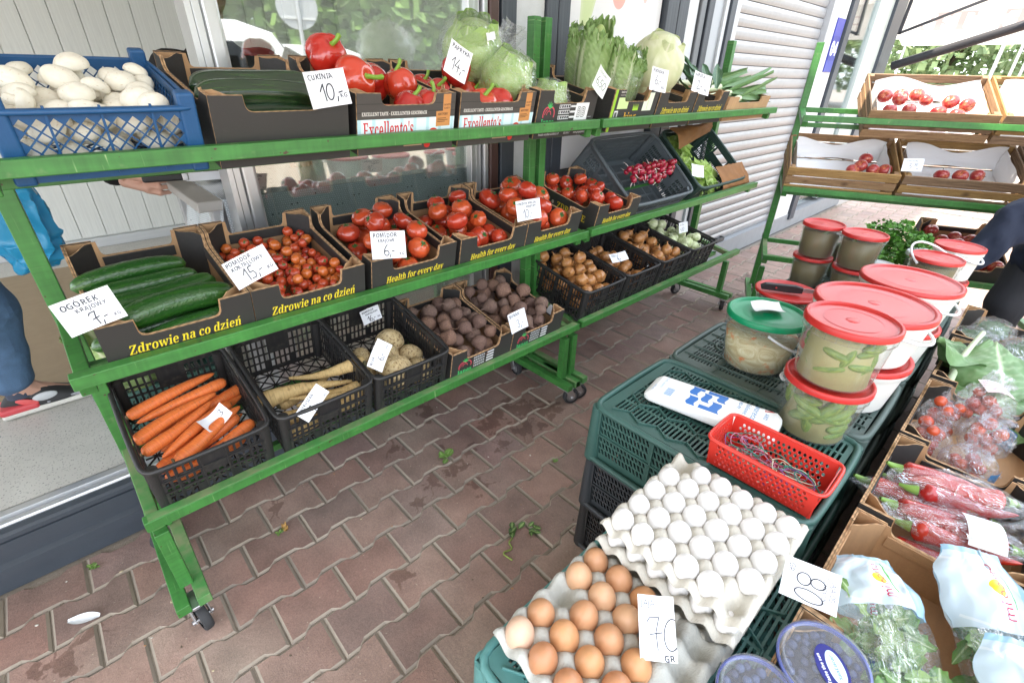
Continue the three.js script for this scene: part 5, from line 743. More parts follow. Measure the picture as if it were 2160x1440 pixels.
// ---------------------------------------------------------------- upturned crates serving as a table
function upturned(label, x0, z0, y0, W, D, H, mat, style = 'hex') {
  const c = thing('upturned_crate', label, 'crate', [x0, y0, z0], 0, 'upturned plastic crates');
  const key = ['up', W, D, H, style].join();
  const G = (cartonGeo[key] ??= (() => {
    const deckH = [], n = style === 'hex' ? Math.round((D - 0.06) / 0.0125) : Math.round((D - 0.06) / 0.011), rows = style === 'hex' ? 6 : 5;
    for (let r = 0; r < rows; r++) for (let i = 0; i < n; i++) { if (i % 9 === 8 && style !== 'hex') continue; const sx = (W - 0.06) / rows; deckH.push(rectHole(0.03 + r * sx + 0.003, 0.03 + i * (D - 0.06) / n + 0.0025, sx - 0.007, (D - 0.06) / n - 0.0055)); }
    const deck = holed(W - 0.02, D - 0.02, deckH, 0.004).rotateX(Math.PI / 2).translate(0.01, H - 0.004, 0.01);
    const ribs = []; const B = (a, b) => ribs.push(bar([a[0], H - 0.003, a[1]], [b[0], H - 0.003, b[1]], 0.0042, 0.01));
    if (style === 'hex') { const s = 0.052; for (let i = -1; i < 8; i++) for (let j = -1; j < 14; j++) { const cx = i * s * 1.5, cz = (j + (i & 1) * 0.5) * s * 1.732; for (const a of [0, 1, 2]) { const p = [cx + s * Math.cos(a * Math.PI / 3), cz + s * Math.sin(a * Math.PI / 3)], q = [cx + s * Math.cos((a + 1) * Math.PI / 3), cz + s * Math.sin((a + 1) * Math.PI / 3)]; if ([p, q].every(([x, z]) => x > 0.012 && x < W - 0.012 && z > 0.012 && z < D - 0.012)) B(p, q); } } }
    else { for (let i = 1; i < 6; i++) B([W * i / 6, 0.015], [W * i / 6, D - 0.015]); for (let i = 1; i < 4; i++) B([0.015, D * i / 4], [W - 0.015, D * i / 4]); ribs.push(new THREE.TorusGeometry(0.03, 0.004, 6, 24).rotateX(Math.PI / 2).translate(W / 2, H - 0.001, 0.1)); }
    const rimG = ringRim(W, D, H - 0.004, 0.009, 0.035).translate(0, 0, D);
    const flange = ringRim(W + 0.016, D + 0.016, 0.012, 0.009, 0.03).translate(-0.008, 0, D + 0.008);
    const wall = (w) => { const hs = [], rows2 = 2, cols = Math.round((w - 0.06) / 0.16), hh = (H - 0.06) / rows2; for (let c2 = 0; c2 < cols; c2++) for (let r = 0; r < rows2; r++) { const cw = (w - 0.06) / cols, m = Math.round((cw - 0.012) / 0.0125); for (let i = 0; i < m; i++) for (let k = 0; k < 3; k++) hs.push(rectHole(0.03 + c2 * cw + 0.008 + i * 0.0125, 0.03 + r * (hh + 0.006) + k * hh / 3 + 0.003, 0.0068, hh / 3 - 0.006, -0.007)); } return holed(w, H - 0.012, hs, 0.003); };
    const wribs = (w) => { const r = []; const cols = Math.round((w - 0.06) / 0.16); for (let i = 0; i <= cols; i++) r.push(box(0.006, H - 0.03, 0.007, 0.03 + i * (w - 0.06) / cols, H / 2, 0)); r.push(box(w - 0.04, 0.006, 0.007, w / 2, H * 0.5, 0)); return merge(r); };
    const posts = [[0.012, 0.012], [W - 0.012, 0.012], [0.012, D - 0.012], [W - 0.012, D - 0.012]].map(([x, z]) => new THREE.CylinderGeometry(0.02, 0.028, H - 0.008, 14).translate(x, H / 2 - 0.002, z));
    return { deck, ribs: merge(ribs), rimG, flange, wx: wall(D), wz: wall(W), rx: wribs(D), rz: wribs(W), posts };
  })());
  const dk = part(c, 'deck', G.deck, mat); part(dk, 'deck_ribs', G.ribs, mat); part(c, 'rim', G.rimG, mat); part(c, 'flange', G.flange, mat); for (const p of G.posts) part(c, 'corner_post', p, mat);
  for (const [x, z, ry, g, r] of [[0.004, 0, -Math.PI / 2, G.wx, G.rx], [W - 0.001, 0, -Math.PI / 2, G.wx, G.rx], [0, 0.001, 0, G.wz, G.rz], [0, D - 0.004, 0, G.wz, G.rz]]) { const w = part(c, 'wall', g, mat); w.position.set(x, 0.006, z); w.rotation.y = ry; const q = part(w, 'wall_ribs', r, mat); q.position.z = ry ? 0.005 : z < 0.1 ? -0.003 : 0.005; }
  return c;
}
const GG = M([0.075, 0.11, 0.095], 0.5, { map: speck }), DGREY = M([0.04, 0.045, 0.05], 0.5, { map: speck }), SAGE = M([0.085, 0.12, 0.105], 0.5, { map: speck });
const YB = [0, 0.202, 0.404];
upturned('black upturned crate at the bottom of the first stack', 0.885, 0.405, YB[0], 0.4, 0.59, 0.2, BLACKP);
upturned('dark grey upturned crate in the middle of the first stack', 0.885, 0.405, YB[1], 0.4, 0.59, 0.2, DGREY);
upturned('dark green upturned crate with honeycomb top under the white bags', 0.885, 0.405, YB[2], 0.4, 0.59, 0.2, TEALP);
[1.31, 1.735, 2.16, 2.585].forEach((x, i) => YB.forEach((y, k) => upturned(['lowest', 'middle', 'topmost'][k] + ' upturned crate of the ' + ['second', 'third', 'fourth', 'fifth'][i] + ' table stack, grey green', x, 0.405, y, 0.4, 0.59, 0.2, [GG, SAGE, GG, SAGE][i], 'slot')));
upturned('lower teal upturned crate under the egg trays', 0.215, 0.672, 0.0, 0.62, 0.4, 0.25, TEALL);
upturned('upper teal upturned crate carrying the egg trays', 0.215, 0.672, 0.252, 0.62, 0.4, 0.246, TEALL);
// ---------------------------------------------------------------- eggs
{
  const PULP = M([0.5, 0.5, 0.45], 0.95, { map: speck, bumpMap: speckFine, bumpScale: 0.0012, side: DS }), PULP2 = M([0.6, 0.57, 0.49], 0.95, { map: speck, bumpMap: speckFine, bumpScale: 0.0012, side: DS });
  const tray = (nx, nz_, px, pz, H) => {
    const W = nx * px + 0.014, D = nz_ * pz + 0.014, ix = nx * 10 + 4, iz = nz_ * 10 + 4;
    const top = (u, v) => { const x = u * W - 0.007, z = v * D - 0.007, fx = (x / px) * 2 * Math.PI, fz = (z / pz) * 2 * Math.PI, inx = x > 0 && x < nx * px && z > 0 && z < nz_ * pz; let h = H * (0.5 + 0.25 * (Math.cos(fx) + Math.cos(fz))); h = H * Math.pow(h / H, 0.85); const e = Math.max(0, Math.max(-x, x - nx * px, -z, z - nz_ * pz)); if (e > 0) h = h * 0.92 - e * 1.2; h = Math.min(h, H * 0.9 + 0.002 * nz(x * 60, z * 60, 1)); return [x, h + 0.0012 * nz(x * 90, 3, z * 90), z]; };
    return merge([sheet(ix, iz, (u, v) => top(u, 1 - v)), sheet(ix, iz, (u, v) => { const q = top(u, 1 - v); q[1] -= 0.0022; return q; })]);
  };
  const ORD = ['first', 'second', 'third', 'fourth', 'fifth', 'sixth'];
  const egg = ball(26, 20, (v) => { const t = v.y; const s = 0.0243 * (1 - 0.09 * t); v.x *= s; v.z *= s; v.y *= 0.0308; });
  const eggTex = tex(64, 64, (u, v) => 0.97 + 0.05 * tn(u, v, 8, 3), false);
  const WE = MP([0.83, 0.81, 0.78], 0.42, { map: eggTex }), BE = [[0.55, 0.28, 0.14], [0.62, 0.36, 0.2], [0.5, 0.23, 0.11], [0.68, 0.45, 0.31], [0.58, 0.29, 0.13]].map((c) => MP(c, 0.42, { map: eggTex }));
  // white eggs: pile of three trays, the top one open to view
  const tg = tray(5, 6, 0.06, 0.0485, 0.046), x0 = 0.535, z0 = 0.7;
  ['bottom cardboard egg tray of the white egg pile', 'middle cardboard egg tray of the white egg pile', 'top cardboard egg tray full of white eggs'].forEach((l, k) => { const t = solo('egg_tray', l, 'egg tray', tg, PULP2, 'moulded egg trays'); t.position.set(x0 + k * 0.002, 0.502 + k * 0.052, z0 + (k - 1) * 0.003); });
  for (let i = 0; i < 5; i++) for (let j = 0; j < 6; j++) { if ((i === 4 && j === 0) || (i === 0 && j === 5) || (i === 3 && j === 0 && false)) continue; const e = solo('egg', `white egg, ${ORD[i]} row from the brown eggs, ${ORD[j]} counted from the aisle`, 'egg', egg, WE, 'white eggs'); e.position.set(x0 + (i + 0.5) * 0.06 + 0.004, 0.606 + 0.0315 + rr(-0.001, 0.001), z0 + (j + 0.5) * 0.0485 + 0.003); e.rotation.set(rr(-0.12, 0.12), rr(0, 6), rr(-0.12, 0.12)); e.scale.setScalar(rr(0.97, 1.04)); }
  for (let i = 0; i < 5; i++) for (let j = 0; j < 6; j++) { if (i > 0 && j > 0 && j < 5 && i < 4) continue; const e = solo('egg', 'white egg showing from under the top tray', 'egg', egg, WE, 'white eggs in the middle tray'); e.position.set(x0 + (i + 0.5) * 0.06 + 0.002, 0.554 + 0.0285, z0 + (j + 0.5) * 0.0485); e.scale.setScalar(0.93); }
  // brown eggs
  const bg = tray(5, 5, 0.0562, 0.0595, 0.05), bx = 0.262, bz = 0.684;
  ['lower cardboard tray under the brown eggs', 'cardboard tray of brown eggs with the 70 card'].forEach((l, k) => { const t = solo('egg_tray', l, 'egg tray', bg, PULP, 'moulded egg trays'); t.position.set(bx - k * 0.003, 0.5 + k * 0.012, bz); });
  const gone = new Set(['4,0', '4,4', '2,0', '2,4', '3,4']); const empt = new Set(['1,0', '3,0']);
  const have = [[0, 0, 3], [0, 1, 2], [1, 0, 0], [1, 1, 0], [2, 1, 0], [1, 2, 2], [0, 2, 2], [2, 2, 0], [3, 0, 1], [4, 0, 0], [4, 1, 0], [3, 1, 0], [3, 2, 4], [4, 2, 0], [3, 3, 4], [2, 3, 2], [1, 3, 0], [0, 3, 0], [4, 3, 2]];
  const pick = [[0, 0], [1, 0], [3, 0], [4, 0], [0, 1], [1, 1], [2, 1], [3, 1], [4, 1], [0, 2], [1, 2], [2, 2], [3, 2], [4, 2], [0, 3], [1, 3], [2, 3], [3, 3]];
  pick.forEach(([i, j], n) => { const e = solo('egg', `brown egg, ${ORD[i]} row counted towards the white eggs, ${ORD[j]} from the aisle`, 'egg', egg, BE[[3, 0, 1, 0, 2, 4, 0, 1, 0, 2, 4, 0, 1, 4, 0, 2, 4, 0][n]], 'brown eggs'); e.position.set(bx - 0.003 + (i + 0.5) * 0.0562, 0.512 + 0.034 + rr(-0.001, 0.001), bz + (j + 0.5) * 0.0595); e.rotation.set(rr(-0.15, 0.15), rr(0, 6), rr(-0.15, 0.15)); e.scale.setScalar(rr(1.1, 1.18)); });
}
// ---------------------------------------------------------------- red basket with rubber bands, roll of white bags
{
  const RED = MP([0.62, 0.035, 0.022], 0.35, { clearcoat: 0.2 });
  const b = thing('plastic_basket', 'small red perforated plastic basket full of rubber bands', 'basket', [0.895, 0.607, 0.74], 0);
  const dots = (w, h) => { const hs = []; const n = Math.round((w - 0.03) / 0.0125); for (let j = 0; j < 5; j++) for (let i = 0; i < n; i++) { const cx = 0.015 + (i + 0.5 + (j & 1) * 0.5) * (w - 0.03) / (n + 0.5), cy = 0.014 + j * 0.0125, a = 0.0043, q = []; for (let k = 0; k < 8; k++) q.push([cx + a * 0.9 * Math.cos(k * Math.PI / 4), cy + a * 1.25 * Math.sin(k * Math.PI / 4)]); hs.push(q); } return holed(w, h, hs, 0.0022); };
  const W = 0.135, D = 0.255, H = 0.082, slope = 0.12;
  part(b, 'floor', rbox(W - 0.03, 0.003, D - 0.03, W / 2, 0.003, D / 2), RED);
  const mk = (w, x, z, ry, s) => { const g = dots(w - 0.012, H); g.translate(-(w - 0.012) / 2, 0, 0).rotateX(s * slope); const m = part(b, 'wall', g, RED); m.position.set(x, 0.002, z); m.rotation.y = ry; };
  mk(W, W / 2, 0.012, Math.PI, 1); mk(W, W / 2, D - 0.012, 0, 1); mk(D, 0.012, D / 2, -Math.PI / 2, 1); mk(D, W - 0.012, D / 2, Math.PI / 2, 1);
  part(b, 'rim', ringRim(W + 0.008, D + 0.008, H, 0.0045, 0.02).translate(-0.004, 0, D + 0.004), RED);
  const cols = [[0.02, 0.22, 0.16], [0.25, 0.08, 0.3], [0.35, 0.04, 0.06], [0.6, 0.62, 0.45], [0.03, 0.3, 0.22], [0.5, 0.2, 0.3]].map((c) => M(c, 0.5)); reseed(401);
  for (let i = 0; i < 44; i++) { const n = 10, r = rr(0.02, 0.04), pts = []; const cx = rr(0.035, W - 0.035), cz = rr(0.04, D - 0.04), y = 0.012 + rr(0, 0.048); for (let k = 0; k < n; k++) { const a = (k / n) * 6.283; pts.push([clamp(cx + Math.cos(a) * r * rr(0.5, 1), 0.012, W - 0.012), y + rr(-0.008, 0.01), clamp(cz + Math.sin(a) * r * rr(0.7, 1.5), 0.012, D - 0.012)]); } const m = solo('rubber_band', 'thin coloured rubber band in the red basket', 'rubber band', tube(pts, 0.0011, 48, 5, true), cols[i % 6], 'rubber bands'); m.position.copy(b.position); }
  const bt = canvasTex(384, 1024, (x, w, h) => {
    x.fillStyle = '#f1f2ef'; x.fillRect(0, 0, w, h); x.save();
    x.fillStyle = '#3a78b0'; x.font = 'bold 48px sans-serif'; x.fillStyle = '#c23a35'; x.beginPath(); x.moveTo(30, 150); x.lineTo(62, 80); x.lineTo(94, 150); x.closePath(); x.fill(); x.fillStyle = '#f1f2ef'; x.beginPath(); x.moveTo(50, 146); x.lineTo(62, 114); x.lineTo(74, 146); x.fill();
    x.fillStyle = '#3f7fb6'; x.font = 'bold 40px sans-serif'; x.fillText('AKO', 110, 140); x.font = 'bold 58px sans-serif'; x.fillText('woreczki', 40, 222); x.font = 'bold 42px sans-serif'; x.fillText('foliowe', 60, 282); x.font = 'bold 36px sans-serif'; x.fillText('HD-PE', 60, 336);
    x.fillStyle = '#1f6fc4'; const wave = (x0, y0, w2, h2) => { x.beginPath(); x.moveTo(x0, y0); x.bezierCurveTo(x0 + w2 * 0.3, y0 - 40, x0 + w2 * 0.7, y0 + 30, x0 + w2, y0 - 20); x.lineTo(x0 + w2, y0 - 20 + h2); x.bezierCurveTo(x0 + w2 * 0.7, y0 + 30 + h2, x0 + w2 * 0.3, y0 - 40 + h2, x0, y0 + h2); x.fill(); };
    wave(60, 430, 110, 60); wave(190, 440, 130, 70); wave(110, 540, 120, 56); wave(60, 640, 120, 62); wave(200, 620, 120, 66); x.fillRect(60, 450, 44, 120); x.fillRect(276, 460, 44, 120); x.fillRect(60, 600, 40, 80);
    x.fillStyle = '#6e9fcf'; for (let i = 0; i < 14; i++) x.fillRect(200 + i * 8, 800, 3 + (i % 3) * 2, 60); x.font = '26px sans-serif'; x.fillText('PE-HD 14x4x32', 60, 920); x.fillText('500 szt', 210, 965); x.restore();
  });
  const g = rbox(0.14, 0.05, 0.36, 0, 0.025, 0, 0.02); deform(g, (v) => { v.y += 0.006 * Math.sin(v.z * 9) * (v.y > 0.03 ? 1 : 0) + 0.003 * nz(v.x * 20, 1, v.z * 20); const e = smoothstep(Math.abs(v.z), 0.13, 0.18); v.y *= 1 - 0.3 * e; v.x *= 1 - 0.12 * e; });
  const gi = g.index ? g.toNonIndexed() : g, p = gi.attributes.position, uv = new Float32Array(p.count * 2); for (let i = 0; i < p.count; i++) { uv[i * 2] = 0.5 - p.getX(i) / 0.15; uv[i * 2 + 1] = 0.5 + p.getZ(i) / 0.37; } gi.setAttribute('uv', new THREE.BufferAttribute(uv, 2));
  const m = solo('bag_pack', 'white pack of plastic bags with blue printing on the crate top', 'bag pack', gi, MP(0xffffff, 0.32, { map: bt, clearcoat: 0.2 })); m.position.set(1.095, 0.609, 0.655); m.rotation.y = R(9.7);
}
// ---------------------------------------------------------------- tubs
const REDL = MP([0.52, 0.026, 0.022], 0.36, { map: speck }), GRNL = MP([0.0, 0.25, 0.1], 0.4, { map: speck });
const CLEARP = MP([0.96, 0.98, 0.97], 0.14, { transmission: 0.95, thickness: 0, ior: 1.45, side: DS }), MILKY = MP([0.86, 0.85, 0.8], 0.4, { transmission: 0.3, thickness: 0, side: DS });
const BRINE = M([0.34, 0.3, 0.12], 0.45, { map: speck }), BRINE2 = M([0.14, 0.1, 0.03], 0.4, { map: speck }), WHITEF = M([0.68, 0.65, 0.55], 0.6, { map: speck });
const pickG = ball(22, 20, (v) => { const b = 1 + 0.04 * nz(v.x * 4, v.y * 4, v.z * 4) + 0.02 * nz(v.x * 12, v.y * 8, v.z * 12); v.x *= 0.38 * b; v.z *= 0.38 * b; });
const pickTex = tex(128, 128, (u, v) => mixc([0.3, 0.42, 0.14], [0.55, 0.6, 0.25], clamp(0.5 + 1.2 * fbm(u * 16, v * 4, 3, 4), 0, 1))); const PICK = MP(0xffffff, 0.35, { map: pickTex, bumpMap: cucBump, bumpScale: 0.002 }), PICKD = MP([0.42, 0.4, 0.25], 0.4, { map: pickTex });
function tub(label, x, y, z, r, h, lidMat, wall, fill, group, o = {}) {
  const t = thing('plastic_tub', label, 'tub', [x, y, z], o.turn ?? 0, group), rb = r * 0.86;
  part(t, 'tub_wall', lathe([[0, 0.002], [rb - 0.004, 0.002], [rb, 0.008], [lerp(rb, r, 0.5), h * 0.5], [r * 0.975, h * 0.82]], 48), wall);
  const col = part(t, 'collar', lathe([[r * 0.975, h * 0.82], [r * 1.02, h * 0.82], [r * 1.03, h * 0.95], [r * 0.99, h * 0.955]], 48), wall);
  if (o.teeth) for (let i = 0; i < 26; i++) part(col, 'collar_rib', box(0.0016, h * 0.12, 0.002, r * 1.03, h * 0.885, 0).rotateY((i / 26) * 6.283), wall);
  if (fill) { const top = o.fillTop ?? 0.8; part(t, o.fillName ?? 'brine', lathe([[0, 0.006], [rb * 0.93, 0.006], [lerp(rb, r, top) * (o.core ?? 0.9), h * top], [0, h * top]], 40), fill); }
  if (lidMat) { const l = part(t, 'lid', lathe([[0, h * 0.985], [r * 0.62, h * 0.985], [r * 0.64, h * 0.972], [r * 0.67, h * 0.985], [r * 0.93, h * 0.98], [r * 0.955, h * 1.02], [r * 1.0, h * 1.03], [r * 1.045, h * 1.015], [r * 1.05, h * 0.93], [r * 1.03, h * 0.925]], 56), lidMat); part(l, 'lid_boss', lathe([[0, h * 0.985 + 0.003], [0.012, h * 0.985 + 0.002], [0.016, h * 0.985]], 20), lidMat); }
  if (o.handle) { const n = 16, pts = []; for (let i = 0; i <= n; i++) { const a = (i / n) * Math.PI; pts.push([Math.cos(a) * r * 1.06, h * 0.86 - Math.sin(a) * o.handle, Math.sin(a) * r * 1.1]); } part(t, 'handle', new THREE.TubeGeometry(new THREE.CatmullRomCurve3(pts.map((q) => V3(...q))), 40, 0.0042, 7), MP([0.85, 0.87, 0.88], 0.35, { transmission: 0.3, thickness: 0 })).rotation.y = o.handleTurn ?? 0; }
  return t;
}
function pickles(t, x, y, z, r, h, n, mat, label, group, seedN, s0 = 0.04) { reseed(seedN); for (let i = 0; i < n; i++) { const a = rr(0, 6.283), yy = rr(0.14, 0.74) * h, rad = lerp(r * 0.86, r, yy / h) - 0.0255; const p = solo('pickled_cucumber', label, 'cucumber', pickG, mat, group); p.position.set(x + Math.cos(a) * rad, y + yy, z + Math.sin(a) * rad); p.rotation.set(Math.PI / 2 + rr(-0.6, 0.6) + (i % 4 === 0 ? 1.3 : 0), -a, 0, 'YXZ'); p.scale.setScalar(s0 * rr(0.85, 1.1)); } }
tub('lower clear tub of pickled cucumbers standing on the crates', 1.255, 0.606, 0.872, 0.1, 0.165, REDL, CLEARP, BRINE, 'pickle tubs', { core: 0.58, teeth: true, handle: 0.03, handleTurn: 2.2 });
pickles(0, 1.255, 0.606, 0.872, 0.1, 0.165, 26, PICK, 'green pickled cucumber in the lower near tub', 'pickles in the lower near tub', 501, 0.04);
tub('upper clear tub of cloudy pickles with a red lid, nearest to the aisle', 1.25, 0.778, 0.873, 0.101, 0.165, REDL, CLEARP, BRINE, 'pickle tubs', { core: 0.76, teeth: true });
pickles(0, 1.25, 0.778, 0.873, 0.101, 0.165, 22, PICK, 'pickled cucumber in the cloudy upper tub', 'pickles in the cloudy tub', 503, 0.036);
tub('lower white bucket with a red lid in the second stack', 1.51, 0.606, 0.868, 0.138, 0.15, REDL, MILKY, WHITEF, 'white buckets', { fillName: 'contents' });
tub('upper white bucket with a wide red lid in the second stack', 1.505, 0.762, 0.868, 0.143, 0.15, REDL, MILKY, WHITEF, 'white buckets', { handle: 0.05, handleTurn: 0.4, fillName: 'contents' });
tub('lower white bucket with a red lid in the third stack', 1.875, 0.606, 0.885, 0.13, 0.14, REDL, MILKY, WHITEF, 'white buckets', { fillName: 'contents' });
tub('upper white bucket with a wide red lid in the third stack', 1.87, 0.752, 0.89, 0.135, 0.14, REDL, MILKY, WHITEF, 'white buckets', { handle: 0.05, handleTurn: 0.2, fillName: 'contents' });
{ // green lidded tub of cabbage salad
  const st = tex(512, 256, (u, v) => { const a = fbm(u * 30 + 8 * nz(u * 9, v * 5, 1), v * 14, 3, 4), o = Math.max(0, fbm(u * 14, v * 7, 8, 3) - 0.16) * 5; return mixc(mixc([0.84, 0.8, 0.66], [0.7, 0.62, 0.44], 0.5 + a * 1.4), [0.85, 0.45, 0.22], clamp(o, 0, 0.85)); });
  tub('clear tub of shredded cabbage salad under a green lid', 1.485, 0.606, 0.615, 0.117, 0.185, GRNL, CLEARP, M(0xffffff, 0.6, { map: st, bumpMap: st, bumpScale: 0.004 }), null, { core: 0.985, fillTop: 0.62, handle: 0.075, handleTurn: -0.75, fillName: 'cabbage_salad', turn: 1.2 });
}
tub('shallow tub with a red lid under the long black knife handle', 1.99, 0.606, 0.515, 0.115, 0.09, REDL, CLEARP, BRINE2, null, {});
{ // knife lying on that lid
  const k = thing('kitchen_knife', 'black handled knife lying across a red tub lid', 'knife', [1.95, 0.706, 0.5], R(-62));
  part(k, 'handle', new THREE.ExtrudeGeometry(shapeXY([[-0.07, 0], [-0.075, 0.012], [-0.06, 0.022], [0.05, 0.026], [0.075, 0.02], [0.075, 0.002], [0.03, -0.001]]), { depth: 0.016, bevelEnabled: true, bevelSize: 0.002, bevelThickness: 0.002, bevelSegments: 2 }), M([0.018, 0.018, 0.02], 0.45));
  part(k, 'blade', new THREE.ExtrudeGeometry(shapeXY([[0.075, 0.003], [0.075, 0.02], [0.22, 0.018], [0.25, 0.004]]), { depth: 0.0016, bevelEnabled: false }).translate(0, 0, 0.007), STEEL);
  part(k, 'red_rivet', new THREE.SphereGeometry(0.004, 10, 8).translate(-0.02, 0.012, 0.017), REDL);
}
const DARKP = 'dark pickle tubs';
tub('lower dark tub of gherkins in the pair nearest the shutter', 2.4, 0.606, 0.465, 0.078, 0.135, REDL, CLEARP, BRINE2, DARKP, { core: 0.93 });
tub('upper dark tub of gherkins in the pair nearest the shutter', 2.395, 0.747, 0.468, 0.081, 0.145, REDL, CLEARP, BRINE2, DARKP, { core: 0.93, handle: 0.02, handleTurn: 1 });
tub('lower dark tub of gherkins in the pair beside the parsley', 2.37, 0.606, 0.64, 0.078, 0.135, REDL, CLEARP, BRINE2, DARKP, { core: 0.93 });
tub('upper dark tub of gherkins in the pair beside the parsley', 2.36, 0.747, 0.638, 0.081, 0.145, REDL, CLEARP, BRINE2, DARKP, { core: 0.93, handle: 0.02, handleTurn: 2 });
[[2.395, 0.747, 0.468, 511], [2.36, 0.747, 0.638, 513], [2.4, 0.606, 0.465, 517], [2.37, 0.606, 0.64, 519]].forEach(([x, y, z, s], i) => pickles(0, x, y, z, 0.08, 0.14, 7, PICKD, ['dim gherkin in the upper tub nearest the shutter', 'dim gherkin in the upper tub beside the parsley', 'dim gherkin in the lower tub nearest the shutter', 'dim gherkin in the lower tub beside the parsley'][i], 'gherkins in small tub ' + 'abcd'[i], s, 0.032));
tub('small clear tub with a red lid and green pickles behind the buckets', 2.27, 0.75, 0.9, 0.08, 0.13, REDL, CLEARP, BRINE2, 'far tubs', { handle: -0.05, handleTurn: 2.6, core: 0.9 });
tub('small tub under the red lidded green one', 2.275, 0.606, 0.9, 0.08, 0.135, REDL, CLEARP, WHITEF, 'far tubs', {});
tub('small milky tub with a red lid at the end of the table', 2.5, 0.755, 0.935, 0.08, 0.13, REDL, MILKY, WHITEF, 'far tubs', { handle: 0.03 });
tub('small milky tub under another at the end of the table', 2.505, 0.606, 0.93, 0.08, 0.14, REDL, MILKY, WHITEF, 'far tubs', {});
{ const WL = MP([0.85, 0.87, 0.88], 0.25, { transmission: 0.5, thickness: 0 }), GR = M([0.25, 0.27, 0.12], 0.6, { map: smear });
  tub('clear deli tub of green relish with a clear lid', 2.72, 0.606, 0.83, 0.075, 0.17, WL, CLEARP, GR, 'clear deli tubs', { core: 0.95, fillName: 'relish' });
  tub('low clear deli tub of salad next to the parsley', 2.56, 0.606, 0.7, 0.065, 0.12, WL, CLEARP, GR, 'clear deli tubs', { core: 0.95, fillName: 'relish' }); 
  tub('small clear deli tub behind the dark gherkin tubs', 2.6, 0.606, 0.55, 0.06, 0.2, WL, CLEARP, GR, 'clear deli tubs', { core: 0.95, fillName: 'relish' }); }
{ // parsley bunch
  reseed(601); const p = thing('parsley_bunch', 'large bushy bunch of green parsley behind the tubs', 'parsley', [2.86, 0.61, 0.68]); const gs = [], st = [];
  const lf = (s) => { const g = []; for (let k = 0; k < 3; k++) g.push(sheet(2, 2, (u, v) => [(u - 0.5) * s * 0.55 * Math.sin(0.4 + v * 2.3), v * s * 0.7, 0.12 * s * Math.sin(u * 3 + v * 4)]).rotateZ((k - 1) * 0.85)); return merge(g); };
  const lg = [lf(0.024), lf(0.03), lf(0.019)];
  for (let i = 0; i < 150; i++) { const a = rr(0, 6.283), e = Math.acos(rr(0.0, 1)), R0 = rr(0.13, 0.19), tip = [Math.cos(a) * Math.sin(e) * R0 * 1.15, 0.03 + Math.cos(e) * R0 * 1.1, Math.sin(a) * Math.sin(e) * R0 * 1.05]; st.push(tube([[0.01 * Math.cos(a), 0, 0.01 * Math.sin(a)], [tip[0] * 0.45, tip[1] * 0.62, tip[2] * 0.45], tip], 0.0011, 6, 4)); for (let k = 0; k < 13; k++) { const g = lg[k % 3].clone(); g.rotateX(rr(-1.4, 1.4)).rotateY(rr(0, 6.3)).rotateZ(rr(-0.8, 0.8)).translate(tip[0] + rr(-0.035, 0.035), tip[1] + rr(-0.04, 0.022), tip[2] + rr(-0.035, 0.035)); const q = rr(0.7, 1.3); colorize(g, () => [0.1 * q, 0.27 * q, 0.035 * q]); gs.push(g); } }
  part(p, 'leaves', merge(gs), LEAF).userData.kind = 'stuff'; part(p, 'stems', merge(st), M([0.2, 0.36, 0.1], 0.6)).userData.kind = 'stuff';
}
// ---------------------------------------------------------------- cartons on the far side of the table
const RF = (x, z, y = 0.468) => frameM([x, y, z], 0, -Math.PI / 2);     // carton front faces the aisle end, its width runs along z
[[0.0, 1.062, 0.4], [0.42, 1.062, 0.4], [0.84, 1.062, 0.4], [1.26, 1.062, 0.4], [1.68, 1.062, 0.4], [2.1, 1.062, 0.4], [2.52, 1.062, 0.4]].forEach(([x, z, w], i) => { const n = ['first', 'second', 'third', 'fourth', 'fifth', 'sixth', 'seventh'][i]; for (const k of [0, 1]) upturned((k ? 'upper' : 'lower') + ' dark crate, ' + n + ' along, carrying the cartons beyond the table', x + 0.01, z, k * 0.233, w, 0.62, 0.23, k ? DGREY : BLACKP, 'slot'); });
carton('black carton of blueberry tubs nearest to the eggs', (F.blue = RF(0.29, 1.05, 0.466)), 'plain', { D: 0.395, low: 0.085 });
carton('empty plain cardboard box between blueberries and packed peppers', (F.plain = RF(0.69, 1.05, 0.466)), 'kraft', { D: 0.345, H: 0.135, low: 0.11, inner: KRAFT });
carton('black carton of pointed peppers in clear bags', (F.ppep = RF(1.045, 1.05, 0.466)), 'health', { D: 0.37 });
carton('black carton with bagged cherry tomatoes', (F.btom = RF(1.43, 1.05, 0.466)), 'plain', { D: 0.4, postFront: INK });
carton('black carton of broad cabbage greens', (F.kale = RF(1.86, 1.05, 0.466)), 'plain', { D: 0.4, postFront: INK });
carton('black carton of bagged dill behind the greens', (F.dill = RF(2.29, 1.04, 0.466)), 'plain', { D: 0.4, postFront: INK });
carton('black carton holding a few peppers beside the bagged tomatoes', (F.side1 = RF(1.42, 1.375, 0.466)), 'plain', { D: 0.4, postFront: INK });
carton('black carton of leafy stalks beside the cabbage greens', (F.side2 = RF(1.86, 1.375, 0.466)), 'plain', { D: 0.4, postFront: INK });
carton('cardboard box of bundled soup vegetables at the end of the row', (F.soup = RF(2.29, 1.365, 0.466)), 'kraft', { D: 0.4, inner: KRAFT });
carton('black carton of salad bags beside the empty box', (F.salad = RF(0.84, 1.375, 0.466)), 'plain', { D: 0.4, postFront: INK });
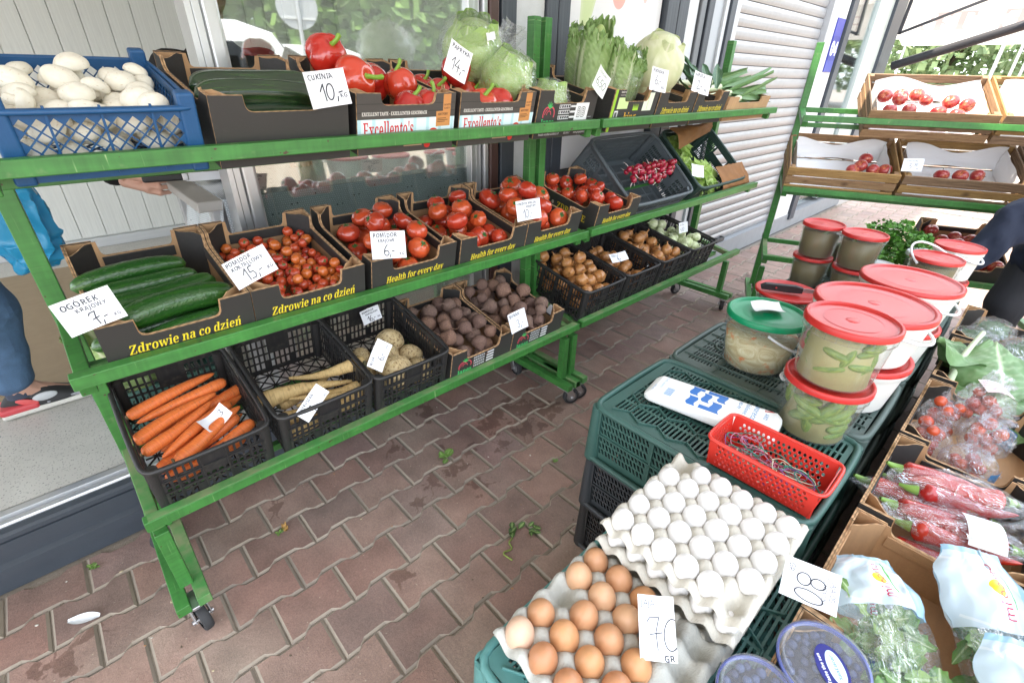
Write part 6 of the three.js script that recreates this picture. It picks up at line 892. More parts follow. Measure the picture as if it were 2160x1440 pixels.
// local axes in these frames: x -> world +z, -z (depth) -> world +x
const REDP = [[0.42, 0.02, 0.014], [0.5, 0.035, 0.018], [0.36, 0.014, 0.012]].map((c) => MP(c, 0.25, { clearcoat: 0.6, clearcoatRoughness: 0.1 }));
{ // pointed peppers in film
  const pg = [0, 1].map((k) => taper([[-0.095, 0, 0], [-0.03, 0.006, 0.004 * k], [0.04, 0.004, -0.006], [0.1, -0.002 + 0.004 * k, 0.004]], (t, a) => Math.max(0.001, 0.0265 * Math.pow(1 - t, 0.55) * Math.pow(Math.min(1, t * 14), 0.5) * (1 + 0.06 * Math.cos(a * 3 + k))), 26, 18));
  const stem = taper([[-0.093, 0, 0], [-0.108, 0.003, 0], [-0.128, 0.012, 0.004]], (t) => 0.009 * (1 - t) + 0.004, 8, 8);
  const bags = [[0.15, 0.118, -0.25, 0.35, 3, 'clear bag of dark red pointed peppers lying on top'], [0.1, 0.075, -0.2, 0.2, 2, 'clear bag of pointed peppers tied with an orange band'], [0.17, 0.1, -0.12, 0.3, 3, 'clear bag of pointed peppers with a white paper label'], [0.19, 0.05, -0.05, 0.25, 2, 'clear bag of pointed peppers lowest in the carton'], [0.14, 0.045, -0.29, 0.1, 2, 'clear bag of pointed peppers at the back of the carton']];
  bags.forEach(([x, y, z, a, n, l], bi) => {
    const t = thing('pepper_bag', l, 'pepper bag', [0, 0, 0], 0, 'bagged pointed peppers'); const fl = part(t, 'film', creased(ball(48, 26, (v) => { const e = Math.pow(Math.abs(v.x), 3); v.x *= 0.145; v.y *= 0.038 * (1 - 0.55 * e); v.z *= 0.056 * (1 - 0.5 * e); }), 0.009, 46, bi * 4 + 2), FILM2);
    part(fl, 'film_end', creased(taper([[0.12, 0, 0], [0.16, 0.005, 0], [0.2, 0.012, 0]], (q, aa) => (0.012 + 0.03 * q * q) * (1 + 0.5 * Math.sin(aa * 4)), 8, 18), 0.006, 60, bi), FILM);
    if (bi === 2) part(t, 'paper_label', sheet(8, 3, (u, v) => [lerp(0.01, 0.075, v), 0.0405 * Math.cos((u - 0.5) * 2.2), 0.058 * Math.sin((u - 0.5) * 2.2)]), M([0.78, 0.78, 0.76], 0.5, { side: DS }), 'white label on the bag');
    const F0 = F.ppep; put(t, F0, [x, y, z], [0, a, 0.03], 1);
    for (let i = 0; i < n; i++) { const p = thing('pointed_pepper', ['dark red pointed pepper inside the topmost bag', 'red pointed pepper inside the bag with the orange band', 'red pointed pepper inside the labelled bag', 'pointed pepper inside the lowest bag', 'pointed pepper inside the rearmost bag'][bi], 'pepper', [0, 0, 0], 0, 'pointed peppers of bag ' + 'abcde'[bi]); part(p, 'flesh', pg[i % 2], REDP[(bi + i) % 3]); part(p, 'stem', stem, STEMG); const m = F0.clone().multiply(frameM([x, y, z], 0, a)); put(p, m, [(i - 1) * 0.012, -0.004 + (i % 2) * 0.01, (i - (n - 1) / 2) * 0.03], [i * 2, (i % 2 ? Math.PI : 0) + rr(-0.08, 0.08), 0], 1); }
  });
}
{ // cherry tomato bags
  const lb = canvasTex(128, 128, (x) => { x.fillStyle = '#4a3a22'; x.beginPath(); x.arc(64, 64, 62, 0, 7); x.fill(); x.fillStyle = '#efeae0'; x.beginPath(); x.arc(64, 64, 44, 0, 7); x.fill(); x.fillStyle = '#333'; x.font = 'bold 46px serif'; x.textAlign = 'center'; x.fillText('40', 64, 80); for (let i = 0; i < 24; i++) { x.fillStyle = '#d8c9a0'; x.fillRect(64 + 53 * Math.cos(i * 0.262) - 2, 64 + 53 * Math.sin(i * 0.262) - 2, 4, 4); } });
  const cg = ball(18, 13, (v) => { v.y *= 1.05; });
  const spots = [[0.06, 0.09, -0.09, 0.055, 'crinkled bag of cherry tomatoes with a round 40 label at the front'], [0.16, 0.08, -0.06, 0.06, 'bag of cherry tomatoes with a round 40 label in the middle'], [0.07, 0.11, -0.22, 0.055, 'bag of cherry tomatoes twisted shut behind the front ones'], [0.17, 0.12, -0.18, 0.058, 'bag of cherry tomatoes with a blue edge'], [0.14, 0.17, -0.28, 0.06, 'bag of cherry tomatoes with a white striped label on top']];
  spots.forEach(([x, y, z, r, l], i) => {
    const t = thing('tomato_bag', l, 'tomato bag', [0, 0, 0], 0, 'bagged cherry tomatoes'), fl = part(t, 'film', creased(crumple(r, r * 0.95, r, 0.1, i * 5, 48, 32), 0.006, 60, i), FILM2);
    part(fl, 'film_neck', creased(taper([[0, r * 0.75, 0], [0.005, r * 1.1, 0], [0.0, r * 1.55, 0.01]], (q, a) => r * (0.5 - 0.35 * q + 0.35 * q * q) * (1 + 0.35 * Math.sin(a * 6 + i)), 10, 24), 0.008, 50, i * 2), FILM2);
    if (i < 2) part(t, 'round_label', new THREE.CircleGeometry(0.022, 24).rotateX(-0.9).rotateY(Math.PI / 2 * 0 + 0.1).translate(0.0, -r * 0.05, r * 1.03), M(0xffffff, 0.4, { map: lb }));
    if (i === 4) part(t, 'striped_label', sheet(10, 4, (u, v) => [lerp(-0.03, 0.04, u), r * 1.02 * Math.cos((v - 0.3) * 1.4), r * 1.06 * Math.sin((v - 0.3) * 1.4)]), M(0xffffff, 0.4, { side: DS, map: canvasTex(128, 64, (q) => { q.fillStyle = '#f2f0f0'; q.fillRect(0, 0, 128, 64); q.fillStyle = '#b04048'; for (let k = 0; k < 6; k++) q.fillRect(4 + k * 21, 0, 6, 64); }) }));
    if (i === 3 || i === 1) part(t, 'blue_print', sheet(6, 4, (u, v) => [r * 1.02 * Math.cos(0.2 + u * 0.8), lerp(-0.03, 0.03, v), r * 1.03 * Math.sin(0.2 + u * 0.8)]), M([0.08, 0.25, 0.5], 0.4, { side: DS }));
    put(t, F.btom, [x, y, z], [0, i * 0.6 - 0.4, 0], 1);
    reseed(700 + i); const list = pile(11, () => rr(0.0145, 0.018), -r * 0.72, r * 0.72, -r * 0.72, r * 0.72, -r * 0.8, 12);
    list.forEach((p) => { const o = thing('cherry_tomato', ['cherry tomato inside the front bag with the round label', 'cherry tomato inside the middle bag with the round label', 'cherry tomato inside the twisted bag', 'cherry tomato inside the bag with the blue edge', 'cherry tomato inside the topmost bag'][i], 'tomato', [0, 0, 0], 0, 'bagged cherry tomatoes ' + 'abcde'[i]); part(o, 'flesh', cg, CHER[Math.floor(rnd() * 3)]); put(o, F.btom.clone().multiply(frameM([x, y, z])), [p[0], p[1], p[2]], [0, 0, 0], p[3]); });
  });
}
{ // cabbage greens: broad leaves
  reseed(720); const t = thing('cabbage_greens', 'broad grey green cabbage leaves spilling over their carton', 'leafy greens');
  const big = { rib: [0.5, 0.6, 0.38], blade: [0.12, 0.23, 0.08], tip: [0.15, 0.27, 0.1], ribW: 0.05, nu: 24, nv: 30, fr: 0.03, nF: 11 };
  [[0.16, 0.15, -0.16, 0.28, 0.26, -1.2, 0.3], [0.19, 0.12, -0.06, 0.26, 0.24, -1.35, -0.5], [0.22, 0.13, -0.22, 0.24, 0.2, -1.25, 0.9], [0.06, 0.14, -0.24, 0.3, 0.16, -0.8, 2.6], [0.2, 0.09, 0.0, 0.22, 0.2, -1.5, -0.9], [0.13, 0.1, -0.05, 0.24, 0.2, -1.4, -0.2], [0.22, 0.08, -0.12, 0.22, 0.2, -1.5, -1.4], [0.1, 0.12, -0.32, 0.26, 0.2, -1.0, 1.8]].forEach(([x, y, z, L, W, rx, ry]) => part(t, 'leaf', leafGeo(L, W, { ...big, curl: rr(-0.5, -0.15), cup: -0.25 }).translate(0, -L * 0.4, 0).rotateX(rx).rotateY(ry).translate(x, y, z), LEAF));
  part(t, 'stalk', taper([[0.05, 0.08, -0.02], [0.05, 0.14, -0.2], [0.07, 0.2, -0.36]], (q) => 0.012 - 0.004 * q, 12, 10), M([0.5, 0.58, 0.38], 0.5));
  put(t, F.kale, [0, 0, 0]);
}
{ // dill in bags
  const DM = M([0.1, 0.22, 0.07], 0.7);
  [[0.07, 0.1, -0.1, 'bagged dill at the near corner of its carton'], [0.11, 0.11, -0.24, 'bagged dill with a green label behind'], [0.2, 0.1, -0.08, 'bagged dill with white film glare in the middle'], [0.25, 0.105, -0.2, 'bagged dill at the outer side']].forEach(([x, y, z, l], i) => {
    reseed(730 + i); const t = thing('dill_bag', l, 'dill bag', [0, 0, 0], 0, 'bagged dill'); const gs = []; for (let k = 0; k < 420; k++) { const v = V3(rr(-1, 1), rr(-1, 1), rr(-1, 1)); if (v.length() > 1) continue; v.set(v.x * 0.062, v.y * 0.042, v.z * 0.085); gs.push(new THREE.BoxGeometry(0.0011, rr(0.012, 0.026), 0.0011).rotateX(rr(-1.5, 1.5)).rotateZ(rr(-1.5, 1.5)).translate(v.x, v.y, v.z)); }
    part(t, 'fronds', merge(gs), DM).userData.kind = 'stuff'; part(t, 'heart', crumple(0.045, 0.03, 0.065, 0.2, i, 20, 14), M([0.06, 0.13, 0.04], 0.8));
    part(t, 'film', creased(ball(40, 26, (v) => { v.x *= 0.07; v.y *= 0.05; v.z *= 0.1; }), 0.008, 40, i * 3), FILM2);
    put(t, F.dill, [x, y, z], [0, 0.5 - i * 0.4, 0.1], 1);
  });
  // soup bundles: celeriac slice, carrots, leek pieces with rubber bands
  const t = thing('soup_bundle', 'bundle of celeriac, leek and carrot tied with thin bands', 'vegetables');
  part(t, 'celeriac_piece', rbox(0.07, 0.08, 0.05, 0.07, 0.11, -0.1, 0.02), M([0.72, 0.62, 0.42], 0.7, { map: speck })); part(t, 'leek_piece', taper([[0.12, 0.09, -0.15], [0.12, 0.12, -0.1], [0.125, 0.16, -0.05]], () => 0.017, 8, 10), M([0.2, 0.3, 0.12], 0.5)); part(t, 'leek_piece', taper([[0.155, 0.09, -0.15], [0.155, 0.12, -0.1], [0.16, 0.17, -0.05]], () => 0.018, 8, 10), M([0.25, 0.35, 0.15], 0.5));
  part(t, 'carrot_piece', taper([[0.21, 0.09, -0.2], [0.21, 0.12, -0.1], [0.2, 0.14, 0.0]], () => 0.024, 8, 12), M([0.62, 0.24, 0.06], 0.6)); part(t, 'rubber_band', tube([[0.03, 0.12, -0.06], [0.12, 0.145, -0.05], [0.24, 0.13, -0.05], [0.25, 0.08, -0.1], [0.03, 0.08, -0.12]], 0.0012, 40, 5, true), M([0.6, 0.3, 0.15], 0.5));
  put(t, F.soup, [0, 0, 0]);
  const g = thing('leafy_stalks', 'dark leafy stalks lying in the carton by the cabbage greens', 'leafy greens'); reseed(741);
  for (let k = 0; k < 8; k++) part(g, 'leaf', leafGeo(rr(0.18, 0.26), rr(0.1, 0.16), { curl: -0.3, cup: -0.3, fr: 0.01, blade: [0.1, 0.22, 0.06], rib: [0.4, 0.5, 0.3] }).rotateX(rr(-1.5, -1.0)).rotateY(rr(0, 6.28)).translate(rr(0.08, 0.22), rr(0.06, 0.13), rr(-0.3, -0.08)), LEAF);
  put(g, F.side2, [0, 0, 0]);
}
{ // salad bags with printed tops
  const bt = canvasTex(512, 512, (x, w, h) => { x.fillStyle = '#d5e6ee'; x.fillRect(0, 0, w, h); x.fillStyle = '#e9f2f5'; for (let i = 0; i < 9; i++) { x.save(); x.translate(rnd() * w, rnd() * h); x.rotate(rnd() * 3); x.fillRect(-70, -8, 140, 16); x.restore(); } x.fillStyle = '#a9d2e6'; x.fillRect(0, 0, w, 40); x.fillRect(430, 0, 90, h);
    x.save(); x.translate(300, 470); x.rotate(-Math.PI / 2); x.fillStyle = '#f2d22e'; x.beginPath(); x.ellipse(215, -40, 52, 40, 0, 0, 7); x.fill(); x.font = '92px sans-serif'; x.fillStyle = '#c8264e'; x.fillText('mi', 30, 0); x.fillStyle = '#c8502a'; x.fillText('oo', 150, 0); x.fillStyle = '#c8264e'; x.fillText('rto', 262, 0); x.strokeStyle = '#4fae32'; x.lineWidth = 9; x.beginPath(); x.moveTo(110, 42); x.quadraticCurveTo(240, 20, 400, 40); x.stroke(); x.restore(); });
  const BAGP = MP(0xffffff, 0.25, { map: bt, transmission: 0.25, thickness: 0, side: DS, clearcoat: 0.3 });
  const greens = [[0.16, 0.3, 0.07], [0.3, 0.44, 0.12], [0.1, 0.22, 0.06]];
  const bag = (label, M4, L, W, seedN, split) => {
    reseed(seedN); const t = setM(thing('salad_bag', label, 'salad bag', [0, 0, 0], 0, 'printed salad bags'), M4), sd = seedN;
    const surf = (s, v0, v1) => sheet(22, 18, (u, vv) => { const v = lerp(v0, v1, vv), e = Math.pow(Math.sin(Math.PI * clamp(u, 0, 1)), 0.6) * Math.pow(Math.sin(Math.PI * clamp(v * 0.94 + 0.02, 0, 1)), 0.7), neck = 1 - 0.35 * smoothstep(v, 0.8, 1); return [(u - 0.5) * W * neck + 0.012 * nz(u * 5, v * 5, sd), v * L, s * e * 0.045 + 0.018 * fbm(u * 6 + sd, v * 6, s * 3, 4)]; });
    const top = part(t, 'printed_top', surf(1, split, 1), BAGP); part(top, 'printed_back', surf(-1, split, 1), BAGP);
    const cl = part(t, 'clear_window', surf(1, 0, split), FILM); part(cl, 'clear_back', surf(-1, 0, split), FILM);
    for (let k = 0; k < 46; k++) part(t, 'salad_leaf', leafGeo(rr(0.035, 0.07), rr(0.02, 0.045), { curl: rr(-0.4, 0.6), fr: 0.006, nF: 20, blade: greens[k % 3], tip: greens[(k + 1) % 3], rib: [0.5, 0.6, 0.35], nu: 8, nv: 8 }).rotateX(rr(-0.4, 0.4)).rotateZ(rr(0, 6.28)).translate(rr(-0.34, 0.34) * W, rr(0.06, Math.max(0.1, split * 0.95)) * L, rr(-0.022, 0.026)), LEAF);
    return t;
  };
  // orientations: basis given as columns (width, length, outward)
  const basis = (o, w, l) => { const W = V3(...w).normalize(), L = V3(...l).normalize(), N = W.clone().cross(L).normalize(); return new THREE.Matrix4().makeBasis(N.clone().cross ? L.clone().cross(N) : W, L, N).setPosition(...o); };
  bag('printed salad bag with leaves showing, lying in the plain box beside the blueberries', basis([0.625, 0.585, 1.245], [0.45, 0.05, 0.9], [0.2, 0.05, -0.135]), 0.27, 0.14, 801, 0.62);
  bag('printed salad bag with its pale blue pointed top against the peppers', basis([0.74, 0.545, 1.39], [0.5, -0.05, 0.85], [0.26, 0.1, -0.15]), 0.33, 0.15, 803, 0.52);
  bag('white salad bag in the corner of the picture', basis([0.62, 0.6, 1.42], [0.5, 0, 0.85], [0.18, 0.06, -0.09]), 0.24, 0.15, 805, 0.35);
  bag('salad bag with a crumpled white top beside the plain box', basis([0.85, 0.6, 1.52], [0.5, -0.1, 0.8], [0.18, 0.1, -0.1]), 0.28, 0.16, 807, 0.45);
}
{ // blueberry tubs
  const lab = canvasTex(256, 160, (x, w, h) => { x.clearRect(0, 0, w, h); x.fillStyle = '#2a2f7a'; x.beginPath(); x.ellipse(128, 80, 126, 78, 0, 0, 7); x.fill(); x.fillStyle = '#fff'; x.font = 'bold 24px sans-serif'; x.textAlign = 'center'; x.fillText('Taste the sun', 128, 42); x.fillStyle = '#cfe6ee'; x.beginPath(); x.ellipse(128, 100, 92, 42, 0, 0, 7); x.fill(); x.fillStyle = '#3a6a9a'; x.font = 'italic bold 26px serif'; x.fillText('SanLucar', 128, 108); });
  const berry = ball(16, 12, (v) => { v.y *= 0.92; if (v.y > 0.8) v.y -= 0.1; }), BM = [[0.03, 0.045, 0.11], [0.05, 0.075, 0.16], [0.022, 0.03, 0.075]].map((c) => M(c, 0.55));
  const BR = MP([0.02, 0.05, 0.3], 0.3), CL = MP([0.95, 0.97, 1], 0.1, { transmission: 0.9, thickness: 0, ior: 1.5, side: DS });
  [[0.5, 0.135, -0.0, 0.066, 0.12, 'large blueberry tub with an oval blue label, tilted towards the camera'], [0.43, 0.12, 0.0, 0.062, 0.12, 'blueberry tub half hidden behind the large one'], [0.37, 0.115, 0, 0.06, 0.05, 'blueberry tub at the bottom edge of the picture']].forEach(([, , , r, tilt, l], i) => {
    const pos = [[0.6, 0.608, 1.112], [0.675, 0.585, 1.19], [0.485, 0.585, 1.058]][i], t = thing('blueberry_tub', l, 'blueberry tub', pos, 0, 'blueberry tubs'); t.rotation.set(0.0, -0.4, tilt * 1.2, 'YXZ');
    part(t, 'tub_body', lathe([[0, -0.07], [r * 0.82, -0.07], [r * 0.85, -0.065], [r * 0.98, 0]], 40), CL);
    part(t, 'rim_band', lathe([[r * 0.97, -0.004], [r * 1.04, -0.004], [r * 1.04, 0.004], [r * 0.98, 0.004]], 48), BR);
    const lid = part(t, 'lid', lathe([[0, 0.008], [r * 0.86, 0.008], [r * 0.9, 0.014], [r * 1.0, 0.014], [r * 1.05, 0.004]], 48), CL);
    if (i < 2) part(lid, 'oval_label', new THREE.PlaneGeometry(0.075, 0.046).rotateX(-Math.PI / 2).rotateY(-Math.PI / 2 - 0.4 + Math.PI).translate(0.004, 0.0095, 0.012), M(0xffffff, 0.35, { map: lab, alphaTest: 0.5, transparent: false }));
    reseed(820 + i); t.updateMatrixWorld(true); const M4 = t.matrixWorld.clone();
    const list = []; for (let k = 0; k < 400 && list.length < 58; k++) { const a = rr(0, 6.28), q = Math.sqrt(rnd()) * (r * 0.84), p = [Math.cos(a) * q, rr(-0.012, -0.004), Math.sin(a) * q, rr(0.0066, 0.0085)]; if (list.every((o) => Math.hypot(o[0] - p[0], o[2] - p[2]) > (o[3] + p[3]) * 0.86)) list.push(p); }
    list.forEach((p, k) => { const b = solo('blueberry', ['blueberry in the large tilted tub', 'blueberry in the half hidden tub', 'blueberry in the tub at the picture edge'][i], 'blueberry', berry, BM[k % 3], 'blueberries of tub ' + 'abc'[i]); put(b, M4, [p[0], p[1], p[2]], [rr(-1, 1), 0, rr(-1, 1)], p[3]); });
    part(t, 'berry_bed', lathe([[0, -0.066], [r * 0.78, -0.066], [r * 0.86, -0.014], [0, -0.014]], 30), BM[2]);
  });
}
// ---------------------------------------------------------------- wooden apple crates
{
  const wood = (a, b, s) => tex(512, 128, (u, v) => { const g = fbm(u * 4, v * 26 + 2 * nz(u * 3, v * 3, s), s, 4), f = fbm(u * 30, v * 120, s + 4, 2), kn = Math.max(0, 0.5 - Math.hypot((u - 0.62) * 5, (v - 0.45) * 2.2) * 2) * 1.2; return mixc(mixc(a, b, clamp(0.5 + g * 1.3 + f * 0.4, 0, 1)), [0.22, 0.14, 0.09], clamp(kn + Math.max(0, fbm(u * 6, v * 6, s + 9, 3) - 0.25) * 1.5, 0, 0.8)); }, true, [2, 6]);
  const WD = [wood([0.66, 0.53, 0.39], [0.5, 0.38, 0.27], 1), wood([0.6, 0.49, 0.38], [0.43, 0.34, 0.26], 3), wood([0.7, 0.56, 0.36], [0.55, 0.42, 0.25], 6)].map((m) => M(0xffffff, 0.85, { map: m, bumpMap: m, bumpScale: 0.002 }));
  const LIN = M([0.86, 0.86, 0.87], 0.6, { side: DS });
  const at = (lx, y, lz, tilt) => frameM([3.17, 0, 0], 0, APPLE).multiply(frameM([lx, y, lz], tilt));
  const crate = (label, m, W, D, H, k, linerLabel) => {
    const c = setM(thing('apple_crate', label, 'crate', [0, 0, 0], 0, 'wooden apple crates'), m), w1 = WD[k % 3], w2 = WD[(k + 1) % 3], th = 0.009;
    const sl = (n, w, h, d, x, y, z, mat) => part(c, n, boxUV(rbox(w, h, d, x, y, z, 0.0025)), mat);
    const sh = H * 0.29; for (let i = 0; i < 3; i++) { const y = sh / 2 + i * (H - sh) / 2; sl('front_slat', W, i === 2 ? sh * 1.15 : sh, th, W / 2, y, 0, i % 2 ? w2 : w1); sl('rear_slat', W, sh, th, W / 2, y, -D, w2); sl('side_slat', th, sh, D - 0.012, 0.006, y, -D / 2, i % 2 ? w1 : w2); sl('side_slat', th, sh, D - 0.012, W - 0.006, y, -D / 2, w1); }
    for (const [x, z] of [[0.022, -0.02], [W - 0.022, -0.02], [0.022, -D + 0.02], [W - 0.022, -D + 0.02]]) sl('corner_post', 0.022, H + 0.006, 0.026, x, H / 2, z, w2);
    for (let i = 0; i < 4; i++) sl('floor_slat', W - 0.02, 0.006, D / 4 - 0.012, W / 2, -0.004, -D * (i + 0.5) / 4, w1);
    const li = solo('paper_liner', linerLabel, 'paper', merge([sheet(22, 14, (u, v) => { const x = 0.042 + u * (W - 0.084); return [x, H * 0.2 + v * H * (0.72 + 0.14 * Math.sin(u * 7 + k)), -D + 0.052 + 0.008 * fbm(u * 5, v * 4, k, 3) + 0.009 * Math.sin(u * 9 + v * 3)]; }), sheet(22, 10, (u, v) => [0.042 + u * (W - 0.084), 0.012 + 0.05 * Math.pow(v, 3) * H + 0.012 * fbm(u * 6, v * 5, k + 3, 3), -0.045 - v * (D - 0.1)]), sheet(12, 10, (u, v) => [W - 0.048 - 0.008 * nz(u * 4, v * 4, k), 0.02 + v * H * 0.85, -0.04 - u * (D - 0.09)]), sheet(12, 10, (u, v) => [0.045, 0.02 + v * H * 0.7, -0.04 - u * (D - 0.09)])]), LIN, 'white paper liners'); setM(li, m);
    return c;
  };
  const T = R(23);
  const c1 = at(0.31, 1.275 - 0.098, -0.05, R(26)), c2 = at(0.895, 1.275 - 0.098, -0.05, R(26)), c3 = at(0.0, 0.885 - 0.03, -0.03, T), c4 = at(0.575, 0.885 - 0.03, -0.03, T), c5 = at(1.15, 0.885 - 0.03, -0.03, T);
  crate('weathered wooden crate of red apples on the top shelf', c1, 0.57, 0.4, 0.15, 0, 'white paper lining the top apple crate');
  crate('wooden crate at the picture edge on the top shelf', c2, 0.57, 0.4, 0.15, 1, 'white paper with a teal stripe in the crate at the edge');
  crate('yellowish wooden crate with a knot in its front slat', c3, 0.56, 0.4, 0.155, 2, 'white paper lining the crate with the knot');
  crate('grey brown wooden crate under the CHAMPION card', c4, 0.56, 0.4, 0.155, 1, 'wide white paper lining the CHAMPION crate');
  crate('wooden crate at the far end of the lower apple shelf', c5, 0.5, 0.4, 0.155, 0, 'white paper in the far lower crate');
  const at1 = tex(256, 128, (u, v) => { const s = fbm(u * 24, v * 3, 3, 3), k = fbm(u * 5, v * 4, 8, 3); return mixc([0.6, 0.16, 0.18], [0.82, 0.55, 0.34], clamp(0.12 + s * 0.9 + Math.max(0, k) * 1.4 + Math.pow(Math.abs(v - 0.5) * 2, 6) * 0.8, 0, 1)); });
  const AM = MP(0xffffff, 0.3, { map: at1, clearcoat: 0.3 }); const ag = ball(28, 20, (v) => { const rho = Math.hypot(v.x, v.z), y0 = v.y; v.y *= 0.9; v.y -= Math.sign(y0) * 0.2 * Math.exp(-Math.pow(rho / 0.3, 2)); const s = 1 - 0.1 * smoothstep(-y0, 0, 1); v.x *= s; v.z *= s; }), as = taper([[0, 0.62, 0], [0.02, 0.85, 0], [0.1, 1.05, 0.03]], () => 0.035, 5, 6);
  const mk = (label, group) => cloner([0].map(() => { const t = thing('apple', label, 'apple', [0, 0, 0], 0, group); part(t, 'flesh', ag, AM); part(t, 'stalk', as, M([0.12, 0.08, 0.04], 0.8)); return t; }));
  reseed(901); const m1 = mk('red apple in the weathered crate on the top shelf', 'apples on the top shelf');
  [[0.08, 0.075, -0.17, 0.7], [0.15, 0.07, -0.15, 0.2], [0.11, 0.045, -0.08, 0.5], [0.2, 0.045, -0.09, 0], [0.23, 0.075, -0.19, 0.3], [0.27, 0.07, -0.15, 0.4], [0.33, 0.04, -0.08, 0.9], [0.38, 0.07, -0.14, 0.6], [0.45, 0.065, -0.12, 1.2], [0.41, 0.045, -0.06, 0.3], [0.17, 0.045, -0.24, 0.1]].forEach(([x, y, z, a], i) => put(m1(i), c1, [x, y + 0.062, z - 0.01], [a, i * 1.7, a * 0.5], rr(0.034, 0.04)));
  const m3 = mk('red and yellow apple in the crate with the knot', 'apples in the crate with the knot'); [[0.38, 0.05, -0.1, 0.3], [0.44, 0.045, -0.07, 1.0], [0.41, 0.05, -0.18, 0.5], [0.5, 0.045, -0.08, 0.2], [0.34, 0.04, -0.06, 0.4]].forEach(([x, y, z, a], i) => put(m3(i), c3, [x, y + 0.075, z - 0.02], [a, i * 2, a], 0.036));
  const m4 = mk('red apple low in the CHAMPION crate', 'apples in the CHAMPION crate'); [[0.28, 0.05, -0.08, 0.3], [0.36, 0.045, -0.1, 1.0], [0.2, 0.04, -0.09, 0.4]].forEach(([x, y, z, a], i) => put(m4(i), c4, [x, y + 0.07, z - 0.02], [a, i * 2, a], 0.036));
  const stripe = solo('carrier_bag', 'white carrier bag with a teal stripe lying in the top crate', 'bag', sheet(20, 12, (u, v) => [lerp(0.05, 0.5, u), 0.06 + 0.1 * Math.sin(u * 2.6 + 0.3) * Math.sin(v * 2.6) + 0.012 * fbm(u * 6, v * 6, 2, 3), -0.06 - v * 0.26]), M(0xffffff, 0.4, { side: DS, map: canvasTex(128, 64, (x) => { x.fillStyle = '#eef2f2'; x.fillRect(0, 0, 128, 64); x.fillStyle = '#3a93ab'; x.fillRect(56, 0, 40, 64); }) })); setM(stripe, c2);
  // apples in a carton on the lowest shelf, behind the customer
  carton('black carton of mixed apples on the lowest shelf of the apple rack', (F.apb = frameM([3.17, 0, 0], 0, APPLE).multiply(frameM([0.85, 0.43, -0.028], T))), 'plain', { W: 0.4 });
  const m5 = mk('red and yellow apple in the carton on the lowest shelf', 'apples on the lowest shelf'); reseed(911); pile(24, () => 0.037, 0.012, 0.388, -0.38, -0.012, 0.01).forEach((p, i) => put(m5(i), F.apb, p.slice(0, 3), [rr(-1, 1), rr(0, 6), rr(-1, 1)], p[3]));
}
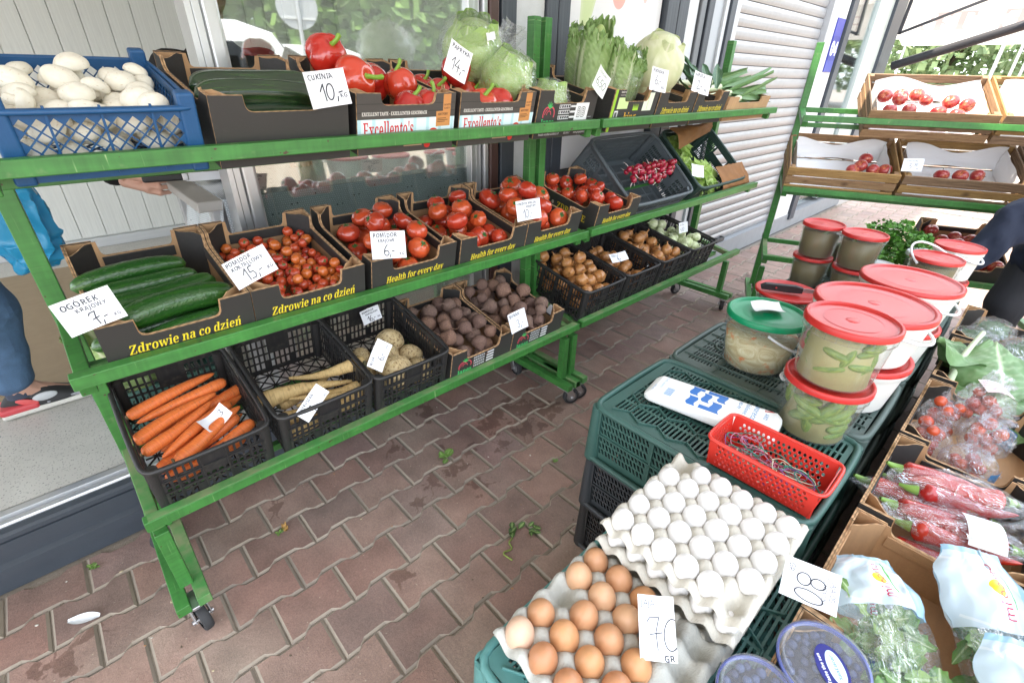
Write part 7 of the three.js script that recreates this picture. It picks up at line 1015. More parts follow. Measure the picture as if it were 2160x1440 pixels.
// ---------------------------------------------------------------- handwritten price cards
function hand(x, txt, px, py, size, o = {}) { x.save(); x.translate(px, py); x.fillStyle = o.c ?? '#2b2f3a'; x.strokeStyle = o.c ?? '#2b2f3a'; let cx = 0; for (const ch of txt) { x.save(); x.translate(cx, rr(-0.04, 0.04) * size); x.rotate(rr(-0.09, 0.09)); x.transform(o.sx ?? 0.95, 0, rr(-0.1, 0.14), 1, 0, 0); x.font = (o.b ? 'bold ' : '') + size + 'px sans-serif'; if (o.stroke) { x.lineWidth = o.stroke; x.lineJoin = 'round'; x.lineCap = 'round'; } x.fillText(ch, 0, 0); x.restore(); cx += x.measureText ? (() => { x.font = (o.b ? 'bold ' : '') + size + 'px sans-serif'; return x.measureText(ch).width * (o.sx ?? 0.95) * 1.02; })() : size * 0.6; } x.restore(); }
function num(x, txt, px, py, s, lw = 6) {   // tall thin hand-drawn figures
  x.save(); x.translate(px, py); x.strokeStyle = '#252833'; x.lineWidth = lw; x.lineCap = 'round'; x.lineJoin = 'round'; let cx = 0;
  const P = { 1: [[[0, -0.55], [0.28, -0.95], [0.3, 0.02]], 0.42], 0: [null, 0.62], 7: [[[0, -0.78], [0.1, -0.92], [0.42, -0.95], [0.3, -0.5], [0.34, 0.02]], 0.55], 5: [[[0.45, -0.95], [0.12, -0.92], [0.08, -0.5], [0.34, -0.52], [0.44, -0.26], [0.3, 0.0], [0.04, -0.02]], 0.58], 4: [[[0.3, -0.95], [0.0, -0.34], [0.5, -0.36]], 0.6], 6: [null, 0.58], 2: [[[0.02, -0.75], [0.18, -0.95], [0.4, -0.8], [0.3, -0.4], [0.0, 0.0], [0.5, -0.02]], 0.6], 3: [[[0.02, -0.85], [0.28, -0.95], [0.4, -0.72], [0.18, -0.52], [0.44, -0.3], [0.28, 0.0], [0.0, -0.06]], 0.56], 8: [null, 0.6] };
  const dr = (pts) => { x.beginPath(); pts.forEach((p, i) => (i ? x.lineTo(cx + p[0] * s, p[1] * s) : x.moveTo(cx + p[0] * s, p[1] * s))); x.stroke(); };
  for (const ch of txt) {
    if (ch === '0') { x.beginPath(); x.ellipse(cx + 0.26 * s, -0.46 * s, 0.24 * s, 0.47 * s, 0.12, 0, 7); x.stroke(); cx += 0.62 * s; }
    else if (ch === '6') { x.beginPath(); x.moveTo(cx + 0.34 * s, -0.95 * s); x.quadraticCurveTo(cx - 0.02 * s, -0.6 * s, cx + 0.02 * s, -0.22 * s); x.stroke(); x.beginPath(); x.ellipse(cx + 0.24 * s, -0.22 * s, 0.22 * s, 0.22 * s, 0, 0, 7); x.stroke(); cx += 0.56 * s; }
    else if (ch === '8') { x.beginPath(); x.ellipse(cx + 0.25 * s, -0.7 * s, 0.2 * s, 0.24 * s, 0, 0, 7); x.stroke(); x.beginPath(); x.ellipse(cx + 0.25 * s, -0.22 * s, 0.25 * s, 0.23 * s, 0, 0, 7); x.stroke(); cx += 0.62 * s; }
    else if (ch === ',') { dr([[0.08, -0.12], [0.02, 0.14]]); cx += 0.18 * s; }
    else if (ch === '-') { dr([[0.02, -0.36], [0.24, -0.4]]); cx += 0.3 * s; }
    else if (P[ch]) { dr(P[ch][0]); if (ch === '7') dr([[0.1, -0.42], [0.5, -0.5]]); if (ch === '4') dr([[0.36, -0.6], [0.34, 0.04]]); cx += P[ch][1] * s; }
    else cx += 0.3 * s;
  }
  x.restore();
}
function card(label, c, r, u, draw, o = {}) {
  const Rv = V3(...r), Uv = V3(...u), w = Rv.length(), h = Uv.length(), X = Rv.clone().normalize(), N = X.clone().cross(Uv).normalize(), Y = N.clone().cross(X), m = new THREE.Matrix4().makeBasis(X, Y, N).setPosition(...c);
  const cw = 256, chh = Math.round((256 * h) / w / 2) * 2; reseed(label.length * 13 + Math.round(w * 1000));
  const t = canvasTex(cw, chh, (x) => { x.fillStyle = o.bg ?? '#eceef2'; x.fillRect(0, 0, cw, chh); for (let i = 0; i < 260; i++) { x.fillStyle = rnd() > 0.5 ? 'rgba(0,0,0,0.012)' : 'rgba(255,255,255,0.05)'; x.fillRect(rnd() * cw, rnd() * chh, 6 * rnd(), 6 * rnd()); } draw(x, cw, chh); });
  const k = o.bend ?? 0.05; const g = sheet(12, 8, (a, b) => [(a - 0.5) * w, (b - 0.5) * h, k * w * (4 * (a - 0.5) * (a - 0.5)) + (o.bendV ?? 0) * h * Math.pow(1 - b, 2)]);
  return setM(solo('price_card', label, 'price card', g, M(0xffffff, 0.45, { map: t, side: DS }), 'handwritten price cards'), m);
}
const kg = (x, px, py, s = 30) => hand(x, 'KG', px, py, s, { b: 1 });
card('white price card reading OGÓREK KRAJOWY 7 on the cucumber carton', [-0.107, 1.014, -0.155], [0.098, 0.017, -0.004], [-0.005, 0.068, -0.017], (x, w, h) => { hand(x, 'OGÓREK', 26, 52, 42, { b: 1 }); hand(x, 'KRAJOWY', 76, 82, 31, { b: 1 }); num(x, '7,-', 112, 166, 72, 6); kg(x, 208, 156, 24); });
card('tilted price card reading POMIDOR KOKTAJLOWY 15 on the cherry tomatoes', [0.207, 1.03, -0.165], [0.1, 0.028, -0.007], [-0.03, 0.06, -0.015], (x, w, h) => { hand(x, 'POMIDOR', 10, 36, 34, { b: 1 }); hand(x, 'KOKTAJLOWY', 24, 68, 32, { b: 1 }); num(x, '15,-', 70, 150, 76, 6); kg(x, 206, 140, 30); });
card('price card reading POMIDOR KRAJOWE 6 on the red tomatoes', [0.581, 1.007, -0.168], [0.106, -0.015, 0.008], [0.008, 0.076, -0.019], (x, w, h) => { hand(x, 'POMIDOR', 18, 42, 40, { b: 1 }); hand(x, 'KRAJOWE', 52, 74, 30, { b: 1 }); num(x, '6,-', 96, 166, 76, 7); kg(x, 206, 166, 28); });
card('price card reading POMIDOR MALINOWY KRAJOWY 10 on the large tomatoes', [1.152, 1.02, -0.168], [0.12, -0.003, 0.002], [0.006, 0.068, -0.017], (x, w, h) => { hand(x, 'POMIDOR MALIN', 10, 34, 26, { b: 1 }); hand(x, 'KRAJOWY', 112, 58, 24, { b: 1 }); num(x, '10,-', 76, 130, 64, 5); });
card('curled price card reading CUKINIA 10 on the courgette carton', [0.461, 1.41, -0.158], [0.098, 0.011, -0.001], [-0.016, 0.074, -0.007], (x, w, h) => { hand(x, 'CUKINIA', 24, 46, 40, { b: 1 }); num(x, '10,-', 84, 160, 92, 8); kg(x, 200, 156, 34); }, { bend: 0.1 });
card('slanted price card reading PAPRYKA 14 between the red peppers', [0.841, 1.474, -0.15], [0.068, -0.034, 0.004], [0.035, 0.076, -0.007], (x, w, h) => { hand(x, 'PAPRYKA', 26, 54, 50, { b: 1 }); num(x, '14,-', 66, 220, 110, 8); });
card('diamond hung price card reading LODOWA 6,50', [1.482, 1.428, -0.15], [0.062, -0.046, 0.005], [0.055, 0.06, -0.006], (x, w, h) => { hand(x, 'LODOWA', 40, 56, 38); num(x, '6,50', 50, 190, 96, 7); }, { bg: '#dfe6dc' });
card('price card reading PEKIŃSKA 6 in front of the Chinese cabbages', [1.87, 1.437, -0.16], [0.105, -0.014, 0.013], [0.03, 0.078, -0.003], (x, w, h) => { hand(x, 'PEKIŃSKA', 26, 42, 38, { b: 1 }); num(x, '6,-', 90, 140, 84, 6); kg(x, 190, 168, 30); });
card('price card reading KAPUSTA 2 below the pale cabbage', [2.235, 1.425, -0.165], [0.13, -0.024, 0.019], [0.03, 0.076, -0.003], (x, w, h) => { hand(x, 'KAPUSTA', 26, 34, 34, { b: 1 }); num(x, '2,-', 84, 124, 68, 6); kg(x, 190, 128, 26); });
card('small price card in the curly lettuce crate', [2.46, 1.015, -0.21], [0.08, -0.016, 0.028], [0.02, 0.056, -0.026], (x, w, h) => { hand(x, 'SAŁATA', 60, 60, 32); num(x, '2,50', 90, 150, 62, 5); });
card('torn white card half buried among the carrots', [0.045, 0.585, -0.27], [0.068, 0.02, -0.02], [-0.03, 0.02, -0.03], (x, w, h) => { num(x, '3', 190, 90, 60, 7); }, { bend: 0.35 });
card('narrow price card reading PIETRUSZKA 7 on the parsley roots', [0.272, 0.6, -0.15], [0.086, 0.05, -0.034], [-0.028, 0.03, -0.019], (x, w, h) => { hand(x, 'PIETRUSZKA', 14, 34, 30, { b: 1 }); num(x, '7,-', 80, 112, 62, 6); kg(x, 210, 104, 22); });
card('narrow price card reading SELER 6 among the celeriac', [0.519, 0.646, -0.19], [0.066, 0.062, -0.034], [-0.046, 0.028, -0.013], (x, w, h) => { hand(x, 'SELER', 14, 44, 30, { b: 1 }); num(x, '6,-', 96, 120, 58, 6); kg(x, 210, 112, 22); });
card('price card reading POMIDOR KOKTAJLOWY 16 hung inside the celeriac crate', [0.655, 0.632, -0.5], [0.079, 0.009, -0.002], [0.001, 0.055, -0.011], (x, w, h) => { hand(x, 'POMIDOR', 20, 44, 36, { b: 1 }); hand(x, 'KOKTAJLOWY', 60, 76, 28, { b: 1 }); num(x, '16,-', 76, 164, 72, 7); kg(x, 206, 150, 28); });
card('price card reading BURAK 3 on the beetroot cartons', [1.089, 0.602, -0.14], [0.09, 0.006, 0], [0.004, 0.076, -0.023], (x, w, h) => { hand(x, 'BURAK', 22, 56, 50, { b: 1 }); num(x, '3,-', 110, 190, 96, 6); });
card('wide price card lying on the onions in the second crate', [1.92, 0.64, -0.27], [0.13, -0.006, 0.008], [0.02, 0.032, -0.03], (x, w, h) => { hand(x, 'CEBULA', 30, 36, 32); num(x, '4,-', 110, 84, 46, 6); });
card('price card reading 4,50 above the white onions', [2.6, 0.665, -0.3], [0.1, -0.006, 0.002], [0.012, 0.058, -0.016], (x, w, h) => { hand(x, 'MŁODA', 50, 50, 36); num(x, '4,50', 60, 130, 58, 5); });
card('price card reading CHAMPION 5,50 on the apple crate', [3.4, 1.055, 0.545], [0.038, 0.005, 0.084], [0.008, 0.064, -0.013], (x, w, h) => { hand(x, 'CHAMPION', 24, 46, 32); num(x, '5', 90, 140, 70, 6); num(x, '50', 150, 100, 40, 5); kg(x, 180, 152, 22); });
card('curved price card reading JAJA 70 GR on the brown eggs', [0.452, 0.6, 0.89], [0.04, 0.004, 0.048], [0.064, 0.05, -0.06], (x, w, h) => { hand(x, 'JAJA', 20, 74, 62); num(x, '70', 60, 340, 210, 7); hand(x, 'GR', 170, 410, 56, { b: 1 }); }, { bend: 0.12 });
card('price card reading 80 GR for eggs beside the white eggs', [0.684, 0.662, 1.048], [-0.075, -0.018, 0.018], [0.02, 0.01, 0.085], (x, w, h) => { num(x, '80', 66, 210, 150, 7); hand(x, 'JAJA OD', 56, 44, 38); hand(x, 'ZIELONONÓŻKI', 18, 80, 28); hand(x, 'GR', 30, 262, 44); });
card('price card reading PAPRYKA in the carton beside the bagged tomatoes', [1.53, 0.63, 1.4], [0.03, 0.018, 0.075], [0.06, 0.036, -0.031], (x, w, h) => { hand(x, 'PAPRYKA', 30, 54, 40); num(x, '1', 110, 130, 60, 6); });
// blank papers
setM(solo('paper_note', 'blank white paper lying on the green lid', 'paper', sheet(10, 10, (a, b) => [(a - 0.5) * 0.075, 0.004 + 0.008 * Math.pow(a - 0.5, 2) * 4 + 0.004 * Math.sin(b * 5), (b - 0.5) * 0.1 + 0.02 * a]), M([0.74, 0.76, 0.75], 0.5, { side: DS })), frameM([1.49, 0.797, 0.6], 0, 0.9));
setM(solo('paper_scrap', 'white paper scrap lying on the pavers near the doorway', 'paper', sheet(10, 4, (a, b) => [(a - 0.5) * 0.085, 0.004 + 0.006 * Math.pow(b - 0.5, 2) * 4 + 0.004 * a, (b - 0.5) * 0.035 * Math.sin(0.25 + a * 2.5)]), M([0.78, 0.79, 0.8], 0.5, { side: DS })), frameM([-0.425, 0.001, -0.4], 0, -0.55));
setM(solo('paper_liner', 'small white paper in the beetroot carton corner', 'paper', sheet(4, 4, (a, b) => [0, b * 0.05, -a * 0.045 * (1 - b * 0.5)]), M([0.7, 0.72, 0.74], 0.5, { side: DS }), 'white paper liners'), F.beet2.clone().multiply(frameM([0.288, 0.065, -0.05])));
// litter and green scraps on the pavers
{
  reseed(950); const GS = [M([0.16, 0.3, 0.05], 0.7, { side: DS }), M([0.07, 0.15, 0.03], 0.7, { side: DS })];
  const sprig = (label, x, z, s, k) => { const t = thing('leaf_scrap', label, 'leaf', [x, 0.001, z], 0, 'green scraps on the pavers'); for (let i = 0; i < 7; i++) part(t, 'leaflet', leafGeo(0.035 * s, 0.022 * s, { curl: 0.15, fr: 0.002, nu: 4, nv: 5, blade: k ? [0.06, 0.13, 0.03] : [0.15, 0.3, 0.05], rib: [0.3, 0.42, 0.15] }).rotateX(-1.45).rotateY(rr(0, 6.3)).translate(rr(-0.02, 0.02) * s, 0.003 + rr(0, 0.004), rr(-0.02, 0.02) * s), LEAF); return t; };
  sprig('bright green leaf scrap on the wet pavers in the aisle', 0.78, -0.255, 1.1, 0); sprig('wilted dark sprig on the pavers beside the crate table', 0.75, 0.215, 1, 1); sprig('second wilted dark sprig closer to the crates', 0.8, 0.265, 0.8, 1); sprig('small leaf scrap by the first stack of crates', 1.1, 0.262, 0.5, 0); sprig('dried leaf wisp near the kiosk plinth', -0.38, -0.6, 0.5, 0); sprig('pale leaf scrap in the middle of the aisle', 1.12, 0.085, 0.4, 0); sprig('leaf bit between pavers near the front caster', 0.12, -0.33, 0.4, 0);
  solo('stem_scrap', 'bent green stem lying on the pavers', 'stem', tube([[0.745, 0.004, 0.22], [0.72, 0.005, 0.245], [0.7, 0.004, 0.25], [0.69, 0.004, 0.275], [0.655, 0.005, 0.27], [0.66, 0.004, 0.31]], 0.003, 30, 6), M([0.22, 0.28, 0.06], 0.7));
  solo('leaf_scrap', 'yellow brown leaf curled in a paver joint', 'leaf', leafGeo(0.03, 0.022, { curl: 0.4, rib: [0.5, 0.3, 0.1], blade: [0.45, 0.25, 0.06], nu: 5, nv: 6 }).rotateX(-1.3), LEAF, 'green scraps on the pavers').position.set(0.14, 0.004, -0.32);
  for (let i = 0; i < 46; i++) { const x = rr(-0.6, 1.6), z = rr(-0.6, 0.4), g = new THREE.IcosahedronGeometry(rr(0.0015, 0.004), 0).scale(1.6, 0.5, 1); const m = solo('crumb', 'tiny crumb of dry leaf or grit on the pavers', 'crumb', g, M([[0.5, 0.42, 0.26], [0.12, 0.09, 0.06], [0.42, 0.22, 0.1], [0.55, 0.52, 0.45]][i % 4], 0.9), 'crumbs on the pavers'); m.position.set(x, 0.002, z); m.rotation.y = rr(0, 6); }
}
// ---------------------------------------------------------------- people
function sdfMesh(fn, cx, cy, cz, half, res) {
  const mc = new MarchingCubes(res, M([1, 1, 1], 1), false, false, 160000); mc.isolation = 0; const n = mc.size, hs = n / 2;
  for (let k = 0; k < n; k++) for (let j = 0; j < n; j++) for (let i = 0; i < n; i++) mc.field[i + j * n + k * n * n] = -fn(cx + ((i - hs) / hs) * half, cy + ((j - hs) / hs) * half, cz + ((k - hs) / hs) * half);
  mc.update(); const c = mc.count, pos = new Float32Array(c * 3); for (let i = 0; i < c; i++) { pos[i * 3] = cx + mc.positionArray[i * 3] * half; pos[i * 3 + 1] = cy + mc.positionArray[i * 3 + 1] * half; pos[i * 3 + 2] = cz + mc.positionArray[i * 3 + 2] * half; }
  const g = new THREE.BufferGeometry(); g.setAttribute('position', new THREE.BufferAttribute(pos, 3)); return mergeVertices(g, 1e-4);
}
const cap = (a, b, ra, rb) => { const bx = b[0] - a[0], by = b[1] - a[1], bz = b[2] - a[2], l2 = bx * bx + by * by + bz * bz || 1e-9; return (x, y, z) => { const t = clamp(((x - a[0]) * bx + (y - a[1]) * by + (z - a[2]) * bz) / l2, 0, 1); return Math.hypot(x - a[0] - bx * t, y - a[1] - by * t, z - a[2] - bz * t) - lerp(ra, rb, t); }; };
const smin = (a, b, k) => { const h = clamp(0.5 + (0.5 * (b - a)) / k, 0, 1); return lerp(b, a, h) - k * h * (1 - h); };
const union = (fs, k = 0.03) => (x, y, z) => { let d = fs[0](x, y, z); for (let i = 1; i < fs.length; i++) d = smin(d, fs[i](x, y, z), k); return d; };
function foldsOf(f, amp, fr) { return (x, y, z) => f(x, y, z) + amp * (nz(x * fr, y * fr * 0.6, z * fr) + 0.5 * nz(x * fr * 2.1, y * fr * 1.3, z * fr * 2.1)); }
function smooth(g) { g.computeVertexNormals(); return g; }
const SKIN = MP([0.52, 0.3, 0.22], 0.5), HAIR = M([0.03, 0.022, 0.018], 0.7);
function headGeo(c, r) { return ball(28, 24, (v) => { const f = v.z > 0 ? 1 : 0; let k = 1; if (f && Math.abs(v.x) < 0.14) k += 0.12 * Math.exp(-Math.pow((v.y + 0.08) / 0.13, 2)); k -= f * 0.05 * (Math.exp(-Math.pow((v.x - 0.36) / 0.16, 2)) + Math.exp(-Math.pow((v.x + 0.36) / 0.16, 2))) * Math.exp(-Math.pow((v.y - 0.08) / 0.12, 2)); k += f * 0.03 * Math.exp(-Math.pow((v.y + 0.45) / 0.07, 2)) * Math.exp(-Math.pow(v.x / 0.3, 2)); v.multiplyScalar(r * k); v.x *= 0.78; v.z *= 0.92; if (v.y < 0) { v.x *= 1 + 0.25 * v.y / r * 0.6; } v.y *= 1.12; v.x += c[0]; v.y += c[1]; v.z += c[2]; }); }
function headParts(t, c, r, turn) { const h = new THREE.Group(); h.name = 'head'; h.position.set(...c); h.rotation.y = turn; t.add(h); part(h, 'face', headGeo([0, 0, 0], r), SKIN); for (const s of [-1, 1]) { part(h, 'eye', new THREE.SphereGeometry(r * 0.1, 10, 8).translate(s * r * 0.28, r * 0.09, r * 0.8), M([0.7, 0.68, 0.66], 0.3)); part(h, 'ear', new THREE.SphereGeometry(r * 0.2, 10, 8).scale(0.35, 1.2, 0.7).translate(s * r * 0.8, 0, -r * 0.05), SKIN); } part(h, 'hair', ball(22, 16, (v) => { v.x *= r * 0.86; v.y = Math.max(v.y, -0.25) * r * 1.18 + r * 0.08; v.z = v.z * r * 0.98 - r * 0.14; }), HAIR); return h; }
function handFn(w, dir, side, r = 0.011) { // palm plus five curled fingers
  const D = V3(...dir).normalize(), S = V3(...side).normalize(), N = D.clone().cross(S).normalize(), P = (d, s, n) => { const v = V3(...w).addScaledVector(D, d).addScaledVector(S, s).addScaledVector(N, n); return [v.x, v.y, v.z]; }; const fs = [cap(P(0, -0.018, 0), P(0.075, -0.022, 0), 0.02, 0.016), cap(P(0, 0.012, 0), P(0.078, 0.018, 0), 0.02, 0.016)], L = [0.07, 0.08, 0.076, 0.06];
  for (let i = 0; i < 4; i++) { const s = -0.033 + i * 0.0215; fs.push(cap(P(0.075, s, 0), P(0.075 + L[i] * 0.5, s * 1.08, -0.012), 0.0098, 0.009), cap(P(0.075 + L[i] * 0.5, s * 1.08, -0.012), P(0.075 + L[i] * 0.78, s * 1.08, -0.042), 0.009, 0.0075)); }
  fs.push(cap(P(0.02, 0.03, -0.004), P(0.055, 0.062, -0.018), 0.0125, 0.0105), cap(P(0.055, 0.062, -0.018), P(0.085, 0.06, -0.036), 0.0105, 0.0085)); return union(fs, 0.007);
}
{ // customer in a navy jacket bending over the table at the picture edge
  const t = thing('person', 'person in a navy jacket reaching over the tubs by the apples', 'person');
  const sh = [3.14, 1.12, 1.24], el = [3.02, 0.93, 1.06], wr = [2.93, 0.72, 0.955], sh2 = [3.4, 1.17, 1.52], el2 = [3.3, 0.92, 1.64], wr2 = [3.1, 0.85, 1.56], pv = [3.38, 0.86, 1.27], ch = [3.25, 1.1, 1.34], nk = [3.17, 1.3, 1.36], hd = [3.06, 1.4, 1.34];
  const legs = [[[3.38, 0.84, 1.2], [3.34, 0.46, 1.17], [3.42, 0.08, 1.19]], [[3.46, 0.84, 1.4], [3.42, 0.46, 1.42], [3.48, 0.08, 1.44]]];
  const body = union([cap(pv, ch, 0.13, 0.13), cap(ch, nk, 0.13, 0.055), cap(nk, hd, 0.05, 0.06), cap(sh, el, 0.045, 0.038), cap(el, wr, 0.037, 0.026), cap(sh2, el2, 0.045, 0.038), cap(el2, wr2, 0.037, 0.026), cap(ch, sh, 0.1, 0.06), cap(ch, sh2, 0.1, 0.06), ...legs.flatMap((l) => [cap(l[0], l[1], 0.075, 0.05), cap(l[1], l[2], 0.048, 0.034), cap(l[2], [l[2][0] - 0.14, 0.04, l[2][2]], 0.035, 0.028)])], 0.04);
  const b = part(t, 'body', smooth(mergeGeometries([ni(smooth(sdfMesh(body, 3.2, 0.78, 1.32, 0.85, 74))), ni(smooth(sdfMesh(handFn(wr, [-0.5, -0.75, -0.45], [0.6, 0, -0.8]), wr[0] - 0.04, wr[1] - 0.06, wr[2] - 0.04, 0.13, 60))), ni(smooth(sdfMesh(handFn(wr2, [-0.9, -0.3, -0.2], [0.2, 0, 1]), wr2[0] - 0.08, wr2[1], wr2[2], 0.13, 56)))])), SKIN);
  const jk = foldsOf(union([cap([3.37, 0.76, 1.26], ch, 0.18, 0.18), cap(ch, [3.2, 1.25, 1.36], 0.17, 0.09), cap(ch, sh, 0.14, 0.095), cap(ch, sh2, 0.14, 0.095), cap(sh, el, 0.088, 0.075), cap(el, [wr[0] + 0.015, wr[1] + 0.03, wr[2] + 0.025], 0.076, 0.058), cap(sh2, el2, 0.088, 0.074), cap(el2, wr2, 0.074, 0.056)], 0.05), 0.024, 12);
  part(t, 'jacket', smooth(sdfMesh(jk, 3.2, 1.05, 1.32, 0.6, 96)), M([0.008, 0.015, 0.038], 0.8, { map: speck, bumpMap: speckFine, bumpScale: 0.0006 }));
  const tr = foldsOf(union(legs.flatMap((l) => [cap([pv[0], 0.84, l[0][2]], l[0], 0.13, 0.12), cap(l[0], l[1], 0.11, 0.078), cap(l[1], l[2], 0.078, 0.066)]), 0.04), 0.008, 10);
  part(t, 'trousers', smooth(sdfMesh(tr, 3.4, 0.5, 1.3, 0.5, 64)), M([0.022, 0.023, 0.028], 0.85, { map: speck }));
  for (const l of legs) part(t, 'shoe', rbox(0.27, 0.075, 0.1, l[2][0] - 0.07, 0.04, l[2][2], 0.03), M([0.03, 0.03, 0.032], 0.5));
  headParts(t, [3.04, 1.42, 1.34], 0.105, -1.9);
}
const KF = 0.216;
{ // customer inside the doorway: jeans, trainers, blue plastic bag
  const t = thing('person', 'person in blue jeans and black trainers standing in the doorway', 'person');
  const A = { hip: [-0.46, 1.02, -1.36], kn: [-0.4, 0.66, -1.39], an: [-0.435, 0.32, -1.4] }, B = { hip: [-0.5, 1.02, -1.18], kn: [-0.62, 0.68, -1.16], an: [-0.86, 0.33, -1.16] };
  const sh = [-0.46, 1.6, -1.47], el = [-0.42, 1.34, -1.5], wr = [-0.3, 1.17, -1.36], sh2 = [-0.48, 1.6, -1.07], el2 = [-0.5, 1.32, -1.02], wr2 = [-0.4, 1.12, -1.0], ch = [-0.48, 1.45, -1.27], nk = [-0.47, 1.7, -1.27];
  const limbs = [A, B].flatMap((l) => [cap(l.hip, l.kn, 0.075, 0.052), cap(l.kn, l.an, 0.05, 0.036), cap(l.an, [l.an[0] + 0.15, KF + 0.03, l.an[2]], 0.036, 0.026)]);
  const body = union([cap([-0.48, 1.05, -1.27], ch, 0.11, 0.12), cap(ch, nk, 0.1, 0.05), cap(nk, [-0.46, 1.8, -1.27], 0.05, 0.06), cap(ch, sh, 0.09, 0.055), cap(ch, sh2, 0.09, 0.055), cap(sh, el, 0.044, 0.038), cap(el, wr, 0.036, 0.026), cap(sh2, el2, 0.044, 0.038), cap(el2, wr2, 0.036, 0.026), ...limbs], 0.04);
  part(t, 'body', mergeGeometries([ni(smooth(sdfMesh(body, -0.45, 1.05, -1.27, 0.9, 72))), ni(smooth(sdfMesh(handFn(wr, [0.7, -0.6, 0.2], [0, 0, 1]), wr[0] + 0.06, wr[1] - 0.05, wr[2], 0.13, 56)))]), SKIN);
  const jt = tex(256, 256, (u, v) => { const k = 0.9 + 0.2 * tn(u, v, 7, 4) + 0.1 * Math.sin(v * 700) + (rnd() - 0.5) * 0.1; return [0.33 * k, 0.45 * k, 0.58 * k]; });
  const je = foldsOf(union([A, B].flatMap((l) => [cap([-0.48, 1.03, -1.27], l.hip, 0.13, 0.12), cap(l.hip, l.kn, 0.108, 0.082), cap(l.kn, [l.an[0], l.an[1] + 0.05, l.an[2]], 0.08, 0.066)]), 0.04), 0.009, 12);
  const jg = smooth(sdfMesh(je, -0.48, 0.72, -1.27, 0.48, 84)); part(t, 'jeans', boxUV(jg, 3), M(0xffffff, 0.85, { map: jt }));
  const sw = foldsOf(union([cap([-0.48, 1.08, -1.27], ch, 0.155, 0.16), cap(ch, [-0.47, 1.62, -1.27], 0.15, 0.09), cap(ch, sh, 0.12, 0.085), cap(ch, sh2, 0.12, 0.085), cap(sh, el, 0.075, 0.06), cap(el, wr, 0.06, 0.048), cap(sh2, el2, 0.075, 0.06), cap(el2, wr2, 0.06, 0.048)], 0.05), 0.01, 10);
  part(t, 'sweatshirt', smooth(sdfMesh(sw, -0.45, 1.38, -1.27, 0.5, 72)), M([0.25, 0.26, 0.28], 0.85));
  headParts(t, [-0.45, 1.85, -1.27], 0.105, 1.5);
  for (const l of [A, B]) {
    const o = [l.an[0] - 0.075, KF, l.an[2]], s = part(t, 'trainer', ball(36, 22, (v) => { const u = (v.x + 1) / 2; v.x = u * 0.3; const top = 0.12 - 0.062 * smoothstep(u, 0.25, 0.85); v.y = v.y > 0 ? 0.03 + v.y * (top - 0.03) : 0.03 + v.y * 0.012; v.z *= 0.05 * (0.85 + 0.25 * smoothstep(u, 0.2, 0.75)); v.x += o[0]; v.y += o[1]; v.z += o[2]; }), M([0.02, 0.02, 0.021], 0.6));
    part(s, 'sole', rbox(0.292, 0.026, 0.096, o[0] + 0.143, o[1] + 0.014, o[2], 0.012), M([0.66, 0.64, 0.58], 0.6));
    part(s, 'red_heel', rbox(0.12, 0.03, 0.1, o[0] + 0.055, o[1] + 0.034, o[2], 0.012), M([0.6, 0.07, 0.08], 0.45)); part(s, 'grey_panel', new THREE.SphereGeometry(0.03, 16, 10).scale(1.3, 0.6, 0.25).translate(o[0] + 0.14, o[1] + 0.062, o[2] + 0.044), M([0.5, 0.52, 0.53], 0.5)); part(s, 'grey_panel', rbox(0.13, 0.012, 0.098, o[0] + 0.2, o[1] + 0.034, o[2], 0.005), M([0.3, 0.31, 0.33], 0.6));
    part(s, 'swoosh_panel', new THREE.SphereGeometry(0.022, 14, 8).scale(1.6, 0.55, 0.2).rotateZ(-0.5).translate(o[0] + 0.085, o[1] + 0.058, o[2] + 0.046), M([0.7, 0.1, 0.1], 0.45));
    part(s, 'laces', merge([0, 1, 2, 3].map((i) => tube([[o[0] + 0.11 + i * 0.022, o[1] + 0.088 - i * 0.012, o[2] + 0.032], [o[0] + 0.112 + i * 0.022, o[1] + 0.101 - i * 0.013, o[2]], [o[0] + 0.11 + i * 0.022, o[1] + 0.088 - i * 0.012, o[2] - 0.032]], 0.003, 8, 5))), M([0.02, 0.02, 0.02], 0.8));
    part(s, 'sock', new THREE.CylinderGeometry(0.042, 0.045, 0.08, 16).translate(l.an[0], KF + 0.115, l.an[2]), M([0.05, 0.06, 0.09], 0.9));
  }
  const bag = solo('plastic_bag', 'light blue plastic bag hanging from the hand of the person in jeans', 'bag', creased(ball(48, 44, (v) => { const y = v.y, q = (t) => Math.sign(t) * Math.pow(Math.abs(t), 0.6); v.x = q(v.x) * 0.075 * (1 - 0.45 * smoothstep(y, -0.2, 1)) * (1 + 0.25 * Math.sin(v.z * 9 + y * 2)); v.z = q(v.z) * 0.1 * (1 - 0.55 * smoothstep(y, 0, 1)); v.y = q(y) * 0.18; }), 0.02, 30, 4), MP([0.04, 0.42, 0.72], 0.3, { transmission: 0.35, thickness: 0, side: DS })); bag.position.set(-0.2, 0.985, -1.28);
  part(bag, 'bag_handles', tube([[-0.02, 0.17, 0.0], [-0.03, 0.22, -0.03], [-0.02, 0.25, -0.06]], 0.012, 14, 8), MP([0.04, 0.42, 0.72], 0.3, { transmission: 0.3, thickness: 0 }));
}
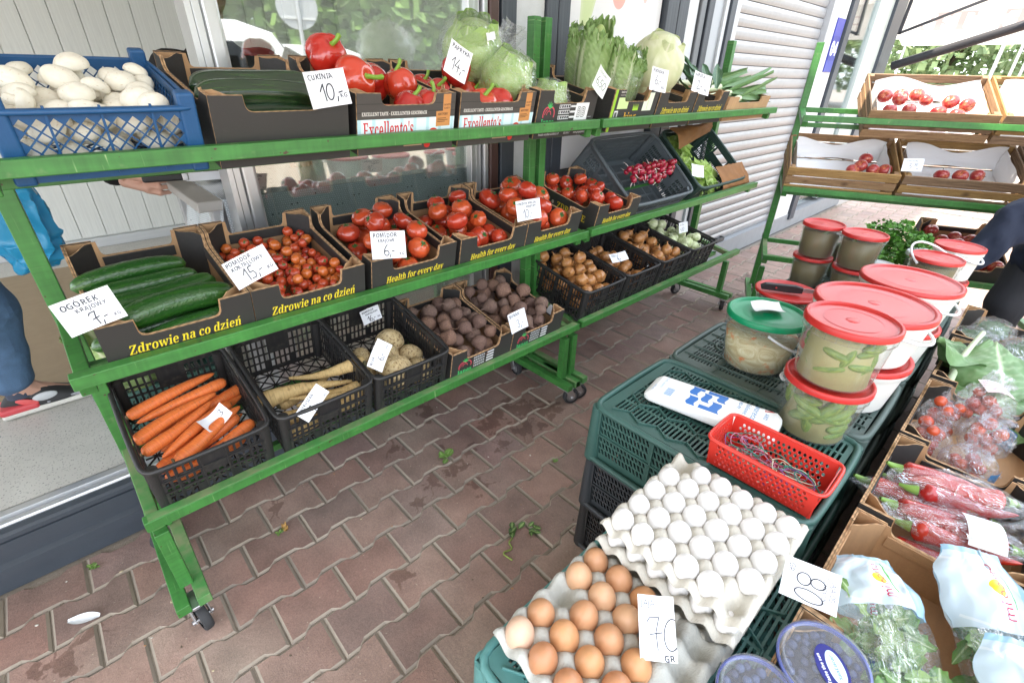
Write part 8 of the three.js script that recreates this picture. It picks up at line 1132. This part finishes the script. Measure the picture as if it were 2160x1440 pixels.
{ // counter under the window, spotted cloth, trader in black
  const dots = canvasTex(256, 256, (x) => { x.fillStyle = '#a9b1b6'; x.fillRect(0, 0, 256, 256); x.fillStyle = '#dde2e4'; for (let i = 0; i < 32; i++) for (let j = 0; j < 32; j++) { x.beginPath(); x.arc(i * 8 + (j % 2) * 4, j * 8 + 4, 1.9, 0, 7); x.fill(); } x.fillStyle = '#2b3036'; for (let i = 0; i < 14; i++) { x.beginPath(); x.arc((i * 83) % 256, (i * 57 + 20) % 256, 3, 0, 7); x.fill(); } }, [4, 4]);
  const c = thing('shop_counter', 'shop counter under the window with a spotted grey cloth', 'counter', [0, 0, 0]);
  part(c, 'top', rbox(1.7, 0.035, 0.62, 1.1, 1.035, -1.13, 0.006), M([0.42, 0.4, 0.37], 0.5, { map: speck }));
  for (const [x, z] of [[0.32, -0.87], [1.9, -0.87], [0.32, -1.4], [1.9, -1.4]]) part(c, 'leg', rbox(0.05, 0.8, 0.05, x, 0.62, z), M([0.4, 0.4, 0.4], 0.5));
  const cl = solo('tablecloth', 'grey oilcloth with pale dots draped over the counter', 'tablecloth', boxUV(merge([sheet(50, 4, (u, v) => [lerp(0.33, 1.95, u), 1.056 + 0.002 * Math.sin(u * 30), lerp(-0.815, -1.445, 1 - v)]), sheet(60, 14, (u, v) => [lerp(0.33, 1.95, u), 1.056 - 0.5 * (1 - v), -0.812 + 0.022 * Math.sin(u * 42) * (1 - v)]), sheet(24, 14, (u, v) => [0.33 - 0.03 * (1 - v) + 0.02 * Math.sin(u * 20) * (1 - v) - 0.06 * u * (1 - v), 1.056 - 0.34 * (1 - v) * (0.6 + 0.5 * u), lerp(-0.815, -1.445, 1 - u)])])), MP(0xffffff, 0.22, { map: dots, side: DS, clearcoat: 0.5, clearcoatRoughness: 0.2 }));
  const k = thing('kitchen_knife', 'long black handled knife held over the shop counter', 'knife', [0.26, 1.085, -1.15], R(-12));
  part(k, 'handle', rbox(0.13, 0.026, 0.018, -0.03, 0, 0, 0.008), M([0.015, 0.015, 0.016], 0.5)); part(k, 'blade', rbox(0.2, 0.032, 0.002, 0.14, -0.003, 0, 0.0009), STEEL); part(k, 'bolster', rbox(0.02, 0.028, 0.02, 0.04, 0, 0, 0.004), STEEL);
  const t = thing('person', 'trader in black clothes holding a knife behind the counter', 'person');
  const sh = [0.47, 1.42, -1.66], el = [0.26, 1.15, -1.6], wr = [0.13, 1.075, -1.32], sh2 = [0.85, 1.44, -1.7], el2 = [0.9, 1.18, -1.6], wr2 = [0.78, 1.12, -1.36], ch = [0.66, 1.36, -1.74], pv = [0.66, 1.0, -1.82], nk = [0.66, 1.56, -1.7];
  const limbs = [[[0.57, 0.96, -1.82], [0.55, 0.62, -1.8], [0.55, 0.3, -1.84]], [[0.75, 0.96, -1.84], [0.76, 0.62, -1.82], [0.76, 0.3, -1.86]]];
  const parts = [cap(pv, ch, 0.12, 0.125), cap(ch, nk, 0.11, 0.05), cap(nk, [0.66, 1.68, -1.68], 0.05, 0.06), cap(ch, sh, 0.09, 0.055), cap(ch, sh2, 0.09, 0.055), cap(sh, el, 0.044, 0.038), cap(el, wr, 0.036, 0.026), cap(sh2, el2, 0.044, 0.038), cap(el2, wr2, 0.036, 0.026), ...limbs.flatMap((l) => [cap(l[0], l[1], 0.075, 0.052), cap(l[1], l[2], 0.05, 0.036), cap(l[2], [l[2][0], KF + 0.03, l[2][2] + 0.14], 0.036, 0.026)])];
  part(t, 'body', mergeGeometries([ni(smooth(sdfMesh(union(parts, 0.04), 0.6, 1.0, -1.65, 0.9, 72))), ni(smooth(sdfMesh(handFn(wr, [0.75, -0.25, 0.6], [0, 1, 0.1]), wr[0] + 0.06, wr[1], wr[2] + 0.05, 0.13, 56))), ni(smooth(sdfMesh(handFn(wr2, [0, -0.4, 0.9], [1, 0, 0]), wr2[0], wr2[1], wr2[2] + 0.06, 0.13, 56)))]), SKIN);
  const cloth = foldsOf(union([cap(pv, ch, 0.16, 0.165), cap(ch, [0.66, 1.5, -1.72], 0.15, 0.09), cap(ch, sh, 0.12, 0.085), cap(ch, sh2, 0.12, 0.085), cap(sh, el, 0.078, 0.064), cap(el, [wr[0] - 0.02, wr[1] + 0.01, wr[2] - 0.05], 0.066, 0.05), cap(sh2, el2, 0.078, 0.064), cap(el2, wr2, 0.064, 0.05), ...limbs.flatMap((l) => [cap(pv, l[0], 0.13, 0.12), cap(l[0], l[1], 0.108, 0.08), cap(l[1], l[2], 0.08, 0.068)])], 0.05), 0.01, 10);
  part(t, 'black_clothes', smooth(sdfMesh(cloth, 0.55, 0.98, -1.65, 0.78, 84)), M([0.008, 0.008, 0.009], 0.85));
  headParts(t, [0.66, 1.74, -1.66], 0.105, 0.1);
  for (const l of limbs) part(t, 'shoe', rbox(0.1, 0.07, 0.27, l[2][0], KF + 0.04, l[2][2] + 0.07, 0.03), M([0.03, 0.03, 0.03], 0.5));
}
// ---------------------------------------------------------------- what the window mirrors: trees, vans and a road sign across the square
function tree(label, x, z, h, cr, seedN, tone) {
  reseed(seedN); const t = thing('tree', label, 'tree', [x, 0, z], 0, 'trees around the square');
  const BARK = M([0.09, 0.07, 0.05], 0.9, { map: speck }); const limbs = [taper([[0, 0, 0], [0.1, h * 0.25, 0.05], [0.0, h * 0.55, 0.1]], (q) => lerp(0.2, 0.1, q) * h / 7, 10, 10)];
  const tips = []; for (let i = 0; i < 9; i++) { const a = i * 2.4, y0 = h * rr(0.28, 0.5), tip = [Math.cos(a) * cr * rr(0.4, 0.8), y0 + h * rr(0.15, 0.42), Math.sin(a) * cr * rr(0.4, 0.8)]; tips.push(tip); limbs.push(taper([[0.03, y0, 0.05], [tip[0] * 0.5, lerp(y0, tip[1], 0.6), tip[2] * 0.5], tip], (q) => lerp(0.07, 0.015, q) * h / 7, 8, 7)); }
  part(t, 'trunk', merge(limbs), BARK);
  const gs = [], base = new THREE.PlaneGeometry(1, 1); for (let i = 0; i < 5200; i++) { const a = rr(0, 6.283), u = rr(-1, 1), q = Math.pow(rnd(), 0.4), s = Math.sqrt(1 - u * u); const p = V3(Math.cos(a) * s * cr * q, h * 0.54 + u * h * 0.46 * q, Math.sin(a) * s * cr * q); if (fbm(p.x * 0.7 + seedN, p.y * 0.7, p.z * 0.7, 2) < -0.22) continue; const g = base.clone().scale(rr(0.14, 0.34), rr(0.16, 0.4), 1).rotateX(rr(-1.5, 1.5)).rotateY(rr(0, 6.3)).translate(p.x, p.y, p.z); const k = rr(0.7, 1.35); colorize(g, () => [tone[0] * k, tone[1] * k, tone[2] * k]); gs.push(g); }
  part(t, 'crown', merge(gs), MP(0xffffff, 0.7, { vertexColors: true, side: DS, transmission: 0.3, thickness: 0 }));
}
[['broad light green tree across the square, mirrored in the window', 7.5, 15, 7, 3.4, 1001, [0.13, 0.24, 0.04]], ['tall green tree mirrored beside the road sign', 11.5, 17, 8.5, 3.8, 1003, [0.1, 0.2, 0.035]], ['dense green tree farther along the square', 16, 18, 8, 3.9, 1005, [0.11, 0.22, 0.04]], ['yellowish green tree behind the white van', 3.5, 16, 7, 3.2, 1007, [0.16, 0.25, 0.05]], ['green tree at the far corner of the square', 21, 15, 8, 4, 1009, [0.1, 0.21, 0.04]], ['bushy green tree filling the gap behind the low van', 9.5, 13.5, 5.5, 3, 1017, [0.13, 0.25, 0.045]], ['young green tree at the kerb across the square', 13.5, 14, 6, 3, 1019, [0.14, 0.26, 0.05]], ['pale green tree beyond the far stalls', 34, 3, 7.5, 4, 1011, [0.26, 0.36, 0.16]], ['light green tree behind the lettered awning', 32, -4, 7, 3.6, 1013, [0.28, 0.38, 0.18]], ['green tree on the far side of the square', 38, 9, 9, 4.4, 1015, [0.26, 0.36, 0.16]]].forEach((a) => tree(...a));
function van(label, x, z, turn, L, H, group) {
  const t = thing('parked_van', label, 'van', [x, 0, z], turn, group), W = MP([0.75, 0.76, 0.77], 0.25, { clearcoat: 0.6 }), GL = M([0.03, 0.035, 0.04], 0.1);
  const s = shapeXY([[-L / 2, 0.32], [-L / 2, H * 0.96], [-L / 2 + 0.12, H], [L * 0.14, H], [L * 0.26, H * 0.93], [L * 0.38, H * 0.56], [L * 0.48, H * 0.48], [L / 2, H * 0.4], [L / 2, 0.32]]);
  part(t, 'body', new THREE.ExtrudeGeometry(s, { depth: 1.7, bevelEnabled: true, bevelSize: 0.06, bevelThickness: 0.08, bevelSegments: 4 }).translate(0, 0, -0.85), W);
  for (const sd of [-1, 1]) { part(t, 'side_window', new THREE.ExtrudeGeometry(shapeXY([[L * 0.06, H * 0.58], [L * 0.06, H * 0.88], [L * 0.2, H * 0.88], [L * 0.32, H * 0.58]]), { depth: 0.01, bevelEnabled: false }).translate(0, 0, sd > 0 ? 0.932 : -0.942), GL); for (const wx of [-L * 0.3, L * 0.31]) { const w = part(t, 'wheel', new THREE.CylinderGeometry(0.32, 0.32, 0.2, 28).rotateX(Math.PI / 2).translate(wx, 0.32, sd * 0.83), RUBBER); part(w, 'rim', new THREE.CylinderGeometry(0.2, 0.2, 0.21, 20).rotateX(Math.PI / 2).translate(wx, 0.32, sd * 0.835), STEEL); } part(t, 'headlight', rbox(0.08, 0.14, 0.26, L * 0.5 + 0.03, H * 0.34, sd * 0.62, 0.03), MP([0.8, 0.8, 0.8], 0.1)); }
  part(t, 'windscreen', new THREE.PlaneGeometry(1.5, H * 0.42).rotateY(Math.PI / 2).rotateZ(0.62).translate(L * 0.335 + 0.05, H * 0.76, 0), GL);
}
van('white delivery van parked across the square, mirrored in the window', 2.6, 8.6, R(8), 4.2, 2.05, 'white vans across the square');
van('low white van parked behind the delivery van', 5.2, 10.4, R(-4), 4.0, 1.8, 'white vans across the square');
{ const s = thing('road_sign', 'round road sign seen from behind on a grey post', 'road sign', [3.55, 0, 6.2], R(12)); part(s, 'post', new THREE.CylinderGeometry(0.03, 0.03, 2.7, 14).translate(0, 1.35, 0), STEEL); const d = part(s, 'disc', new THREE.CylinderGeometry(0.3, 0.3, 0.012, 40).rotateX(Math.PI / 2).translate(0, 2.25, 0.04), M([0.42, 0.44, 0.46], 0.45, { metalness: 0.4 })); for (const y of [2.1, 2.4]) part(d, 'rib', rbox(0.5, 0.03, 0.02, 0, y, 0.026), M([0.5, 0.52, 0.54], 0.45)); }
// far stalls at the end of the lane
for (const [i, [x, z]] of [[13.5, 1.2], [17, -1.5]].entries()) {
  const s = thing('market_stall', i ? 'white roofed stall farthest down the lane' : 'white roofed stall beyond the apple rack', 'stall', [x, 0, z]); const WH = MP([0.85, 0.85, 0.85], 0.8, { transmission: 0.3, thickness: 0, side: DS });
  part(s, 'canopy', sheet(10, 8, (u, v) => [lerp(-1.5, 1.5, u), 2.3 + 0.35 * (1 - Math.abs(u - 0.5) * 2), lerp(-1.5, 1.5, v)]), WH); for (const [px, pz] of [[-1.4, -1.4], [1.4, -1.4], [-1.4, 1.4], [1.4, 1.4]]) part(s, 'post', rbox(0.05, 2.3, 0.05, px, 1.15, pz), STEEL);
  part(s, 'table', rbox(2.4, 0.05, 1.0, 0, 0.8, 0), M([0.7, 0.7, 0.7], 0.6)); part(s, 'table_skirt', box(2.36, 0.76, 0.96, 0, 0.39, 0), M([0.75, 0.75, 0.75], 0.8));
}
renderer.render(scene, camera);
